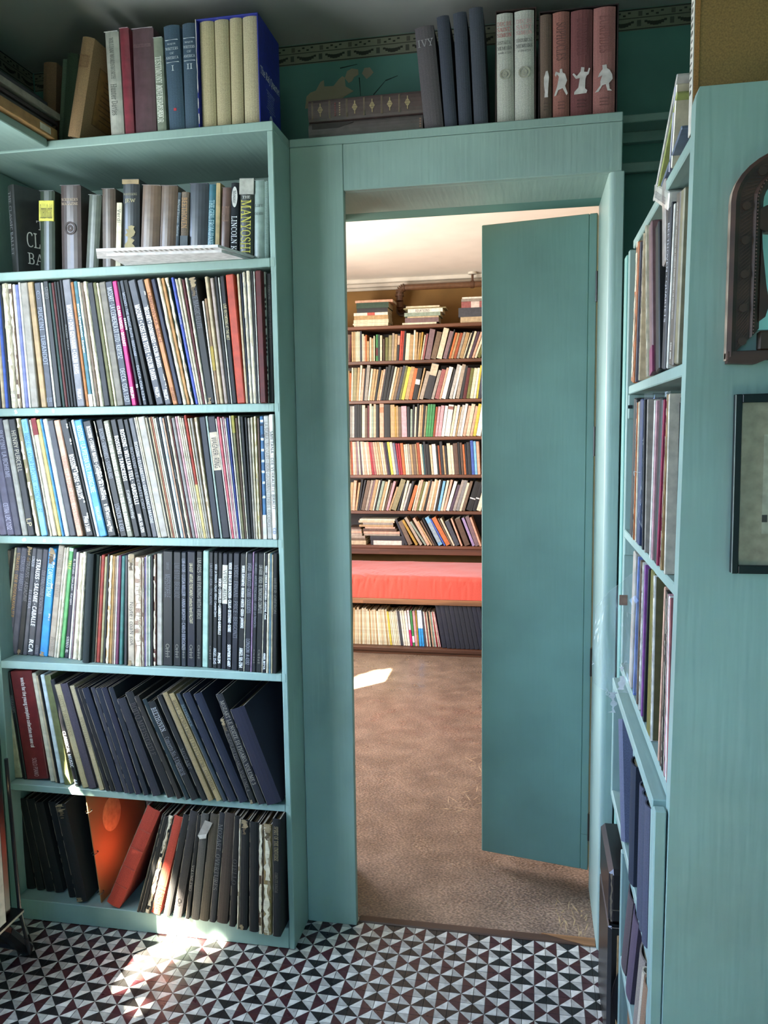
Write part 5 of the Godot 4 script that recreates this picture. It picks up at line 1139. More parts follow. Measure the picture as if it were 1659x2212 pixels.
		"f;-.6761;1.1005;-3.254;0;4.6242;.0082;.2066;.13;2f5c60;;teal paperback second spine right of the rust spine, far room's fourth shelf;",
		"f;-.6641;1.1006;-3.254;0;4.1813;.0125;.2253;.13;2b2b2f;;charcoal paperback third spine right of the rust spine, far room's fourth shelf;",
		"f;-.6445;1.101;-3.254;0;4.4977;.021;.2094;.13;17171a;;black paperback second spine left of the broad white spine, far room's fourth shelf;",
		"f;-.6223;1.1007;-3.254;0;4.584;.0137;.2034;.13;c3ad8c;;beige paperback just left of the broad white spine, far room's fourth shelf;",
		"f;-.6003;1.1011;-3.254;0;4.4315;.0247;.2081;.13;e6e1d6;;broad white spine, far room's fourth shelf;",
		"f;-.5806;1.1006;-3.254;0;4.6321;.01;.1971;.13;17171a;;black paperback just right of the broad white spine, far room's fourth shelf;",
		"f;-.5675;1.1006;-3.254;0;4.4878;.0106;.1997;.13;9c4a26;;rust paperback second spine right of the broad white spine, far room's fourth shelf;",
		"f;-.5516;1.1008;-3.254;0;3.8681;.0179;.2255;.13;2b2b2f;;charcoal paperback third spine right of the broad white spine, far room's fourth shelf;",
		"f;-.5351;1.1006;-3.254;0;4.3056;.0106;.1988;.13;b49468;;tan paperback second spine left of the left of two cream spines, far room's fourth shelf;",
		"f;-.5208;1.1006;-3.254;0;4.2984;.0124;.1955;.13;2b2b2f;;charcoal paperback just left of the left of two cream spines, far room's fourth shelf;",
		"f;-.501;1.1009;-3.254;0;3.8358;.0215;.2129;.13;d9cdb0;;left of two cream spines, far room's fourth shelf;",
		"f;-.48;1.1008;-3.254;0;4.1109;.016;.2004;.13;d9cdb0;;cream paperback just right of the left of two cream spines, far room's fourth shelf;",
		"f;-.4555;1.1011;-3.254;0;3.8774;.0274;.2126;.13;5a4334;;wide brown spine, far room's fourth shelf;",
		"f;-.4327;1.1006;-3.254;0;3.7535;.0123;.2207;.13;17171a;;black paperback just right of the wide brown spine, far room's fourth shelf;",
		"f;-.416;1.1007;-3.254;0;3.8386;.0153;.2167;.13;5a4334;;brown paperback second spine right of the wide brown spine, far room's fourth shelf;",
		"f;-.3994;1.1006;-3.254;0;4.0838;.0123;.205;.13;bf6a35;;orange paperback third spine right of the wide brown spine, far room's fourth shelf;",
		"f;-.3858;1.1005;-3.254;0;3.8846;.0092;.2103;.13;191e2e;;navy paperback second spine left of the blue spine, far room's fourth shelf;",
		"f;-.368;1.1009;-3.254;0;3.6645;.0219;.2186;.13;2b2b2f;;charcoal paperback just left of the blue spine, far room's fourth shelf;",
		"f;-.3451;1.1007;-3.254;0;3.3523;.0182;.2293;.13;3f5aa8;;blue spine, far room's fourth shelf;",
		"f;-.3256;1.1006;-3.254;0;3.2999;.0152;.225;.13;79b4d6;;light blue paperback just right of the blue spine, far room's fourth shelf;",
		"f;-.3063;1.1007;-3.254;0;3.2273;.0176;.2231;.13;d6a58a;;peach paperback second spine right of the blue spine, far room's fourth shelf;",
		"@paperbacks on the far room's fifth shelf",
		"f;-1.2043;.8514;-3.254;0;-4.9211;.0188;.197;.13;b49468;;tan paperback fifth spine left of the wide umber spine, far room's fifth shelf;",
		"f;-1.1828;.8515;-3.254;0;-5.0412;.0194;.2096;.13;d6a58a;;peach paperback fourth spine left of the wide umber spine, far room's fifth shelf;",
		"f;-1.1635;.8515;-3.254;0;-8.3285;.0129;.1971;.13;b49468;;tan paperback third spine left of the wide umber spine, far room's fifth shelf;",
		"f;-1.1491;.8515;-3.254;0;-9.4735;.011;.2186;.13;17171a;;black paperback second spine left of the wide umber spine, far room's fifth shelf;",
		"f;-1.1357;.8516;-3.254;0;-11.2989;.0096;.2164;.13;2b2b2f;;charcoal paperback just left of the wide umber spine, far room's fifth shelf;",
		"f;-1.1151;.8534;-3.254;0;-13.0661;.0251;.2118;.13;6f5a47;;wide umber spine, far room's fifth shelf;",
		"f;-1.0915;.8524;-3.254;0;-12.9774;.0157;.2153;.13;a59684;;taupe paperback just right of the wide umber spine, far room's fifth shelf;",
		"f;-1.0757;.8517;-3.254;0;-12.9778;.0095;.2165;.13;7d6468;;mauve paperback second spine right of the wide umber spine, far room's fifth shelf;",
		"f;-1.0586;.8528;-3.254;0;-12.902;.02;.2186;.13;b49468;;tan paperback third spine right of the wide umber spine, far room's fifth shelf;",
		"f;-1.0407;.8517;-3.254;0;-13.1511;.0095;.2165;.13;d9cdb0;;cream paperback second spine left of the sage green spine, far room's fifth shelf;",
		"f;-1.0294;.8515;-3.254;0;-12.9131;.0083;.2219;.13;17171a;;black paperback just left of the sage green spine, far room's fifth shelf;",
		"f;-1.0132;.8527;-3.254;0;-13.6605;.0181;.2102;.13;8c9c8b;;sage green spine, far room's fifth shelf;",
		"f;-.993;.8525;-3.254;0;-14.0888;.0156;.2055;.13;b49468;;tan paperback just right of the sage green spine, far room's fifth shelf;",
		"f;-.9757;.8521;-3.254;0;-13.8673;.0125;.2187;.13;d9cdb0;;cream paperback second spine right of the sage green spine, far room's fifth shelf;",
		"f;-.9595;.8524;-3.254;0;-15.8869;.013;.1973;.13;5a4334;;brown paperback third spine right of the sage green spine, far room's fifth shelf;",
		"f;-.9417;.8527;-3.254;0;-15.4691;.0154;.2103;.13;cf9aa0;;pink paperback second spine left of the widest khaki book, far room's fifth shelf;",
		"f;-.9249;.8526;-3.254;0;-19.499;.0121;.1731;.13;b49468;;tan paperback just left of the widest khaki book, far room's fifth shelf;",
		"f;-.8969;.856;-3.254;0;-18.8535;.0332;.2237;.13;8f8660;;widest khaki book, far room's fifth shelf;",
		"f;-.8659;.8522;-3.254;0;-16.3988;.0113;.1955;.13;17171a;;black paperback just right of the widest khaki book, far room's fifth shelf;",
		"f;-.845;.8525;-3.254;0;-14.4247;.0154;.2144;.13;d9cdb0;;cream paperback just left of the silver spine, far room's fifth shelf;",
		"f;-.8286;.8523;-3.254;0;-15.9344;.0121;.1948;.13;b7b3ab;;silver spine, far room's fifth shelf;",
		"f;-.8106;.8526;-3.254;0;-14.878;.0153;.2097;.13;2b2b2f;;charcoal paperback just right of the silver spine, far room's fifth shelf;",
		"f;-.7882;.8538;-3.254;0;-17.3221;.0213;.1809;.13;bf6a35;;short orange book, far room's fifth shelf;",
		"f;-.764;.8518;-3.254;0;-14.6321;.0092;.2163;.13;d9cdb0;;cream paperback just right of the short orange book, far room's fifth shelf;",
		"f;-.7483;.8525;-3.254;0;-14.2912;.0153;.2191;.13;d6a58a;;peach paperback second spine right of the short orange book, far room's fifth shelf;",
		"f;-.7318;.8523;-3.254;0;-14.7955;.0134;.2083;.13;6a6a35;;olive paperback third spine right of the short orange book, far room's fifth shelf;",
		"f;-.7141;.8525;-3.254;0;-14.7579;.0152;.2057;.13;d9cdb0;;cream paperback fourth spine right of the short orange book, far room's fifth shelf;",
		"f;-.6968;.8522;-3.254;0;-14.0834;.0128;.2121;.13;b49468;;tan paperback fifth spine right of the short orange book, far room's fifth shelf;",
		"f;-.6811;.852;-3.254;0;-13.3546;.0123;.2198;.13;17171a;;black paperback sixth spine right of the short orange book, far room's fifth shelf;",
		"f;-.664;.8523;-3.254;0;-12.8714;.0153;.2063;.13;d6a58a;;peach paperback fifth spine left of the pale blue spine, far room's fifth shelf;",
		"f;-.6474;.852;-3.254;0;-12.326;.013;.2219;.13;d9cdb0;;cream paperback fourth spine left of the pale blue spine, far room's fifth shelf;",
		"f;-.6303;.8523;-3.254;0;-11.8292;.016;.2137;.13;b49468;;tan paperback third spine left of the pale blue spine, far room's fifth shelf;",
		"f;-.6153;.8516;-3.254;0;-11.3586;.0096;.2179;.13;e6e1d6;;white paperback second spine left of the pale blue spine, far room's fifth shelf;",
		"f;-.5988;.8516;-3.254;0;-9.8439;.0117;.2066;.13;17171a;;black paperback just left of the pale blue spine, far room's fifth shelf;",
		"f;-.5821;.8522;-3.254;0;-11.0552;.0165;.2089;.13;79b4d6;;pale blue spine, far room's fifth shelf;",
		"f;-.5629;.8523;-3.254;0;-12.6139;.0152;.2136;.13;d9cdb0;;cream paperback just right of the pale blue spine, far room's fifth shelf;",
		"f;-.5444;.8524;-3.254;0;-13.951;.0151;.219;.13;d6a58a;;peach paperback just left of the broad white spine, far room's fifth shelf;",
		"f;-.5226;.8535;-3.254;0;-16.2802;.0208;.21;.13;e6e1d6;;broad white spine, far room's fifth shelf;",
		"f;-.4996;.8533;-3.254;0;-17.8936;.0176;.1849;.13;4d3a4a;;dark plum paperback just right of the broad white spine, far room's fifth shelf;",
		"f;-.4781;.8533;-3.254;0;-17.2434;.0179;.2199;.13;9a9186;;stone grey paperback just left of the grey spine, far room's fifth shelf;",
		"f;-.4552;.8536;-3.254;0;-16.7562;.0209;.2166;.13;85827f;;grey spine, far room's fifth shelf;",
		"f;-.4343;.8527;-3.254;0;-16.2463;.0148;.2002;.13;d9cdb0;;cream paperback just right of the grey spine, far room's fifth shelf;",
		"f;-.4144;.8531;-3.254;0;-16.0001;.0177;.2102;.13;6f5a47;;warm brown paperback left of the black book with a white line, far room's fifth shelf;",
		"f;-.3755;.8562;-3.254;0;-17.3701;.0377;.2035;.13;17171a;;black book with a white line, far room's fifth shelf;#~0.56~0.6~d8d8d8",
		"f;-.3413;.8539;-3.254;0;-16.5683;.0234;.2119;.13;17171a;;black paperback just right of the black book with a white line, far room's fifth shelf;#~0.56~0.6~d8d8d8",
		"f;-.3112;.8547;-3.254;0;-16.7655;.0285;.2087;.13;d9cdb0;;cream paperback second right of the black book with a white line, far room's fifth shelf;",
		"@paperbacks on the far room's sixth shelf",
		"f;-.8087;.6122;-3.254;0;22.1224;.0143;.1945;.13;2b2b2f;;charcoal paperback just left of the umber book, far room's sixth shelf;",
		"f;-.7804;.6153;-3.254;0;24.0213;.0283;.1777;.13;6f5a47;;umber book, far room's sixth shelf;",
		"f;-.7363;.6135;-3.254;0;29.3705;.0159;.1981;.13;b08a35;;mustard yellow book, far room's sixth shelf;",
		"f;-.7055;.614;-3.254;0;29.6873;.0179;.2199;.13;a59684;;taupe paperback just right of the mustard yellow book, far room's sixth shelf;",
		"f;-.6737;.613;-3.254;0;33.0355;.0126;.1934;.13;8c9c8b;;grey-green paperback second spine right of the mustard yellow book, far room's sixth shelf;",
		"f;-.654;.6138;-3.254;0;28.8606;.0174;.2131;.13;d6a58a;;peach paperback third spine right of the mustard yellow book, far room's sixth shelf;",
		"f;-.6325;.6124;-3.254;0;29.9681;.0114;.1922;.13;b49468;;tan paperback third spine left of the pale blue book, far room's sixth shelf;",
		"f;-.6159;.6118;-3.254;0;28.2533;.0094;.1921;.13;6f5a47;;warm brown paperback second spine left of the pale blue book, far room's sixth shelf;",
		"f;-.6016;.6119;-3.254;0;26.2833;.0107;.2088;.13;17171a;;black paperback just left of the pale blue book, far room's sixth shelf;",
		"f;-.5708;.6157;-3.254;0;26.6886;.0273;.2144;.13;79b4d6;;pale blue book, far room's sixth shelf;#~0.2~0.9~8fa3ac",
		"f;-.5415;.6119;-3.254;0;28.2393;.0099;.2101;.13;3f5aa8;;blue paperback just right of the pale blue book, far room's sixth shelf;",
		"f;-.518;.6162;-3.254;0;28.0422;.0284;.214;.13;bf6a35;;orange tan book, far room's sixth shelf;",
		"f;-.4921;.6116;-3.254;0;26.6141;.0089;.2097;.13;6f5a47;;warm brown paperback just right of the orange tan book, far room's sixth shelf;",
		"f;-.4779;.6121;-3.254;0;25.9348;.0117;.2088;.13;d9cdb0;;cream paperback just left of the slate book, far room's sixth shelf;",
		"f;-.4534;.6152;-3.254;0;24.1741;.0275;.1839;.13;3f424c;;slate book, far room's sixth shelf;",
		"f;-.4253;.6115;-3.254;0;20.8395;.011;.2013;.13;d6a58a;;peach paperback just right of the slate book, far room's sixth shelf;",
		"f;-.3872;.6157;-3.254;0;20.7853;.0349;.1964;.13;5a4334;;wide brown book, far room's sixth shelf;",
		"f;-.3438;.6127;-3.254;0;21.2518;.0172;.2055;.13;a58fb8;;lilac book, far room's sixth shelf;",
		"f;-.3189;.6137;-3.254;0;19.622;.0247;.2126;.13;7d6468;;mauve paperback just right of the lilac book, far room's sixth shelf;",
		"f;-.296;.6117;-3.254;0;19.4799;.0127;.2092;.13;d6a58a;;peach paperback second spine right of the lilac book, far room's sixth shelf;",
		"@paperbacks on the shelf beneath the bench",
		"f;-1.1058;.0457;-2.73;0;1.8852;.0143;.2287;.13;d9cdb0;;cream paperback second spine left of the leftmost cream spine, shelf beneath the bench;",
		"f;-1.0892;.0455;-2.73;0;.1798;.0143;.2287;.13;b49468;;tan paperback just left of the leftmost cream spine, shelf beneath the bench;",
		"f;-1.0736;.0457;-2.73;0;-1.4338;.0125;.2343;.13;b49468;;leftmost cream spine, shelf beneath the bench;",
		"f;-1.0604;.0456;-2.73;0;-1.0895;.0108;.2233;.13;d9cdb0;;cream paperback just right of the leftmost cream spine, shelf beneath the bench;",
		"f;-1.0472;.0456;-2.73;0;-.7852;.0125;.2392;.13;c3ad8c;;beige paperback second spine right of the leftmost cream spine, shelf beneath the bench;",
		"f;-1.034;.0455;-2.73;0;-.4103;.0107;.2245;.13;d9cdb0;;cream paperback third spine right of the leftmost cream spine, shelf beneath the bench;",
		"f;-1.0226;.0455;-2.73;0;-.1085;.009;.2283;.13;b49468;;tan paperback fourth spine right of the leftmost cream spine, shelf beneath the bench;",
		"f;-1.0129;.0455;-2.73;0;.1211;.0072;.2361;.13;ece4c8;;ivory paperback fifth spine right of the leftmost cream spine, shelf beneath the bench;",
		"f;-1.0041;.0455;-2.73;0;.3556;.0072;.2324;.13;d9cdb0;;cream paperback sixth spine right of the leftmost cream spine, shelf beneath the bench;",
		"f;-.9937;.0456;-2.73;0;.5569;.0105;.237;.13;c3ad8c;;beige paperback seventh spine right of the leftmost cream spine, shelf beneath the bench;",
		"f;-.9814;.0456;-2.73;0;.9911;.0104;.2283;.13;d9cdb0;;cream paperback eighth spine right of the leftmost cream spine, shelf beneath the bench;",
		"f;-.9708;.0456;-2.73;0;1.4718;.0072;.2184;.13;ece4c8;;ivory paperback eighth spine left of the bulkiest cream spine, shelf beneath the bench;",
		"f;-.9612;.0456;-2.73;0;1.6336;.0089;.2287;.13;b49468;;tan paperback seventh spine left of the bulkiest cream spine, shelf beneath the bench;",
		"f;-.9507;.0457;-2.73;0;2.0516;.0089;.2212;.13;d9cdb0;;cream paperback sixth spine left of the bulkiest cream spine, shelf beneath the bench;",
		"f;-.9393;.0457;-2.73;0;2.3009;.0107;.227;.13;c3ad8c;;beige paperback fifth spine left of the bulkiest cream spine, shelf beneath the bench;",
		"f;-.9271;.0457;-2.73;0;2.6682;.0106;.2277;.13;d9cdb0;;cream paperback fourth spine left of the bulkiest cream spine, shelf beneath the bench;",
		"f;-.9166;.0457;-2.73;0;3.0503;.0071;.2274;.13;b49468;;tan paperback third spine left of the bulkiest cream spine, shelf beneath the bench;",
		"f;-.9053;.0459;-2.73;0;3.4715;.0124;.2193;.13;ece4c8;;ivory paperback second spine left of the bulkiest cream spine, shelf beneath the bench;",
		"f;-.8922;.0458;-2.73;0;3.7069;.0106;.2295;.13;d9cdb0;;cream paperback just left of the bulkiest cream spine, shelf beneath the bench;",
		"f;-.8809;.0458;-2.73;0;4.054;.0089;.2306;.13;c3ad8c;;bulkiest cream spine, shelf beneath the bench;",
		"f;-.8713;.0458;-2.73;0;4.4067;.0071;.2291;.13;d9cdb0;;cream paperback just right of the bulkiest cream spine, shelf beneath the bench;",
		"f;-.8618;.0459;-2.73;0;4.6275;.0088;.231;.13;ece4c8;;ivory paperback second spine right of the bulkiest cream spine, shelf beneath the bench;",
		"f;-.8514;.0459;-2.73;0;5.0125;.0088;.2282;.13;b49468;;tan paperback second spine left of the yellow spine, shelf beneath the bench;",
		"f;-.8413;.0459;-2.73;0;5.2568;.0081;.2311;.13;d9cdb0;;cream paperback just left of the yellow spine, shelf beneath the bench;",
		"f;-.8294;.0461;-2.73;0;5.828;.0111;.219;.13;d8c24a;;yellow spine, shelf beneath the bench;",
		"f;-.8161;.046;-2.73;0;6.0384;.0099;.2173;.13;d9cdb0;;cream paperback just right of the yellow spine, shelf beneath the bench;",
		"f;-.8043;.046;-2.73;0;6.1238;.0093;.219;.13;ece4c8;;ivory paperback second spine right of the yellow spine, shelf beneath the bench;",
		"f;-.7928;.046;-2.73;0;6.3011;.0093;.2176;.13;d9cdb0;;cream paperback third spine right of the yellow spine, shelf beneath the bench;",
		"f;-.7813;.046;-2.73;0;6.311;.0093;.2214;.13;d9cdb0;;cream paperback second spine left of the slate spine, shelf beneath the bench;",
		"f;-.7715;.0458;-2.73;0;6.2604;.0059;.2271;.13;e6e1d6;;white paperback just left of the slate spine, shelf beneath the bench;",
		"f;-.7586;.0463;-2.73;0;6.4517;.0144;.2241;.13;3f424c;;slate spine, shelf beneath the bench;",
		"f;-.7433;.0462;-2.73;0;6.6142;.0116;.2248;.13;e6e1d6;;white paperback just right of the slate spine, shelf beneath the bench;",
		"f;-.7296;.0461;-2.73;0;6.4398;.0116;.2283;.13;ece4c8;;ivory paperback second spine right of the slate spine, shelf beneath the bench;",
		"f;-.7147;.0462;-2.73;0;6.1005;.0138;.2256;.13;e6e1d6;;white paperback just left of the white and magenta spine, shelf beneath the bench;",
		"f;-.6986;.0461;-2.73;0;5.4584;.0127;.2305;.13;c4186f;;white and magenta spine, shelf beneath the bench;#~0.0~0.55~e6d8dc",
		"f;-.6829;.046;-2.73;0;5.0439;.0121;.2279;.13;3f8a4e;;green paperback just right of the white and magenta spine, shelf beneath the bench;#~0.72~0.9~ffffff",
		"f;-.6669;.0461;-2.73;0;4.6267;.0144;.2265;.13;cf9aa0;;pink paperback second spine right of the white and magenta spine, shelf beneath the bench;",
		"f;-.6543;.0457;-2.73;0;4.0403;.0064;.2306;.13;b08a35;;ochre paperback just left of the left blue and white spine, shelf beneath the bench;",
		"f;-.6406;.046;-2.73;0;3.7341;.0145;.2316;.13;2b93d8;;left blue and white spine, shelf beneath the bench;#~0.0~0.5~d8e4f0",
		"f;-.6238;.046;-2.73;0;4.5118;.0127;.2308;.13;2b93d8;;bright blue paperback just right of the left blue and white spine, shelf beneath the bench;#~0.0~0.5~d8e4f0",
		"f;-.6085;.046;-2.73;0;5.3082;.0115;.2265;.13;3f424c;;slate paperback second spine right of the left blue and white spine, shelf beneath the bench;",
		"f;-.5968;.0458;-2.73;0;5.9719;.0064;.2251;.13;e6e1d6;;white paperback third spine right of the left blue and white spine, shelf beneath the bench;",
		"f;-.5878;.0458;-2.73;0;6.3041;.0064;.2208;.13;9c5a58;;rose paperback fourth spine right of the left blue and white spine, shelf beneath the bench;",
		"f;-.5787;.0459;-2.73;0;6.4143;.0064;.2217;.13;d9cdb0;;cream paperback fifth spine right of the left blue and white spine, shelf beneath the bench;",
		"f;-.5696;.0459;-2.73;0;6.5179;.0064;.2228;.13;17171a;;black paperback fourth spine left of the thin crimson spine, shelf beneath the bench;",
		"f;-.5606;.0459;-2.73;0;6.5021;.0064;.2277;.13;d6a58a;;peach paperback third spine left of the thin crimson spine, shelf beneath the bench;",
		"f;-.5515;.0459;-2.73;0;6.7724;.0063;.2234;.13;8c9c8b;;grey-green paperback second spine left of the thin crimson spine, shelf beneath the bench;",
		"f;-.543;.0458;-2.73;0;6.984;.0053;.2243;.13;e6e1d6;;thin white paperback just left of the thin crimson spine, shelf beneath the bench;",
		"f;-.534;.0459;-2.73;0;7.9168;.0052;.2259;.13;a02030;;thin crimson spine, shelf beneath the bench;",
		"f;-.5251;.0459;-2.73;0;8.8501;.0049;.2271;.13;d9cdb0;;thin cream paperback just right of the thin crimson spine, shelf beneath the bench;",
		"f;-.5154;.046;-2.73;0;9.8715;.0063;.2262;.13;cf9aa0;;pink paperback just left of the first blue-black volume, shelf beneath the bench;",
		"f;-.4877;.0476;-2.7114;0;9.2468;.0262;.2799;.13;191e2e;;first blue-black volume, shelf beneath the bench;",
		"f;-.4576;.0476;-2.702;0;9.4269;.0261;.2802;.13;191e2e;;navy paperback just right of the first blue-black volume, shelf beneath the bench;",
		"f;-.4286;.0477;-2.702;0;9.6433;.026;.2787;.13;191e2e;;navy paperback second spine right of the first blue-black volume, shelf beneath the bench;",
		"f;-.3996;.0477;-2.702;0;9.7946;.0259;.2787;.13;191e2e;;navy paperback third spine right of the first blue-black volume, shelf beneath the bench;",
		"f;-.3707;.0477;-2.702;0;9.9477;.0258;.2786;.13;191e2e;;navy paperback fourth spine right of the first blue-black volume, shelf beneath the bench;",
		"f;-.3419;.0478;-2.702;0;10.1667;.0258;.2768;.13;191e2e;;navy paperback fifth spine right of the first blue-black volume, shelf beneath the bench;",
		"f;-.3131;.0478;-2.702;0;10.2645;.0257;.2766;.13;191e2e;;navy paperback sixth spine right of the first blue-black volume, shelf beneath the bench;",
		"f;-.2844;.0478;-2.702;0;10.3877;.0256;.2745;.13;191e2e;;navy paperback seventh spine right of the first blue-black volume, shelf beneath the bench;",
		"f;-.2558;.0478;-2.702;0;10.4308;.0256;.2746;.13;191e2e;;navy paperback eighth spine right of the first blue-black volume, shelf beneath the bench;",
		"f;-.2272;.0478;-2.702;0;10.5695;.0255;.2722;.13;191e2e;;navy paperback ninth spine right of the first blue-black volume, shelf beneath the bench;",
		"@books in the left stack on top of the far shelves",
		"f;-.92;2.1171;-3.2564;0;90;.0124;.2357;.172;d9cdb0;;thin cream book, lowest, left stack above far shelves;",
		"f;-.9198;2.1283;-3.2621;0;90;.0089;.2449;.1534;ece4c8;;thin ivory book, second from the bottom, left stack above far shelves;",
		"f;-.9165;2.1446;-3.2569;0;90;.0225;.2419;.1735;d9cdb0;;broad cream book, third from the bottom, left stack above far shelves;",
		"f;-.9192;2.1701;-3.259;0;90;.0272;.2356;.1608;b49468;;tan book, fourth from the bottom, left stack above far shelves;",
		"f;-.922;2.1937;-3.2618;0;90;.0189;.2354;.1706;e6e1d6;;white book, with a red patch, fifth from the bottom, left stack above far shelves;#~0.4~0.62~c0564a",
		"f;-.9216;2.2177;-3.2595;0;90;.0277;.2136;.1678;2b2b2f;;charcoal book, sixth from the bottom, left stack above far shelves;",
		"f;-.915;2.2507;-3.2589;0;90;.0371;.2229;.1726;2f4a3a;;thick dark green book, seventh from the bottom, left stack above far shelves;",
		"f;-.8872;2.2778;-3.2625;0;90;.0159;.2592;.1575;d6a58a;;peach book, topmost, left stack above far shelves;",
		"@books in the middle stack on top of the far shelves",
		"f;-.5906;2.1173;-3.2562;0;90;.0129;.2315;.1775;ece4c8;;thin ivory book, lowest, middle stack above far shelves;",
		"f;-.5766;2.1395;-3.257;0;90;.0304;.227;.1512;7d6468;;pinkish lettered book, second from the bottom, middle stack above far shelves;POEMS · SELECTED~0.2~0.7~7a5a50",
		"f;-.5765;2.1606;-3.2635;0;90;.0105;.2115;.1581;c3ad8c;;thin beige book, third from the bottom, middle stack above far shelves;",
		"f;-.5644;2.1785;-3.2606;0;90;.0239;.2448;.1687;8c9c8b;;greenish book, fourth from the bottom, middle stack above far shelves;",
		"f;-.5493;2.203;-3.2632;0;90;.0239;.2353;.1662;e6e1d6;;white lettered book, fifth from the bottom, middle stack above far shelves;RELATIONS~0.22~0.62~26221e",
		"f;-.5283;2.2187;-3.2634;0;90;.0064;.2864;.1526;8f8660;;thin broad khaki book, sixth from the bottom, middle stack above far shelves;",
		"f;-.5701;2.2278;-3.2586;0;90;.0105;.2263;.1665;d9cdb0;;thin cream book, topmost, middle stack above far shelves;",
		"@books in the right stack on top of the far shelves",
		"f;-.2886;2.1297;-3.259;0;90;.0377;.1419;.1612;c3ad8c;;beige book, lowest, right stack above far shelves;",
		"f;-.2651;2.1786;-3.2602;0;90;.0589;.1783;.1563;3f424c;;thick slate blue book, second from the bottom, right stack above far shelves;",
		"f;-.2651;2.2285;-3.2613;0;90;.0398;.1591;.1723;9c5a58;;red book, with a portrait, third from the bottom, right stack above far shelves;#~0.4~0.75~d8c8c0",
		"f;-.2768;2.2571;-3.2573;0;90;.0161;.1473;.1522;9a9186;;grey-green book, fourth from the bottom, right stack above far shelves;",
		"f;-.2651;2.2718;-3.263;0;90;.0121;.1542;.1743;e6e1d6;;white book, topmost, right stack above far shelves;",
		"@books in the low stack at the left of the sixth shelf",
		"f;-1.0969;.6239;-3.259;0;90;.0285;.1305;.1731;c3ad8c;;beige book, lowest, low sixth-shelf stack;",
		"f;-1.1011;.6467;-3.2623;0;90;.0158;.1257;.1627;6f5a47;;brown book, second from the bottom, low sixth-shelf stack;",
		"f;-1.104;.6631;-3.2619;0;90;.0158;.1225;.1743;a59684;;taupe book, third from the bottom, low sixth-shelf stack;",
		"f;-1.1254;.6815;-3.261;0;90;.0196;.1007;.1696;a59684;;taupe book, fourth from the bottom, low sixth-shelf stack;",
		"f;-1.1264;.6982;-3.2561;0;90;.0127;.098;.1598;d6a58a;;peach book, fifth from the bottom, low sixth-shelf stack;",
		"f;-1.1287;.7115;-3.2596;0;90;.0127;.0954;.1724;a59684;;taupe book, sixth from the bottom, low sixth-shelf stack;",
		"f;-1.1349;.7241;-3.2566;0;90;.0114;.0902;.1628;5a4334;;brown book, topmost, low sixth-shelf stack;",
		"@books in the tall stack on the sixth shelf",
		"f;-.824;.6253;-3.261;0;90;.0314;.2388;.1529;2b2b2f;;black book, with a white label, lowest, tall sixth-shelf stack;#~0.08~0.92~cfc8ba",
		"f;-.8287;.6573;-3.257;0;90;.0313;.2374;.1524;2b2b2f;;dark patterned book, second from the bottom, tall sixth-shelf stack;",
		"f;-.8561;.6808;-3.2633;0;90;.0144;.2542;.1669;a59684;;taupe book, third from the bottom, tall sixth-shelf stack;",
		"f;-.8559;.6958;-3.2601;0;90;.0144;.2573;.1706;d6a58a;;peach book, fourth from the bottom, tall sixth-shelf stack;",
		"f;-.8796;.7136;-3.2616;0;90;.0201;.2365;.1733;5a4334;;lettered brown book, fifth from the bottom, tall sixth-shelf stack;POEMS · SELECTED~0.2~0.7~7a5a50",
		"f;-.8902;.7299;-3.2634;0;90;.0113;.2128;.1564;d6a58a;;thin peach book, sixth from the bottom, tall sixth-shelf stack;",
		"f;-.9019;.7434;-3.2587;0;90;.0144;.2418;.1525;b49468;;tan book, seventh from the bottom, tall sixth-shelf stack;",
		"f;-.9023;.7581;-3.2616;0;90;.0138;.2155;.1717;9a9186;;stone grey book, eighth from the bottom, tall sixth-shelf stack;",
		"f;-.8927;.7727;-3.2584;0;90;.0144;.2543;.1585;c3ad8c;;beige book, ninth from the bottom, tall sixth-shelf stack;",
		"f;-.8888;.7858;-3.2629;0;90;.0106;.2515;.1607;d9cdb0;;cream book, topmost, tall sixth-shelf stack;",
	]

# ---------------------------------------------------------------- the scene
const TEAL := "8ea79e"
const DEEP := "1f4a44"
const CEIL := 2.505

func area(called: String, at: Vector3, look: Vector3, size: Vector2, energy: float, tint: Color) -> void:
	var a := AreaLight3D.new()
	a.name = called
	a.area_size = size
	a.light_energy = energy
	a.light_color = tint
	a.shadow_enabled = true
	a.area_range = 12.0
	add_child(a, true)
	a.look_at_from_position(at, look, Vector3.UP)

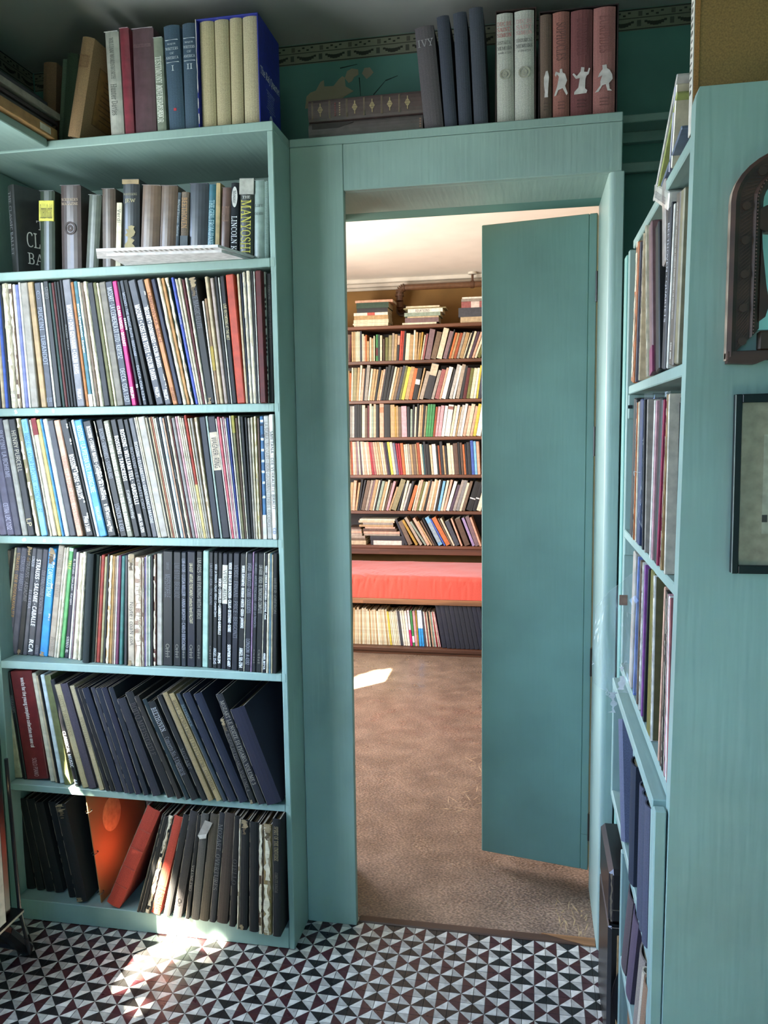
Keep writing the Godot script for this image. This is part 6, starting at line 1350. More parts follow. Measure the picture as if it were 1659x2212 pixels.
func _ready() -> void:
	# camera
	var c := Camera3D.new()
	c.name = "camera"
	c.position = Vector3(0.0379, 1.4136, 2.0461)
	c.rotation = Vector3(-0.10563, 0.18689, -0.01321)
	c.fov = 66.532
	c.near = 0.02
	c.far = 60.0
	add_child(c)
	c.make_current()
	# sky and exposure
	var env := Environment.new()
	var sky := Sky.new()
	var ps := ProceduralSkyMaterial.new()
	ps.sky_top_color = Color(0.30, 0.52, 0.86)
	ps.sky_horizon_color = Color(0.72, 0.84, 0.95)
	ps.ground_bottom_color = Color(0.22, 0.24, 0.2)
	ps.ground_horizon_color = Color(0.5, 0.55, 0.55)
	ps.sky_energy_multiplier = 3.0
	ps.ground_energy_multiplier = 1.5
	sky.sky_material = ps
	env.background_mode = Environment.BG_SKY
	env.sky = sky
	env.tonemap_mode = Environment.TONE_MAPPER_LINEAR
	env.tonemap_exposure = 1.0
	env.sdfgi_enabled = true
	env.ssao_enabled = true
	env.ssil_enabled = true
	var we := WorldEnvironment.new()
	we.name = "world"
	we.environment = env
	add_child(we)
	# sun, low enough to reach the floor through the left-hand windows
	var sun := DirectionalLight3D.new()
	sun.name = "sun"
	sun.light_energy = 100.0
	sun.light_color = Color(1.0, 0.95, 0.86)
	sun.light_angular_distance = 0.6
	sun.shadow_enabled = true
	add_child(sun)
	sun.look_at_from_position(Vector3.ZERO, Vector3(0.56, -0.98, -0.6), Vector3.UP)
	# daylight in the left-hand window openings, and an added fill from behind
	area("window_daylight", Vector3(-1.44, 1.48, 0.92), Vector3(0.6, 1.35, 0.70), Vector2(1.15, 1.42), 4.3, Color(0.93, 0.975, 1.0))
	area("rear_fill", Vector3(-0.3, 1.55, 2.86), Vector3(-0.1, 1.3, 0.0), Vector2(0.5, 1.0), 0.07, Color(1.0, 0.98, 0.95))  # added fill that lifts the casing and end panel, no known source behind

	area("far_window_daylight", Vector3(-1.88, 1.45, -1.55), Vector3(0.0, 0.9, -2.1), Vector2(1.5, 1.3), 13.5, Color(1.0, 0.975, 0.94))
	make_materials()
	build_near_room()
	build_far_room()
	build_bookcases()
	build_things()
	var group := ""
	for line in catalogue():
		if line.begins_with("@"):
			group = line.substr(1)
		else:
			add_book(line, group)
	build_small()

func walls_with_hole(parent: Node3D, called: String, ax: int, lo: float, hi: float, u: Vector2, hgt: float, hole: Rect2, h: String, mat := "wall") -> void:
	# a wall across axis ax from lo to hi, spanning u along the other level axis, with one opening
	var b := Mb.new()
	var col := lin(h)
	var rects := [Rect2(u.x, 0, hole.position.x - u.x, hgt), Rect2(hole.end.x, 0, u.y - hole.end.x, hgt), Rect2(hole.position.x, 0, hole.size.x, hole.position.y), Rect2(hole.position.x, hole.end.y, hole.size.x, hgt - hole.end.y)]
	for r in rects:
		if r.size.x < 0.001 or r.size.y < 0.001:
			continue
		if ax == 0:
			b.box(Vector3(lo, r.position.y, r.position.x), Vector3(hi, r.end.y, r.end.x), col)
		else:
			b.box(Vector3(r.position.x, r.position.y, lo), Vector3(r.end.x, r.end.y, hi), col)
	obj(called, b, mat, parent)

func window_at(n: int, x: float, z0: float, z1: float, y0: float, y1: float) -> void:
	var w := struct("window_%d" % n, "wooden window in the left wall, outside the picture")
	var b := Mb.new()
	var col := lin("d8d8d0")
	for z in [z0, z1 - 0.05]:
		b.box(Vector3(x - 0.07, y0, z), Vector3(x - 0.02, y1, z + 0.05), col, 0.003)
	for y in [y0, y1 - 0.05]:
		b.box(Vector3(x - 0.07, y, z0 + 0.05), Vector3(x - 0.02, y + 0.05, z1 - 0.05), col, 0.003)
	obj("window_frame", b, "wall", w)
	board("window_sill", Vector3(x - 0.08, y0 - 0.03, z0 - 0.03), Vector3(x + 0.04, y0, z1 + 0.03), "d8d8d0", "wall", w)

func tile_mesh(par: int, shade: float) -> ArrayMesh:
	var s := 0.06
	var b := Mb.new()
	var g := 0.0005
	b.box(Vector3(g, -0.005, g), Vector3(s - g, -0.0006, s - g), lin("6e6a64"))
	var bl := lin("232322")
	var ma := lin("47272a")
	var w := lin("d5d2c8")
	var gr := lin("aeaca4")
	var mid := Vector2(s / 2, s / 2)
	# corners in order: (0,0) (s,0) (0,s) (s,s); kind A has dark wedges before and behind, kind B maroon ones at its sides
	for k in 4:
		var cx := k % 2
		var cz := k / 2
		var a_kind := (par + cx + cz) % 2 == 0
		var corner := Vector2(cx * s, cz * s)
		var mx := Vector2(s / 2, cz * s)
		var mz := Vector2(cx * s, s / 2)
		# wedge towards x (beside) and towards z (before or behind)
		for side in 2:
			var col: Color
			if side == 0:
				# the light halves swap by quadrant as seen from the corner
				var upper := cz == 1
				var right := cx == 0
				col = (w if upper == right else gr) if a_kind else ma
			else:
				var up := cz == 1
				var rt := cx == 0
				col = bl if a_kind else (w if (up == rt) or (not up and not rt) else gr)
			col = Color(col.r * shade, col.g * shade, col.b * shade)
			var p := [corner, mx if side == 0 else mz, mid]
			var cen: Vector2 = (p[0] + p[1] + p[2]) / 3.0
			var t := PackedVector2Array()
			for q in p:
				t.append(q + (cen - q).normalized() * 0.0011)
			b.slab(t, 1, -0.0006, 0.0, col)
	return b.mesh()

func build_near_room() -> void:
	var fl := struct("floor", "floor of small patterned tiles in black, white, grey and maroon")
	board("floor_bed", Vector3(-1.6, -0.12, -0.03), Vector3(0.75, -0.0055, 3.0), "5a5650", "wall", fl, 0.0)
	var shapes := []
	for p in 2:
		for sh in [0.93, 1.0, 1.05]:
			shapes.append(tile_mesh(p, sh))
	var ox := 0.0244
	var oz := 0.0114
	var s := 0.06
	rng.seed = 77
	var rest := [[], []]
	for i in range(-26, 11):
		for j in range(-1, 50):
			var x := ox + i * s
			var z := oz + j * s
			var par := posmod(i + j, 2)
			if j < 0 and (x < -0.60 or x > 0.24):
				continue
			if i >= -25 and x < 0.26 and j < 8:
				var o := MeshInstance3D.new()
				o.name = "tile"
				o.mesh = shapes[par * 3 + rng.randi() % 3]
				o.material_override = M["tile"]
				fl.add_child(o, true)
				o.position = Vector3(x, rng.randf_range(-0.0004, 0.0), z)
			else:
				rest[par].append(Vector3(x, 0, z))
	for p in 2:
		var mm := MultiMesh.new()
		mm.transform_format = MultiMesh.TRANSFORM_3D
		mm.mesh = shapes[p * 3 + 1]
		mm.instance_count = rest[p].size()
		for i in rest[p].size():
			mm.set_instance_transform(i, Transform3D(Basis.IDENTITY, rest[p][i]))
		var o := MultiMeshInstance3D.new()
		o.name = "tile_field"
		o.multimesh = mm
		o.material_override = M["tile"]
		o.set_meta("kind", "stuff")
		fl.add_child(o, true)
	var ce := struct("ceiling", "dim grey plaster ceiling above the bookcases")
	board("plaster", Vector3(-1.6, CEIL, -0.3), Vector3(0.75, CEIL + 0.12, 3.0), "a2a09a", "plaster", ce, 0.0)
	# wall with the doorway
	var wd := struct("wall_door", "dark teal wall above and behind the bookcases")
	walls_with_hole(wd, "plaster", 2, -0.30, -0.22, Vector2(-1.6, 0.75), CEIL, Rect2(-0.53, -0.01, 0.79, 2.04), "5b8a80")
	var chip := Mb.new()
	chip.plate(PackedVector2Array([Vector2(-0.605, 2.33), Vector2(-0.60, 2.362), Vector2(-0.588, 2.372), Vector2(-0.572, 2.376), Vector2(-0.558, 2.398), Vector2(-0.548, 2.402), Vector2(-0.547, 2.385), Vector2(-0.52, 2.384), Vector2(-0.505, 2.40), Vector2(-0.494, 2.408), Vector2(-0.487, 2.404), Vector2(-0.485, 2.38), Vector2(-0.462, 2.365), Vector2(-0.49, 2.352), Vector2(-0.52, 2.33)]), 2, -0.2205, -0.2192, lin("a99b80"))
	chip.plate(PackedVector2Array([Vector2(-0.487, 2.402), Vector2(-0.48, 2.42), Vector2(-0.466, 2.426), Vector2(-0.448, 2.422), Vector2(-0.447, 2.408), Vector2(-0.46, 2.402), Vector2(-0.466, 2.392), Vector2(-0.476, 2.388)]), 2, -0.2205, -0.2192, lin("a5957c"))
	chip.plate(PackedVector2Array([Vector2(-0.437, 2.41), Vector2(-0.43, 2.424), Vector2(-0.414, 2.424), Vector2(-0.404, 2.41), Vector2(-0.412, 2.402), Vector2(-0.424, 2.394)]), 2, -0.2205, -0.2192, lin("9f927e"))
	obj("bare_plaster", chip, "wall", wd)
	var cr := Mb.new()
	for seg in [[Vector2(-0.445, 2.40), Vector2(-0.442, 2.35)], [Vector2(-0.405, 2.35), Vector2(-0.37, 2.385)], [Vector2(-0.37, 2.385), Vector2(-0.335, 2.395)], [Vector2(-0.50, 2.43), Vector2(-0.45, 2.436)]]:
		var dd: Vector2 = (seg[1] - seg[0]).orthogonal().normalized() * 0.0014
		cr.slab(PackedVector2Array([seg[0] - dd, seg[1] - dd * 0.4, seg[1] + dd * 0.4, seg[0] + dd]), 2, -0.2202, -0.2194, lin("16241f"))
	obj("crack", cr, "wall", wd)
	var wl := struct("wall_left", "dark teal left wall, almost wholly outside the picture")
	walls_with_hole(wl, "plaster", 0, -1.60, -1.46, Vector2(-0.3, 3.0), CEIL, Rect2(0.30, 0.72, 1.22, 1.50), "6f8f86")
	window_at(1, -1.46, 0.30, 1.52, 0.72, 2.22)
	var wr := struct("wall_right", "teal right wall behind the right bookcase")
	board("plaster", Vector3(0.62, 0, -0.3), Vector3(0.75, CEIL, 3.0), "5f968b", "wall", wr, 0.0)
	var wb := struct("wall_behind", "plain wall behind the camera")
	walls_with_hole(wb, "plaster", 2, 2.88, 3.0, Vector2(-1.6, 0.75), CEIL, Rect2(-0.57, 1.0, 0.54, 1.1), "aac8bf")  # the opening is added for the rear fill
	# printed border under the ceiling
	for q in 3:
		var tr := struct("trim_%d" % (q + 1), ["printed wallpaper border of swags below the ceiling of the doorway wall", "printed wallpaper border on the left wall", "printed wallpaper border at right"][q])
		var strip := Mb.new()
		var pr := Mb.new()
		var x0: float = [-1.455, 0.14, 0.24][q]
		var x1: float = [0.24, 1.6, 0.615][q]
		if q == 1:
			x0 = -0.215
		var y0 := CEIL - 0.055
		var put := func(mb: Mb, a: Vector2, b: Vector2, lo: float, hi: float, col: Color) -> void:
			if q == 1:
				mb.box(Vector3(-1.46 + lo, a.y, a.x), Vector3(-1.46 + hi, b.y, b.x), col)
			else:
				mb.box(Vector3(a.x, a.y, -0.22 + lo), Vector3(b.x, b.y, -0.22 + hi), col)
		put.call(strip, Vector2(x0, y0), Vector2(x1, CEIL - 0.002), 0.0, 0.0015, lin("85826f"))
		put.call(pr, Vector2(x0, y0 + 0.001), Vector2(x1, y0 + 0.003), 0.0, 0.0022, lin("2c2c24"))
		put.call(pr, Vector2(x0, y0 + 0.029), Vector2(x1, y0 + 0.031), 0.0, 0.0022, lin("4a483c"))
		put.call(pr, Vector2(x0, CEIL - 0.006), Vector2(x1, CEIL - 0.003), 0.0, 0.0022, lin("2c2c24"))
		var x := x0
		while x < x1 - 0.09:
			# a hanging swag, a small block, and leaf scrolls above
			for i in 8:
				var u := (i + 0.5) / 8.0
				var sag := 0.012 * (1.0 - pow(2 * u - 1, 2))
				put.call(pr, Vector2(x + 0.056 * u - 0.0035, y0 + 0.02 - sag), Vector2(x + 0.056 * u + 0.0035, y0 + 0.0235 - sag * 0.45), 0.0, 0.0022, lin("33342a"))
				if i % 2 == 0:
					put.call(pr, Vector2(x + 0.05 * u, y0 + 0.035 + 0.003 * (i % 4)), Vector2(x + 0.05 * u + 0.007, y0 + 0.039 + 0.003 * (i % 4)), 0.0, 0.0022, lin("33342a"))
			put.call(pr, Vector2(x + 0.064, y0 + 0.009), Vector2(x + 0.074, y0 + 0.024), 0.0, 0.0022, lin("4d4c40"))
			put.call(pr, Vector2(x + 0.067, y0 + 0.034), Vector2(x + 0.077, y0 + 0.046), 0.0, 0.0022, lin("5a584a"))
			x += 0.083
		obj("border_strip", strip, "wall", tr)
		obj("border_print", pr, "wall", tr)
	# built-out door casing
	var dc := struct("trim_4", "teal painted door casing with a deep header ledge and rounded right jamb")
	board("casing", Vector3(-0.588, 0, -0.022), Vector3(-0.4450, 2.1465, 0.0), TEAL, "paint", dc, 0.0015)
	board("header", Vector3(-0.4444, 2.03, -0.022), Vector3(0.2507, 2.1465, 0.0003), TEAL, "paint", dc, 0.002)
	board("header_ledge", Vector3(-0.588, 2.147, -0.219), Vector3(0.2507, 2.168, 0.0006), TEAL, "paint", dc, 0.002)
	board("soffit", Vector3(-0.53, 2.0303, -0.30), Vector3(0.24, 2.046, -0.0225), TEAL, "paint", dc, 0.001)
	var jb := Mb.new()
	var prof := PackedVector2Array([Vector2(0.257, -0.30), Vector2(0.257, -0.002), Vector2(0.255, 0.0), Vector2(0.236, 0.0)])
	for i in 7:
		var a := PI / 2 + PI / 2 * i / 6.0
		prof.append(Vector2(0.236 + 0.0152 * cos(a), -0.0152 + 0.0152 * sin(a)))
	prof.append(Vector2(0.2208, -0.30))
	jb.slab(prof, 1, 0.0, 2.0298, lin(TEAL))
	obj("jamb", jb, "paint", dc)
	board("jamb", Vector3(-0.55, 0, -0.30), Vector3(-0.53, 2.03, -0.0225), TEAL, "paint", dc)
	var th := struct("trim_5", "worn brown wooden threshold between tiles and brown floor")
	board("threshold", Vector3(-0.4436, -0.02, -0.046), Vector3(0.2195, 0.004, -0.016), "5d4030", "wood", th, 0.003)
	var pt := Mb.new()
	pt.plate(PackedVector2Array([Vector2(0.075, -0.047), Vector2(0.2195, -0.047), Vector2(0.2195, -0.0155), Vector2(0.19, -0.0155), Vector2(0.14, -0.028)]), 1, 0.0, 0.0052, lin("a8794e"))
	obj("bare_wood_splinter", pt, "wood", th)

func build_far_room() -> void:
	var fl := struct("floor_far", "mottled brown floor covering of the far room with pale scuffs")
	board("covering", Vector3(-2.0, -0.12, -3.66), Vector3(1.4, 0.0005, -0.04), "ffffff", "lino", fl, 0.0)
	var sc := Mb.new()
	for q in 26:
		rng.seed = 900 + q
		var p := Vector2(0.17, -0.10) + Vector2(rng.randf_range(-0.06, 0.045), rng.randf_range(-0.11, 0.045))
		var a := rng.randf_range(-0.5, 0.7)
		var l := rng.randf_range(0.006, 0.03)
		var u := Vector2(sin(a), -cos(a)) * l
		var w := Vector2(cos(a), sin(a)) * rng.randf_range(0.001, 0.0035)
		sc.slab(PackedVector2Array([p - u, p + w, p + u, p - w]), 1, 0.0004, 0.0008, lin("a58d68"))
	for q in 22:
		rng.seed = 1200 + q
		var p := Vector2(-0.17 + rng.randf_range(-0.1, 0.06), -0.95 + rng.randf_range(-0.25, 0.25))
		var a := rng.randf_range(-1.6, 1.6)
		var u := Vector2(sin(a), -cos(a)) * rng.randf_range(0.008, 0.04)
		var w := Vector2(cos(a), sin(a)) * 0.0014
		sc.slab(PackedVector2Array([p - u, p + w, p + u, p - w]), 1, 0.0004, 0.0008, lin("c2a684"))
	obj("scuffs", sc, "wall", fl)
	var ce := struct("ceiling_far", "white ceiling of the far room")
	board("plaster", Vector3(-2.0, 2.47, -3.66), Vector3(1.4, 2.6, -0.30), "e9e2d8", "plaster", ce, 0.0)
	var wb := struct("wall_far_back", "mustard brown wall above the far bookshelves")
	board("plaster", Vector3(-2.0, 0, -3.66), Vector3(1.4, 2.47, -3.54), "8a6634", "wall", wb, 0.0)
	var wl := struct("wall_far_left", "left wall of the far room, outside the picture")
	walls_with_hole(wl, "plaster", 0, -2.0, -1.9, Vector2(-3.66, -0.30), 2.47, Rect2(-2.3, 0.75, 1.48, 1.4), "c9b48c")
	window_at(2, -1.9, -2.3, -0.82, 0.75, 2.15)
	var wr := struct("wall_far_right", "right wall of the far room behind the open door")
	board("plaster", Vector3(1.3, 0, -3.54), Vector3(1.4, 2.47, -0.30), "c9b48c", "wall", wr, 0.0)
	var wf := struct("wall_far_front", "back of the doorway wall inside the far room")
	walls_with_hole(wf, "plaster", 2, -0.301, -0.3001, Vector2(-2.0, 1.4), 2.47, Rect2(-0.53, -0.01, 0.79, 2.04), "c9b48c")
	board("plaster", Vector3(0.75, 0, -0.30), Vector3(1.4, 2.47, -0.2), "c9b48c", "wall", wf, 0.0)
	board("plaster", Vector3(-2.0, 0, -0.30), Vector3(-1.6, 2.47, -0.2), "c9b48c", "wall", wf, 0.0)
	var tr := struct("trim_6", "white stepped crown moulding of the far room")
	board("moulding", Vector3(-1.9, 2.44, -3.54), Vector3(1.3, 2.47, -3.48), "e8e0d4", "wall", tr, 0.004)
	board("moulding", Vector3(-1.9, 2.415, -3.54), Vector3(1.3, 2.4395, -3.50), "ded5c8", "wall", tr, 0.004)
	board("moulding", Vector3(-1.9, 2.395, -3.54), Vector3(1.3, 2.4145, -3.52), "d4cbbd", "wall", tr, 0.003)
	# door leaf, opened into the far room
	var dr := struct("door_1", "narrow flat teal door leaf standing half open into the far room")
	dr.position = Vector3(0.2195, 0.048, -0.312)
	dr.rotation.y = -atan2(0.062, 0.331)
	board("door_leaf", Vector3(-0.337, 0, -0.03), Vector3(-0.0235, 1.967, 0.0), "6f958b", "paint", dr, 0.002)
	board("door_stile", Vector3(-0.0232, 0, -0.03), Vector3(-0.001, 1.967, 0.0), "6f958b", "paint", dr, 0.002)
	for y in [0.1, 0.62, 1.28, 1.72]:
		var h := Mb.new()
		h.box(Vector3(-0.003, y, -0.012), Vector3(0.0008, y + 0.085, 0.004), lin("4a3d30"), 0.001)
		h.tube(PackedVector3Array([Vector3(0.0, y, 0.005), Vector3(0.0, y + 0.085, 0.005)]), 0.0035, lin("3a332b"), 8)
		obj("hinge", h, "black", dr)
	var kick := Mb.new()
	kick.box(Vector3(-0.024, 0.115, 0.0), Vector3(-0.001, 0.1156, 0.0004), lin("2c4a44"))
	obj("repair_joint", kick, "paint", dr)

func build_bookcases() -> void:
	# built-in bookcase at left
	var bc := thing("bookcase", "tall teal built-in bookcase left of the doorway, packed with records", "bookcase")
	board("side_panel", Vector3(-0.604, 0, -0.216), Vector3(-0.5885, 2.1458, 0.1305), TEAL, "paint", bc)
	board("side_panel", Vector3(-1.455, 0, -0.216), Vector3(-1.435, 2.1458, 0.1305), TEAL, "paint", bc)
	board("top_board", Vector3(-1.455, 2.146, -0.216), Vector3(-0.5885, 2.168, 0.131), TEAL, "paint", bc)
	board("back_panel", Vector3(-1.4348, 0.062, -0.216), Vector3(-0.6042, 2.1458, -0.208), TEAL, "paint", bc)
	for s in [[1.843, 0.022], [1.483, 0.021], [1.133, 0.021], [0.776, 0.022], [0.4135, 0.02]]:
		board("shelf", Vector3(-1.4348, s[0] - s[1], -0.2078), Vector3(-0.6042, s[0], 0.1312), TEAL, "paint", bc)
		board("shelf_lug", Vector3(-0.6040, s[0] - s[1], 0.1306), Vector3(-0.5935, s[0], 0.1313), TEAL, "paint", bc, 0.0003)
	board("base_board", Vector3(-1.4348, 0.001, -0.2078), Vector3(-0.6042, 0.0615, 0.1312), TEAL, "paint", bc)
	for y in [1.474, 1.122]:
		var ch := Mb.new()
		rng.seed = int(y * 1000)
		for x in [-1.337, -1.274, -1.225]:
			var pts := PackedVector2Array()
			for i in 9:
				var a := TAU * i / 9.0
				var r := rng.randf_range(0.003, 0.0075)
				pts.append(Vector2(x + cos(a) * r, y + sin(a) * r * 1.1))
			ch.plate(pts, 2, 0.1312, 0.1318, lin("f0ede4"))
		obj("pale_spot", ch, "wall", bc)  # small pale irregular spots along two shelf edges
	# upper part of the right-hand bookcase; its near end leans a little
	var lean := func(y: float) -> float: return 0.259 + 0.0111 * (y - 0.82)
	var rb := thing("bookcase", "teal bookcase at right, its end panel hung with a mirror and a picture", "bookcase")
	var ep := Mb.new()
	ep.slab(PackedVector2Array([Vector2(0.254, 0.0), Vector2(0.259, 0.82), Vector2(0.2695, 1.885), Vector2(0.274, 1.9), Vector2(0.615, 1.9), Vector2(0.615, 0.0)]), 2, 0.762, 0.795, lin(TEAL))
	obj("end_panel", ep, "paint", rb)
	for y in [1.847, 1.509, 1.163, 0.828]:
		board("shelf", Vector3(lean.call(y), y - 0.02, 0.081), Vector3(0.598, y, 0.7618), TEAL, "paint", rb)
	board("far_panel", Vector3(lean.call(1.3) - 0.002, 0.808, 0.06), Vector3(0.598, 1.826, 0.0805), TEAL, "paint", rb)
	board("back_panel", Vector3(0.5985, 0.0, 0.06), Vector3(0.6145, 1.89, 0.7618), TEAL, "paint", rb)
	board("batten", Vector3(0.2625, 1.10, 0.0812), Vector3(0.30, 1.142, 0.0912), TEAL, "paint", rb)
	board("batten", Vector3(0.2655, 1.43, 0.0812), Vector3(0.56, 1.4885, 0.0912), TEAL, "paint", rb)
	var fp := Mb.new()
	fp.box(Vector3(0.2645, 1.455, 0.0912), Vector3(0.2745, 1.463, 0.0925), lin("10201e"))
	fp.disc(Vector3(0.31, 1.462, 0.0912), Vector3(0, 0, 1), Vector2(0.005, 0.005), 0.0008, lin("0c1413"), 10)
	obj("knot_holes", fp, "paint", rb)
	board("filler_post", Vector3(0.2585, 0.0, 0.012), Vector3(0.2775, 1.82, 0.0575), "76a79c", "paint", rb)
	# low bookcase standing in front of it
	var lb := thing("low_bookcase", "low teal bookcase projecting beneath the right bookcase, holding blue volumes", "bookcase")
	board("ledge", Vector3(0.237, 0.782, 0.12), Vector3(0.5975, 0.803, 0.7615), TEAL, "paint", lb)
	board("far_panel", Vector3(0.238, 0.504, 0.12), Vector3(0.5975, 0.7818, 0.138), TEAL, "paint", lb)
	board("shelf", Vector3(0.238, 0.503, 0.1385), Vector3(0.5975, 0.524, 0.7615), TEAL, "paint", lb)
	board("mid_panel", Vector3(0.2345, 0.0, 0.375), Vector3(0.5975, 0.5028, 0.392), TEAL, "paint", lb)
	board("shelf", Vector3(0.236, 0.248, 0.3925), Vector3(0.5975, 0.268, 0.7615), TEAL, "paint", lb)
	board("near_post", Vector3(0.2375, 0.0, 0.766), Vector3(0.2562, 0.795, 0.786), TEAL, "paint", lb)
	board("near_panel", Vector3(0.2375, 0.0, 0.745), Vector3(0.2528, 0.781, 0.7655), TEAL, "paint", lb)
	board("cleat", Vector3(0.262, 0.4, 0.3925), Vector3(0.28, 0.47, 0.405), TEAL, "paint", lb)
	for x in [0.258, 0.276]:
		board("cleat", Vector3(x, 0.705, 0.355), Vector3(x + 0.009, 0.7815, 0.372), TEAL, "paint", lb, 0.001)
	# shelf boards of the far room
	var fb := thing("bookcase", "brown wooden wall of bookshelves in the far room above the red bench", "bookcase")
	for y in [1.8759, 1.6095, 1.3581, 1.0997, 0.8501, 0.6091]:
		board("shelf", Vector3(-1.5, y - 0.021, -3.52), Vector3(0.3, y, -3.248), "7a4a30", "wood", fb, 0.002)
	board("shelf", Vector3(-1.5, 2.0875, -3.535), Vector3(0.3, 2.11, -3.245), "7a4a30", "wood", fb, 0.003)
	board("side_panel", Vector3(-1.525, 0.357, -3.535), Vector3(-1.5005, 2.11, -3.245), "7a4a30", "wood", fb)
	board("side_panel", Vector3(0.3005, 0.357, -3.535), Vector3(0.325, 2.11, -3.245), "7a4a30", "wood", fb)
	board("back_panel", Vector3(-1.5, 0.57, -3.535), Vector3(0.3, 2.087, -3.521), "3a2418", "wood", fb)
	board("apron", Vector3(-1.5, 0.545, -3.27), Vector3(0.3, 0.586, -3.2505), "6a3f2a", "wood", fb)
	# bench
	var be := thing("bench", "long low wooden bench below the far bookshelves, books stored underneath", "bench")
	board("seat_board", Vector3(-1.7, 0.322, -3.5), Vector3(0.4, 0.356, -2.685), "9a6a45", "wood", be, 0.003)
	board("bottom_shelf", Vector3(-1.7, 0.022, -3.1), Vector3(0.4, 0.0445, -2.675), "5f3826", "wood", be, 0.002)
	board("plinth", Vector3(-1.7, 0.001, -3.1), Vector3(0.4, 0.0218, -2.69), "6b432e", "wood", be, 0.001)
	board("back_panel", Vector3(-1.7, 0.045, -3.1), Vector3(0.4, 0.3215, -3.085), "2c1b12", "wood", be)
	board("end_panel", Vector3(-1.72, 0.001, -3.5), Vector3(-1.7005, 0.356, -2.685), "6b432e", "wood", be)
	board("end_panel", Vector3(0.4005, 0.001, -3.5), Vector3(0.42, 0.356, -2.685), "6b432e", "wood", be)
	cushion()

func cushion() -> void:
	# a long pad in a wrinkled cover: gathers on the front, slanting creases on top
	var cu := Mb.new()
	var f := FastNoiseLite.new()
	f.seed = 71
	f.frequency = 1.0
	f.fractal_octaves = 2
	var col := lin("d4503f")
	var nx := 260
	var x0 := -1.68
	var x1 := 0.38
	var y0 := 0.358
	var y1 := 0.500
	var z1 := -2.69
	var z0 := -3.235
	var prof := []
	for i in 9:
		prof.append(Vector2(z1, lerpf(y0, y1 - 0.03, i / 8.0)))
	for i in range(1, 6):
		var a := PI / 2 * i / 5.0
		prof.append(Vector2(z1 - 0.03 + 0.03 * cos(a), y1 - 0.03 + 0.03 * sin(a)))
	for i in range(1, 22):
		prof.append(Vector2(lerpf(z1 - 0.03, z0, i / 21.0), y1))
	var pts := []
	for i in nx + 1:
		var x := lerpf(x0, x1, float(i) / nx)
		var row := PackedVector3Array()
		var left := clampf((-0.35 - x) / 0.6, 0.15, 1.0)
		for j in prof.size():
			var p: Vector2 = prof[j]
			var front := clampf((j - 0.0) / 9.0, 0.0, 1.0) if j < 9 else 1.0
			var depth := (z1 - p.x) / (z1 - z0)
			var pleat := absf(f.get_noise_2d(x * 17.0, p.y * 2.0))
			var pl := -0.007 * exp(-pow(pleat / 0.10, 2.0)) * (0.35 + 0.65 * front) * (1.0 if j < 15 else exp(-depth * 9.0)) * (0.5 + 0.5 * left)
			var crease := absf(f.get_noise_2d(x * 7.0 + depth * 4.6 + 30.0, depth * 1.3 + 5.0))
			var cr := -0.010 * exp(-pow(crease / 0.09, 2.0)) * left * (0.0 if j < 11 else exp(-depth * 2.2)) + 0.004 * f.get_noise_2d(x * 3.0, depth * 2.0)
			var y := p.y + (cr if j > 10 else 0.0)
			row.append(Vector3(x, y, p.x + (pl if j < 16 else 0.0)))
		pts.append(row)
	for i in nx:
		for j in prof.size() - 1:
			var out := Vector3(0, 0.2, 1) if j < 10 else Vector3(0, 1, 0.3)
			cu.quad(pts[i][j], pts[i + 1][j], pts[i + 1][j + 1], pts[i][j + 1], col, out)
	cu.quad(Vector3(x0, y0, z1), Vector3(x0, y0, z0), Vector3(x0, y1, z0), Vector3(x0, y1, z1), col, Vector3.LEFT)
	cu.quad(Vector3(x1, y0, z1), Vector3(x1, y0, z0), Vector3(x1, y1, z0), Vector3(x1, y1, z1), col, Vector3.RIGHT)
	cu.quad(Vector3(x0, y0, z1), Vector3(x1, y0, z1), Vector3(x1, y0, z0), Vector3(x0, y0, z0), col, Vector3.DOWN)
	cu.quad(Vector3(x0, y0, z0), Vector3(x1, y0, z0), Vector3(x1, y1, z0), Vector3(x0, y1, z0), col, Vector3.FORWARD)
	# smooth the wrinkles: share normals between faces that meet gently
	var st := SurfaceTool.new()
	st.create_from(cu.mesh(), 0)
	st.index()
	var md := MeshDataTool.new()
	md.create_from_surface(st.commit(), 0)
	var sums := {}
	for i in cu.v.size():
		var key := Vector3i(cu.v[i] * 20000.0)
		if not sums.has(key):
			sums[key] = []
		sums[key].append(cu.n[i])
	for i in cu.v.size():
		var s := Vector3.ZERO
		for q in sums[Vector3i(cu.v[i] * 20000.0)]:
			if q.dot(cu.n[i]) > 0.5:
				s += q
		cu.n[i] = s.normalized() if s.length() > 0.01 else cu.n[i]
	var o := obj("cushion", cu, "fabric", self)
	tag(o, "long coral red bench cushion with a gathered wrinkled cover", "cushion")

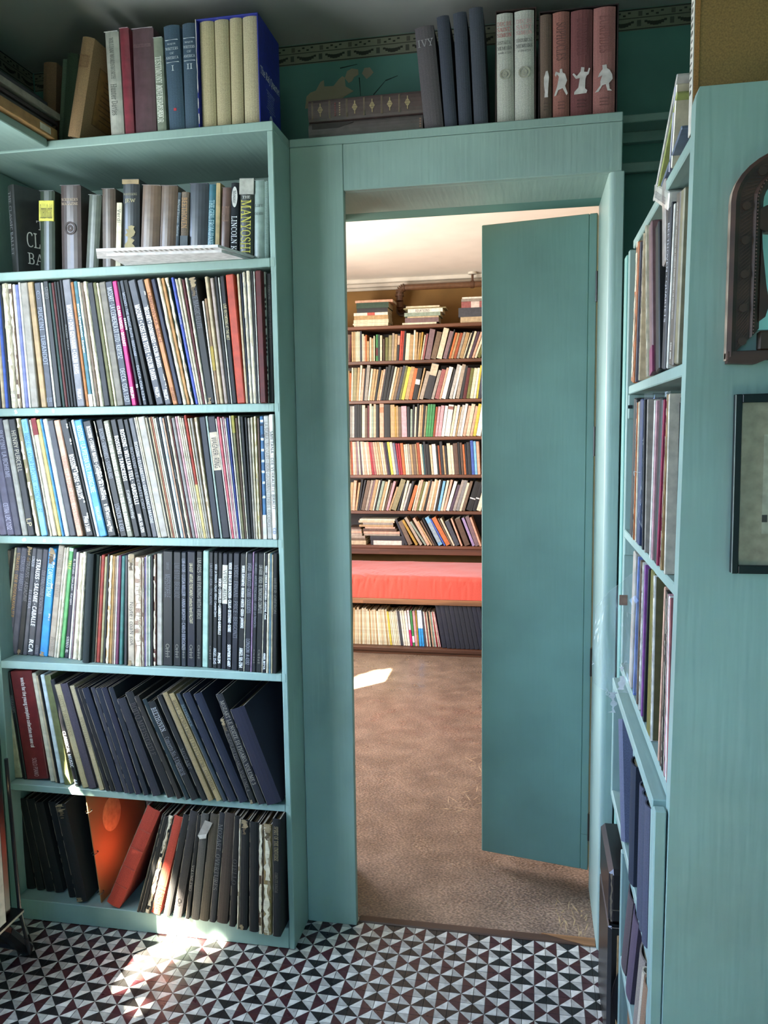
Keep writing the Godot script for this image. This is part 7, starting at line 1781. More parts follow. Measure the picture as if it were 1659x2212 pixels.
func build_things() -> void:
	# boards on the walls
	var ls := thing("wall_shelf", "teal wall shelf along the left wall at the top left corner", "shelf")
	board("shelf_board", Vector3(-1.458, 2.150, 0.133), Vector3(-1.197, 2.1715, 1.7), TEAL, "paint", ls)
	var rs := thing("wall_shelf", "dim teal wall shelf in the dark corner right of the doorway header", "shelf")
	board("shelf_board", Vector3(0.258, 2.187, -0.2185), Vector3(0.615, 2.206, -0.13), TEAL, "paint", rs)
	board("bracket_rail", Vector3(0.258, 2.085, -0.2185), Vector3(0.615, 2.11, -0.20), TEAL, "paint", rs)
	board("bracket_rail", Vector3(0.258, 2.16, -0.2185), Vector3(0.615, 2.1868, -0.195), TEAL, "paint", rs)
	# flat records on the left wall shelf
	var y := 2.1722
	var flat := [["a27a4e", 0.026, -1.180, 0.112, "tan cardboard record box lying lowest on the left wall shelf"], ["4a4c4c", 0.013, -1.190, 0.118, "dark grey record lying second in the flat pile on the wall shelf"], ["2e2226", 0.008, -1.182, 0.105, "near-black record third from the bottom of the flat pile"], ["7c3a48", 0.007, -1.20, 0.135, "maroon record in the middle of the flat pile on the wall shelf"], ["8b8478", 0.016, -1.178, 0.098, "stone grey record box in the flat pile above the maroon record"], ["35383f", 0.017, -1.192, 0.13, "charcoal record box second from the top of the flat pile"], ["16191f", 0.006, -1.198, 0.14, "thin black record lying topmost on the left wall shelf"]]
	for q in flat:
		var b := Mb.new()
		b.box(Vector3(q[2] - 0.25, y, q[3]), Vector3(q[2], y + q[1], q[3] + 0.32), lin(q[0]), 0.001)
		var o := obj("record_box" if q[1] > 0.015 else "record_sleeve", b, "box", self)
		tag(o, q[4], "record", "records lying flat on the left wall shelf")
		if q[0] == "a27a4e":
			board("paper_sticker", Vector3(q[2] - 0.0001, y + 0.005, q[3] + 0.03), Vector3(q[2] + 0.0006, y + 0.021, q[3] + 0.075), "cfc6b4", "paper", o, 0.0)
		y += q[1] + 0.0004
	# blue slipcase round the four cream volumes
	slipcase("slipcase", "deep blue cardboard slipcase holding four cream volumes", Vector3(-0.784, 2.1683, -0.04), Vector3(-0.622, 2.425, 0.122), "1a2a8c", "blue")
	slipcase("slipcase", "dark slipcase holding two white volumes above the doorway", Vector3(-0.0562, 2.1683, -0.19), Vector3(0.0436, 2.4395, -0.024), "3a2a24", "")
	slipcase("slipcase", "black-edged slipcase holding four volumes with white figures", Vector3(0.0498, 2.1683, -0.19), Vector3(0.2388, 2.4265, -0.024), "241c1c", "")
	# two books lying flat on the header ledge
	for k in 2:
		var b := thing("book", ["grey jacketed book lying flat at the left end of the doorway ledge", "gilt brown book lying on the grey one on the doorway ledge"][k], "book", Vector3(-0.39, 2.1684 + k * 0.0455, -0.03), "books lying flat on the doorway ledge")
		var mb := Mb.new()
		var h := 0.0445 if k == 0 else 0.057
		var w := 0.302
		var cc := lin("544b48" if k == 0 else "4d3a35")
		mb.box(Vector3(-w / 2, 0, -0.18), Vector3(w / 2, 0.0028, 0), cc, 0.001)
		mb.box(Vector3(-w / 2, h - 0.0028, -0.18), Vector3(w / 2, h, 0), cc, 0.001)
		var pr := PackedVector2Array()
		for i in 9:
			var a := -PI / 2 + PI * i / 8.0
			pr.append(Vector2(0.0 + 0.009 * cos(a), h / 2 + (h / 2 - 0.0002) * sin(a)))
		pr.append(Vector2(-0.006, h - 0.0004))
		pr.append(Vector2(-0.006, 0.0004))
		mb.slab(pr, 0, -w / 2, w / 2, cc)
		obj("cover", mb, "jacket", b)
		board("pages", Vector3(-w / 2 + 0.004, 0.003, -0.176), Vector3(w / 2 - 0.004, h - 0.003, -0.007), "b8a888", "pages", b, 0.0)
		if k == 1:
			var g := Mb.new()
			for i in 6:
				var x := -0.118 + 0.046 * i
				for dx in [-0.023, -0.0205]:
					g.box(Vector3(x + dx, h * 0.12, 0.0), Vector3(x + dx + 0.0008, h * 0.88, 0.0094), lin("9c8a6c"))
				if i != 1:
					g.box(Vector3(x - 0.0012, h * 0.22, 0), Vector3(x + 0.0012, h * 0.78, 0.0098), lin("a8946c"))
					g.box(Vector3(x - 0.007, h * 0.47, 0), Vector3(x + 0.007, h * 0.53, 0.0098), lin("a8946c"))
					ring(g, Vector2(x, h * 0.5), Vector2(0.0055, h * 0.15), 0.4, 0.0099, lin("a8946c"))
				else:
					for r in 2:
						for t in 6:
							g.box(Vector3(x - 0.008 + r * 0.012, h * (0.2 + 0.1 * t), 0), Vector3(x - 0.004 + r * 0.012, h * (0.26 + 0.1 * t), 0.0096), lin("9c8a6c" if r else "7c4040"))
			obj("gilt_tooling", g, "paper", b)
		else:
			var g := Mb.new()
			g.slab(PackedVector2Array([Vector2(-w / 2 + 0.01, h * 0.62), Vector2(-0.07, h * 0.60), Vector2(-0.03, h * 0.85), Vector2(-w / 2 + 0.01, h * 0.9)]), 2, 0.0, 0.0092, lin("332b29"))
			for t in 4:
				g.box(Vector3(w / 2 - 0.009, h * (0.25 + 0.14 * t), 0), Vector3(w / 2 - 0.004, h * (0.33 + 0.14 * t), 0.0092), lin("8a6a58"))
			obj("jacket_print", g, "paper", b)
	# the dark ballet book, turned so that its cover shows
	var cb := thing("book", "large dark grey book turned to show its lettered front cover, left end of upper shelf", "book", Vector3(-1.338, 1.8434, 0.10))
	cb.rotation.y = -0.5
	var mb := Mb.new()
	cover_into(mb, 0.034, 0.232, 0.19, 0.004, 0.0026, lin("2c2c2e"))
	obj("cover", mb, "jacket", cb)
	board("pages", Vector3(-0.014, 0.003, -0.186), Vector3(0.014, 0.228, -0.008), "b8a888", "pages", cb, 0.0)
	text_on(cb, "THE CLASSIC BALLET", 0.215, 0.05, 0.02, 0.0008, "77777a", false, 1)
	var face := Node3D.new()
	face.name = "front_cover"
	cb.add_child(face)
	face.position = Vector3(0.0175, 0, -0.095)
	face.rotation.y = PI / 2
	for q in [["The", 0.15, 0.125, -0.02], ["CLASSIC", 0.115, 0.075, 0.005], ["BALLET", 0.06, 0.03, 0.005]]:
		text_on(face, q[0], q[1], q[2], 0.09 if q[0] == "The" else 0.15, 0.0004, "c8c4bc", true, 1, "cover_title")
	# papers lying on the upper shelf
	var pa := [["e4dcda", 0.0, [[-1.0, 0.115], [-0.985, 0.24], [-0.70, 0.21], [-0.66, 0.09]], "cream booklet lying lowest at the front of the upper shelf"], ["ece4e2", 0.007, [[-1.04, 0.19], [-1.0, 0.262], [-0.70, 0.232], [-0.655, 0.08]], "white pamphlet lying on the cream booklet, sticking out over the upper shelf"]]
	for q in pa:
		var b := Mb.new()
		var poly_pts := PackedVector2Array()
		for p in q[2]:
			poly_pts.append(Vector2(p[0], p[1]))
		b.slab(poly_pts, 1, 1.8436 + q[1], 1.8436 + q[1] + 0.0066, lin(q[0]))
		var o := obj("pamphlet", b, "paper", self)
		tag(o, q[3], "pamphlet")
		if q[1] > 0:
			var st := Mb.new()
			for i in 20:
				st.box(Vector3(-0.96 + i * 0.0125, 1.8505, 0.24 - i * 0.0014), Vector3(-0.953 + i * 0.0125, 1.8508, 0.256 - i * 0.0014), lin("8a8078"))
			obj("printed_edge", st, "paper", o)
	# the opened album: a tan pocket leaf standing free behind its rings
	var la := thing("album_leaf", "tan cardboard album leaf with a round label window, leaning beside the fat red album", "album", Vector3(-1.172, 0.0625, 0.0))
	la.rotation.z = deg_to_rad(5.5)
	var lf := Mb.new()
	lf.box(Vector3(-0.0045, 0, -0.19), Vector3(-0.0015, 0.325, 0.112), lin("8f6d40"), 0.0008)
	obj("leaf", lf, "pages", la)
	var ho := Mb.new()
	ho.disc(Vector3(-0.0016, 0.215, 0.0), Vector3(1, 0, 0), Vector2(0.05, 0.05), 0.0008, lin("b79c6a"), 32)
	obj("label_window", ho, "paper", la)
	var rg := Mb.new()
	for yy in [0.03, 0.15, 0.275]:
		var path := PackedVector3Array()
		for i in 10:
			var a := TAU * 0.8 * i / 9.0
			path.append(Vector3(-0.003 + 0.009 * sin(a), yy, 0.108 + 0.011 * cos(a)))
		rg.tube(path, 0.0014, lin("6a6258"), 6)
	obj("binder_rings", rg, "metal", la)
	# mirror and picture on the end panel
	var mr := thing("mirror", "arched carved brown wooden mirror with a pale outer edge, hung on the end panel", "mirror", Vector3(0.418, 1.507, 0.7952))
	var fr := Mb.new()
	var edge := Mb.new()
	var carve := Mb.new()
	var outer := func(t: float, inset: float) -> Vector2:
		# t from 0 (bottom left) over the arch to 1 (bottom right)
		var hw := 0.1 - inset
		var sp := 0.225
		if t < 0.35:
			return Vector2(-hw, lerpf(inset, sp, t / 0.35))
		if t > 0.65:
			return Vector2(hw, lerpf(sp, inset, (t - 0.65) / 0.35))
		var a := PI - PI * (t - 0.35) / 0.3
		return Vector2(hw * cos(a), sp + (0.075 - inset * 0.75) * sin(a))
	var N := 60
	for i in N:
		var a: Vector2 = outer.call(float(i) / N, 0.0)
		var b: Vector2 = outer.call(float(i + 1) / N, 0.0)
		var steps := [[0.0, 0.016], [0.006, 0.019], [0.012, 0.016], [0.03, 0.015], [0.034, 0.018], [0.040, 0.014], [0.046, 0.006]]
		edge.quad(Vector3(a.x, a.y, 0), Vector3(b.x, b.y, 0), Vector3(b.x, b.y, 0.0155), Vector3(a.x, a.y, 0.0155), lin("b39a85"), Vector3(a.x + b.x, a.y + b.y - 0.3, 0))
		for k in steps.size() - 1:
			var p0: Vector2 = outer.call(float(i) / N, steps[k][0])
			var p1: Vector2 = outer.call(float(i + 1) / N, steps[k][0])
			var p2: Vector2 = outer.call(float(i + 1) / N, steps[k + 1][0])
			var p3: Vector2 = outer.call(float(i) / N, steps[k + 1][0])
			fr.quad(Vector3(p0.x, p0.y, steps[k][1]), Vector3(p1.x, p1.y, steps[k][1]), Vector3(p2.x, p2.y, steps[k + 1][1]), Vector3(p3.x, p3.y, steps[k + 1][1]), lin("4d3022"), Vector3(0, 0, 1))
	for i in 110:
		# hatched carving along the flat and a row of beads by the inner edge
		var t := (i + 0.5) / 110.0
		var p: Vector2 = outer.call(t, 0.036)
		carve.box(Vector3(p.x - 0.0012, p.y - 0.0012, 0.015), Vector3(p.x + 0.0012, p.y + 0.0012, 0.0192), lin("5b3a29"), 0.0006)
		var p1: Vector2 = outer.call(t, 0.014)
		var p2: Vector2 = outer.call(minf(1.0, t + 0.012), 0.028)
		var dd := (p2 - p1).orthogonal().normalized() * 0.0006
		carve.slab(PackedVector2Array([p1 - dd, p2 - dd, p2 + dd, p1 + dd]), 2, 0.0145, 0.0168, lin("5b3a29"))
		if i % 9 == 0:
			carve.disc(Vector3((p1.x + p2.x) / 2, (p1.y + p2.y) / 2, 0.015), Vector3(0, 0, 1), Vector2(0.006, 0.006), 0.003, lin("553524"), 12)
	fr.box(Vector3(-0.1, 0.0, 0.0), Vector3(0.1, 0.014, 0.016), lin("4d3022"), 0.003)
	fr.box(Vector3(-0.056, 0.013, 0.0), Vector3(0.056, 0.042, 0.0145), lin("50341f"), 0.003)
	fr.slab(PackedVector2Array([Vector2(-0.098, -0.004), Vector2(-0.06, -0.006), Vector2(-0.035, 0.004), Vector2(-0.03, 0.013), Vector2(-0.098, 0.013)]), 2, 0.0, 0.018, lin("4d3022"))
	# scalloped inner outline: a scroll at the top corner and a pointed lobe lower down
	fr.disc(Vector3(-0.044, 0.2, 0.004), Vector3(0, 0, 1), Vector2(0.022, 0.019), 0.009, lin("4a2c1d"), 20)
	fr.slab(PackedVector2Array([Vector2(-0.056, 0.055), Vector2(-0.047, 0.062), Vector2(-0.042, 0.08), Vector2(-0.047, 0.105), Vector2(-0.054, 0.16), Vector2(-0.056, 0.19)]), 2, 0.003, 0.011, lin("4a2c1d"))
	obj("frame", fr, "wood", mr)
	obj("outer_edge", edge, "wood", mr)
	obj("carving", carve, "wood", mr)
	var gl := Mb.new()
	var gp := PackedVector2Array()
	for i in 41:
		gp.append(outer.call(i / 40.0, 0.044))
	gl.slab(gp, 2, 0.001, 0.0035, Color.WHITE)
	obj("mirror_glass", gl, "mirror", mr)
	var pf := thing("picture", "print with wide beige mount in a thin black frame on the end panel", "picture", Vector3(0.336, 1.19, 0.7952))
	pf.rotation.z = 0.008
	var pb := Mb.new()
	var pw := 0.24
	var phh := 0.268
	var pc := lin("0e0f12")
	pb.box(Vector3(0, 0, 0), Vector3(0.0095, phh, 0.014), pc, 0.001)
	pb.box(Vector3(pw - 0.0095, 0, 0), Vector3(pw, phh, 0.014), pc, 0.001)
	pb.box(Vector3(0.0095, 0, 0), Vector3(pw - 0.0095, 0.0125, 0.014), pc, 0.001)
	pb.box(Vector3(0.0095, phh - 0.0125, 0), Vector3(pw - 0.0095, phh, 0.014), pc, 0.001)
	obj("frame", pb, "black", pf)
	board("worn_frame_edge", Vector3(-0.0004, 0.001, 0.0135), Vector3(0.0008, phh - 0.001, 0.0145), "b8b4ae", "black", pf, 0.0)
	board("mount", Vector3(0.009, 0.012, 0.001), Vector3(pw - 0.009, phh - 0.012, 0.006), "a3967e", "paper", pf, 0.0)
	board("print", Vector3(0.0425, 0.06, 0.006), Vector3(pw - 0.0425, phh - 0.06, 0.0064), "b5ab95", "paper", pf, 0.0)
	var ar := Mb.new()
	for i in 30:
		rng.seed = 300 + i
		var ax := rng.randf_range(0.05, pw - 0.05)
		var ay := rng.randf_range(0.07, 0.15)
		ar.box(Vector3(ax, ay, 0.0064), Vector3(ax + rng.randf_range(0.002, 0.012), ay + rng.randf_range(0.001, 0.005), 0.0067), lin("5a5448"))
	ar.box(Vector3(0.0425, 0.0775, 0.0064), Vector3(0.05, 0.0885, 0.0067), lin("38362f"))
	obj("engraving", ar, "paper", pf)
	# tan album behind the top of the end panel
	var ta := thing("album", "large tan cloth album standing upright behind the top of the end panel", "album", Vector3(0.2715, 1.8474, 0.76))
	var tb := Mb.new()
	tb.box(Vector3(0.0, 0, -0.0016), Vector3(0.315, 0.318, 0.0), lin("967444"), 0.0006)
	tb.box(Vector3(0.0, 0, -0.022), Vector3(0.315, 0.318, -0.0204), lin("967444"), 0.0006)
	obj("cover", tb, "cloth", ta)
	board("spine_hinge", Vector3(0.0, 0.001, 0.0), Vector3(0.007, 0.317, 0.0008), "a8743e", "cloth", ta, 0.0003)
	board("spine", Vector3(-0.002, 0.001, -0.0218), Vector3(-0.0001, 0.317, -0.0002), "cfc9bc", "paper", ta, 0.0006)
	var sm := Mb.new()
	for i in 24:
		rng.seed = 500 + i
		var yy := 0.06 + i * 0.0105
		sm.box(Vector3(-0.0026, yy, -0.018 + 0.004 * rng.randf()), Vector3(-0.0019, yy + rng.randf_range(0.002, 0.006), -0.006), lin("5c574e"))
	obj("spine_print", sm, "paper", ta)
	board("pages", Vector3(0.003, 0.003, -0.0203), Vector3(0.312, 0.314, -0.0017), "d8cfba", "pages", ta, 0.0)
	# black case on the floor below the overhanging shelf
	var bk := thing("instrument_case", "upright black leatherette case with worn edges, standing by the right door jamb", "case", Vector3(0.2135, 0, 0.131))
	var kb := Mb.new()
	kb.box(Vector3(0, 0.003, 0), Vector3(0.22, 0.31, 0.225), lin("1b1918"), 0.008)
	kb.box(Vector3(0, 0.3115, 0), Vector3(0.22, 0.438, 0.225), lin("23201e"), 0.01)
	obj("case_body", kb, "black", bk)
	var kt := Mb.new()
	kt.box(Vector3(0.002, 0.3085, 0.002), Vector3(0.218, 0.3125, 0.223), lin("0b0a0a"))
	obj("lid_joint", kt, "black", bk)
	var kw := Mb.new()
	ragged(kw, 0.002, 0.0085, 0.32, 0.432, 0.2253, lin("a08c74"), 31, 14)
	kw.box(Vector3(0.006, 0.346, 0.2245), Vector3(0.05, 0.348, 0.2257), lin("6a5f52"))
	kw.box(Vector3(0.004, 0.3045, 0.2245), Vector3(0.05, 0.306, 0.2257), lin("8a7d6c"))
	obj("worn_edge", kw, "black", bk)
	var kl := Mb.new()
	kl.disc(Vector3(0.05, 0.314, 0.2252), Vector3(0, 0, 1), Vector2(0.012, 0.007), 0.003, lin("4a443c"), 14)
	kl.box(Vector3(0.043, 0.275, 0.2252), Vector3(0.057, 0.312, 0.228), lin("3d372f"), 0.001)
	obj("latch", kl, "metal", bk)
	# paper-wrapped records and a bare disc leaning in front of the case
	var e1 := Mb.new()
	e1.box(Vector3(0.2325, 0.002, 0.357), Vector3(0.38, 0.29, 0.361), lin("b08f62"), 0.001)
	tag(obj("record_sleeve", e1, "paper", self), "worn tan paper record sleeve standing on the floor beside the black case", "record")
	var e2 := Mb.new()
	e2.box(Vector3(0.2405, 0.002, 0.3625), Vector3(0.39, 0.302, 0.366), lin("c46a34"), 0.001)
	tag(obj("record_sleeve", e2, "paper", self), "orange record sleeve standing on the floor behind the bare black disc", "record")
	var vd := thing("vinyl_record", "bare black vinyl disc leaning at the foot of the low bookcase", "record", Vector3(0.372, 0.1505, 0.3705))
	var dm := Mb.new()
	dm.disc(Vector3.ZERO, Vector3(0, 0, 1), Vector2(0.15, 0.15), 0.002, lin("0b0b0d"), 48)
	obj("disc", dm, "black", vd)
	var dg := Mb.new()
	for r in [0.145, 0.13, 0.115, 0.10, 0.085, 0.07]:
		ring(dg, Vector2.ZERO, Vector2(r, r), 0.012, 0.0022, lin("1c1c20"), 40)
	dg.disc(Vector3(0, 0, 0.002), Vector3(0, 0, 1), Vector2(0.05, 0.05), 0.0004, lin("6a2a24"), 24)
	obj("disc_label", dg, "black", vd)
	var pk := Mb.new()
	pk.box(Vector3(0.25, 0.003, 0.42), Vector3(0.268, 0.2475, 0.56), lin("a87c50"), 0.001)
	tag(obj("plank", pk, "wood", self), "bare tan wooden plank standing in the lowest bay of the low bookcase", "plank")
	# bottom-left corner: white box held in a dark stand
	var sd := thing("record_stand", "black metal stand with a splayed foot at the bottom left corner", "stand", Vector3(-1.236, 0, 0.4))
	var sb := Mb.new()
	sb.box(Vector3(-0.2, 0.195, -0.03), Vector3(0.006, 0.205, 0.075), lin("141414"), 0.002)
	sb.tube(PackedVector3Array([Vector3(-0.022, 0.60, -0.035), Vector3(-0.012, 0.195, -0.035), Vector3(-0.01, 0.11, -0.05), Vector3(-0.055, 0.012, -0.12)]), 0.005, lin("131313"), 8)
	sb.tube(PackedVector3Array([Vector3(-0.19, 0.60, -0.035), Vector3(-0.19, 0.195, -0.035), Vector3(-0.2, 0.008, -0.08)]), 0.005, lin("131313"), 8)
	sb.tube(PackedVector3Array([Vector3(-0.10, 0.195, 0.02), Vector3(-0.075, 0.11, -0.06), Vector3(-0.065, 0.018, -0.125)]), 0.017, lin("131313"), 8)
	sb.tube(PackedVector3Array([Vector3(-0.15, 0.195, 0.02), Vector3(-0.14, 0.05, -0.1), Vector3(-0.08, 0.016, -0.14)]), 0.014, lin("131313"), 8)
	obj("stand_frame", sb, "black", sd)
	var wh := thing("record_box", "white record box standing in the black stand at the left edge", "record box", Vector3(-1.279, 0.2055, 0.46))
	var wbx := Mb.new()
	wbx.box(Vector3(-0.12, 0, -0.028), Vector3(0.042, 0.292, 0.0), lin("d2cfc6"), 0.004)
	wbx.box(Vector3(0.0425, 0.004, -0.026), Vector3(0.0445, 0.288, -0.003), lin("c9c4b6"), 0.0008)
	obj("box_body", wbx, "box", wh)
	board("tan_edge", Vector3(-0.118, 0.2915, -0.026), Vector3(0.04, 0.2935, -0.002), "a08a5e", "paper", wh, 0.0005)
	text_on(wh, "musique", 0.178, 0.166, 0.05, 0.0006, "333333", true)
	var bb := Mb.new()
	bb.box(Vector3(-1.39, 0.2055, 0.39), Vector3(-1.252, 0.66, 0.415), lin("161617"), 0.004)
	tag(obj("record_album", bb, "black", self), "black album upright behind the white box at the left edge", "album")

func slipcase(called: String, label: String, a: Vector3, b: Vector3, h: String, art: String) -> void:
	var s := thing(called, label, "slipcase")
	var mb := Mb.new()
	var t := 0.0028
	var col := lin(h)
	mb.box(a, Vector3(a.x + t, b.y, b.z), col, 0.0005)
	mb.box(Vector3(b.x - t, a.y, a.z), b, col, 0.0005)
	mb.box(Vector3(a.x + t, b.y - t, a.z), Vector3(b.x - t, b.y, b.z), col, 0.0005)
	mb.box(Vector3(a.x + t, a.y, a.z), Vector3(b.x - t, a.y + 0.0004, b.z), col)
	mb.box(Vector3(a.x + t, a.y, a.z), Vector3(b.x - t, b.y, a.z + t), col)
	obj("case_body", mb, "box", s)
	if art == "blue":
		var wv := Mb.new()
		ragged(wv, a.x - 0.0005, a.x + t, a.y + 0.01, b.y, b.z + 0.0004, lin("c8c4be"), 17, 20)
		obj("worn_edge", wv, "paper", s)
		var f := Node3D.new()
		f.name = "side_print"
		s.add_child(f)
		f.position = Vector3(b.x + 0.0004, a.y, (a.z + b.z) / 2)
		f.rotation.y = PI / 2
		text_on(f, "The Raj Quartet", 0.14, 0.115, 0.17, 0.0003, "e4e2dc", true, 1)
		for i in 9:
			text_on(f, ["the four volumes of a", "great sequence, now", "gathered in one set", "of a country, a war", "and the last years of", "an age, told again by", "many voices and many", "hands across the land", "in four parts"][i], 0.1 - i * 0.006, 0.0958 - i * 0.006, 0.12, 0.0003, "aab4cc", true, 0, "small_print")
		var cr := Mb.new()
		ring(cr, Vector2(0, 0.028), Vector2(0.013, 0.017), 0.3, 0.0004, lin("c8ccd8"))
		ring(cr, Vector2(0, 0.028), Vector2(0.006, 0.012), 0.5, 0.0004, lin("c8ccd8"))
		cr.box(Vector3(-0.01, 0.006, 0), Vector3(0.01, 0.011, 0.0005), lin("c8ccd8"))
		obj("crest", cr, "paper", f)
		for i in 3:
			text_on(f, ["THE", "FOUR", "NOVELS"][i], 0.235 - i * 0.028, 0.213 - i * 0.028, 0.09, 0.0003, "2b3670", true, 1, "large_print")

func build_small() -> void:
	# pipe on the far wall
	var pp := thing("pipe", "brown iron heating pipe under the far ceiling with a downturned elbow and wall flange", "pipe")
	var pm := Mb.new()
	var pcx := lin("6b4a34")
	pm.tube(PackedVector3Array([Vector3(-0.835, 2.388, -3.43), Vector3(1.29, 2.388, -3.43)]), 0.021, pcx, 14)
	obj("run", pm, "black", pp)
	var pe := Mb.new()
	var path := PackedVector3Array()
	for i in 7:
		var a := PI / 2 * i / 6.0
		path.append(Vector3(-0.832 - 0.035 * sin(a), 2.353 + 0.035 * cos(a), -3.43))
	pe.tube(path, 0.028, lin("5d3f2c"), 14)
	pe.tube(PackedVector3Array([Vector3(-0.867, 2.353, -3.43), Vector3(-0.867, 2.30, -3.43)]), 0.024, lin("5d3f2c"), 14)
	pe.tube(PackedVector3Array([Vector3(-0.867, 2.345, -3.43), Vector3(-0.867, 2.33, -3.43)]), 0.031, lin("5d3f2c"), 14)
	pe.tube(PackedVector3Array([Vector3(-0.867, 2.30, -3.43), Vector3(-0.867, 2.265, -3.445), Vector3(-0.867, 2.25, -3.48), Vector3(-0.867, 2.25, -3.53)]), 0.026, lin("5d3f2c"), 14)
	pe.disc(Vector3(-0.867, 2.25, -3.538), Vector3(0, 0, 1), Vector2(0.042, 0.042), 0.012, lin("54392a"), 24)
	obj("elbow", pe, "black", pp)
	var ph := Mb.new()
	ph.disc(Vector3(-0.363, 2.469, -3.43), Vector3(0, -1, 0), Vector2(0.03, 0.03), 0.014, lin("ded8cc"), 20)
	obj("ceiling_rose", ph, "wall", pp)
	var pr := Mb.new()
	pr.tube(PackedVector3Array([Vector3(-0.363, 2.46, -3.43), Vector3(-0.363, 2.40, -3.43)]), 0.008, lin("5d3f2c"), 8)
	pr.tube(PackedVector3Array([Vector3(-0.375, 2.388, -3.43), Vector3(-0.351, 2.388, -3.43)]), 0.025, lin("5d3f2c"), 14)
	obj("hanger", pr, "black", pp)
	# clear sleeves
	film("plastic_sleeve", "crumpled clear plastic sleeve jutting out from the fourth right-hand shelf over the door jamb", PackedVector2Array([Vector2(0.268, 1.118), Vector2(0.205, 1.066), Vector2(0.176, 1.032), Vector2(0.172, 0.95), Vector2(0.176, 0.862), Vector2(0.186, 0.85), Vector2(0.225, 0.842), Vector2(0.262, 0.846), Vector2(0.272, 0.95)]), 0.352, true)
	film("plastic_sleeve", "clear wrinkled plastic sleeve hanging before the records on the third right-hand shelf", PackedVector2Array([Vector2(0.262, 1.478), Vector2(0.258, 1.30), Vector2(0.252, 1.23), Vector2(0.268, 1.19), Vector2(0.292, 1.168), Vector2(0.305, 1.30), Vector2(0.31, 1.482)]), 0.395, false)
	# added unseen leaves: keep most sun off the window, let chosen patches through
	var mm := MultiMesh.new()
	mm.transform_format = MultiMesh.TRANSFORM_3D
	var lm := Mb.new()
	lm.slab(PackedVector2Array([Vector2(0, -0.05), Vector2(0.026, -0.01), Vector2(0.022, 0.025), Vector2(0, 0.055), Vector2(-0.022, 0.025), Vector2(-0.026, -0.01)]), 2, 0.0, 0.0006, lin("3f6a2c"))
	mm.mesh = lm.mesh()
	var sdir := Vector3(0.56, -0.98, -0.6).normalized()
	var spots := []
	rng.seed = 4242
	# openings in the leaves, where the window plane sees the sun: (height, depth, radius in height, radius in depth)
	var holes := [[0.77, 0.65, 0.13, 0.06], [0.88, 0.69, 0.14, 0.08], [1.00, 0.76, 0.13, 0.075], [0.96, 0.84, 0.07, 0.05], [1.02, 1.05, 0.01, 0.01], [0.745, 0.335, 0.035, 0.05], [0.86, 0.36, 0.06, 0.03], [1.02, 0.345, 0.02, 0.03], [0.79, 0.50, 0.03, 0.05], [0.90, 0.52, 0.05, 0.025], [1.20, 0.90, 0.02, 0.02]]
	var tries := 0
	while spots.size() < 5200 and tries < 20000:
		tries += 1
		var y := rng.randf_range(0.45, 2.35)
		var z := rng.randf_range(0.05, 1.8)
		var keep := true
		for hq in holes:
			if pow((y - hq[0]) / (hq[2] + 0.055), 2) + pow((z - hq[1]) / (hq[3] + 0.055), 2) < 1.0:
				keep = false
		if not keep:
			continue
		var at := Vector3(-1.5, y, z) - sdir * rng.randf_range(2.3, 3.0)
		spots.append(Transform3D(Basis.looking_at(-sdir + Vector3(rng.randf_range(-0.4, 0.4), rng.randf_range(-0.4, 0.4), rng.randf_range(-0.4, 0.4))).rotated(sdir, rng.randf() * TAU), at))
	# more added leaves, shading the rear half of the far room's window
	for i in 2600:
		var at := Vector3(-1.95, rng.randf_range(0.4, 2.3), rng.randf_range(-2.7, -1.16)) - sdir * rng.randf_range(2.3, 3.0)
		spots.append(Transform3D(Basis.looking_at(-sdir + Vector3(rng.randf_range(-0.4, 0.4), rng.randf_range(-0.4, 0.4), rng.randf_range(-0.4, 0.4))).rotated(sdir, rng.randf() * TAU), at))
	mm.instance_count = spots.size()
	for i in spots.size():
		mm.set_instance_transform(i, spots[i])
	var fo := MultiMeshInstance3D.new()
	fo.name = "added_foliage"
	fo.multimesh = mm
	fo.material_override = M["leaf"]
	fo.set_meta("kind", "stuff")
	tag(fo, "added unseen green leaves outside the windows, placed to break up the sun", "added_foliage")
	add_child(fo, true)

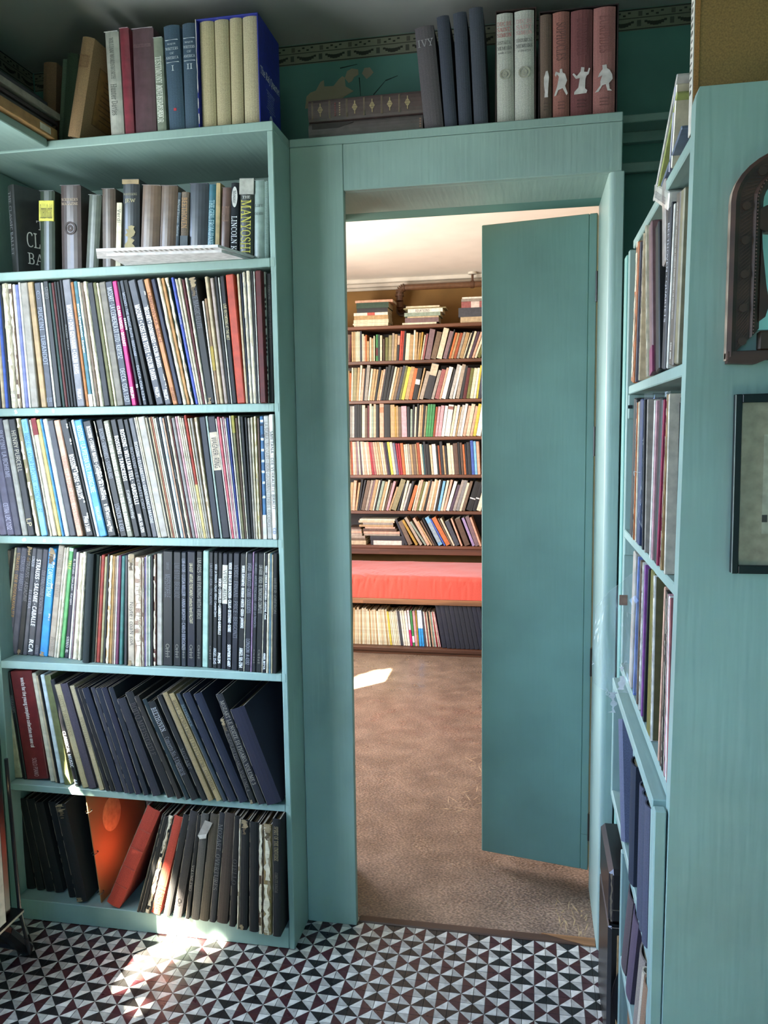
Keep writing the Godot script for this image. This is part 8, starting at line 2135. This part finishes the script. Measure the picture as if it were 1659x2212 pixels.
func film(called: String, label: String, pts: PackedVector2Array, z: float, tag_on: bool) -> void:
	var o := thing(called, label, "plastic sleeve")
	var ids := Geometry2D.triangulate_polygon(pts)
	var st := Mb.new()
	var f := FastNoiseLite.new()
	f.seed = 88
	f.frequency = 14.0
	var bend := func(p: Vector2) -> Vector3: return Vector3(p.x, p.y, z + 0.012 * f.get_noise_2d(p.x * 1.4, p.y * 0.7))
	for i in range(0, ids.size(), 3):
		var a := pts[ids[i]]
		var b := pts[ids[i + 1]]
		var c := pts[ids[i + 2]]
		var k := 10
		for u in k:
			for w in k - u:
				var p00 := a + (b - a) * (float(u) / k) + (c - a) * (float(w) / k)
				var p10 := a + (b - a) * (float(u + 1) / k) + (c - a) * (float(w) / k)
				var p01 := a + (b - a) * (float(u) / k) + (c - a) * (float(w + 1) / k)
				st.tri(bend.call(p00), bend.call(p10), bend.call(p01), Color.WHITE, Vector3(0, 0, 1))
				if w < k - u - 1:
					var p11 := a + (b - a) * (float(u + 1) / k) + (c - a) * (float(w + 1) / k)
					st.tri(bend.call(p10), bend.call(p11), bend.call(p01), Color.WHITE, Vector3(0, 0, 1))
	obj("film", st, "film", o)
	var ed := Mb.new()
	for i in pts.size() - 1:
		var q := PackedVector3Array()
		for j in 9:
			q.append(bend.call(pts[i].lerp(pts[i + 1], j / 8.0)) + Vector3(0, 0, 0.0004))
		ed.tube(q, 0.00022, lin("c4d0d2"), 4)
	for i in 9:
		rng.seed = 640 + i
		var m := pts[rng.randi() % pts.size()].lerp(pts[rng.randi() % pts.size()], 0.3 + 0.3 * rng.randf())
		var q := PackedVector3Array()
		for j in 4:
			q.append(bend.call(m) + Vector3(0, 0, 0.0006))
			m += Vector2(rng.randf_range(-0.006, 0.006), rng.randf_range(-0.01, 0.004))
		ed.tube(q, 0.0004, lin("e2eaea"), 4)
	obj("creased_edge", ed, "box", o)
	if tag_on:
		board("brown_tag", Vector3(0.2235, 1.036, z + 0.004), Vector3(0.2405, 1.058, z + 0.0055), "8d7260", "paper", o, 0.0004)
		var cr := Mb.new()
		ragged(cr, 0.203, 0.226, 0.80, 0.845, z + 0.006, lin("c8d0d0"), 12, 10)
		ragged(cr, 0.222, 0.24, 0.852, 0.902, z + 0.006, lin("f0f2f0"), 14, 10)
		obj("crumpled_end", cr, "jacket", o)
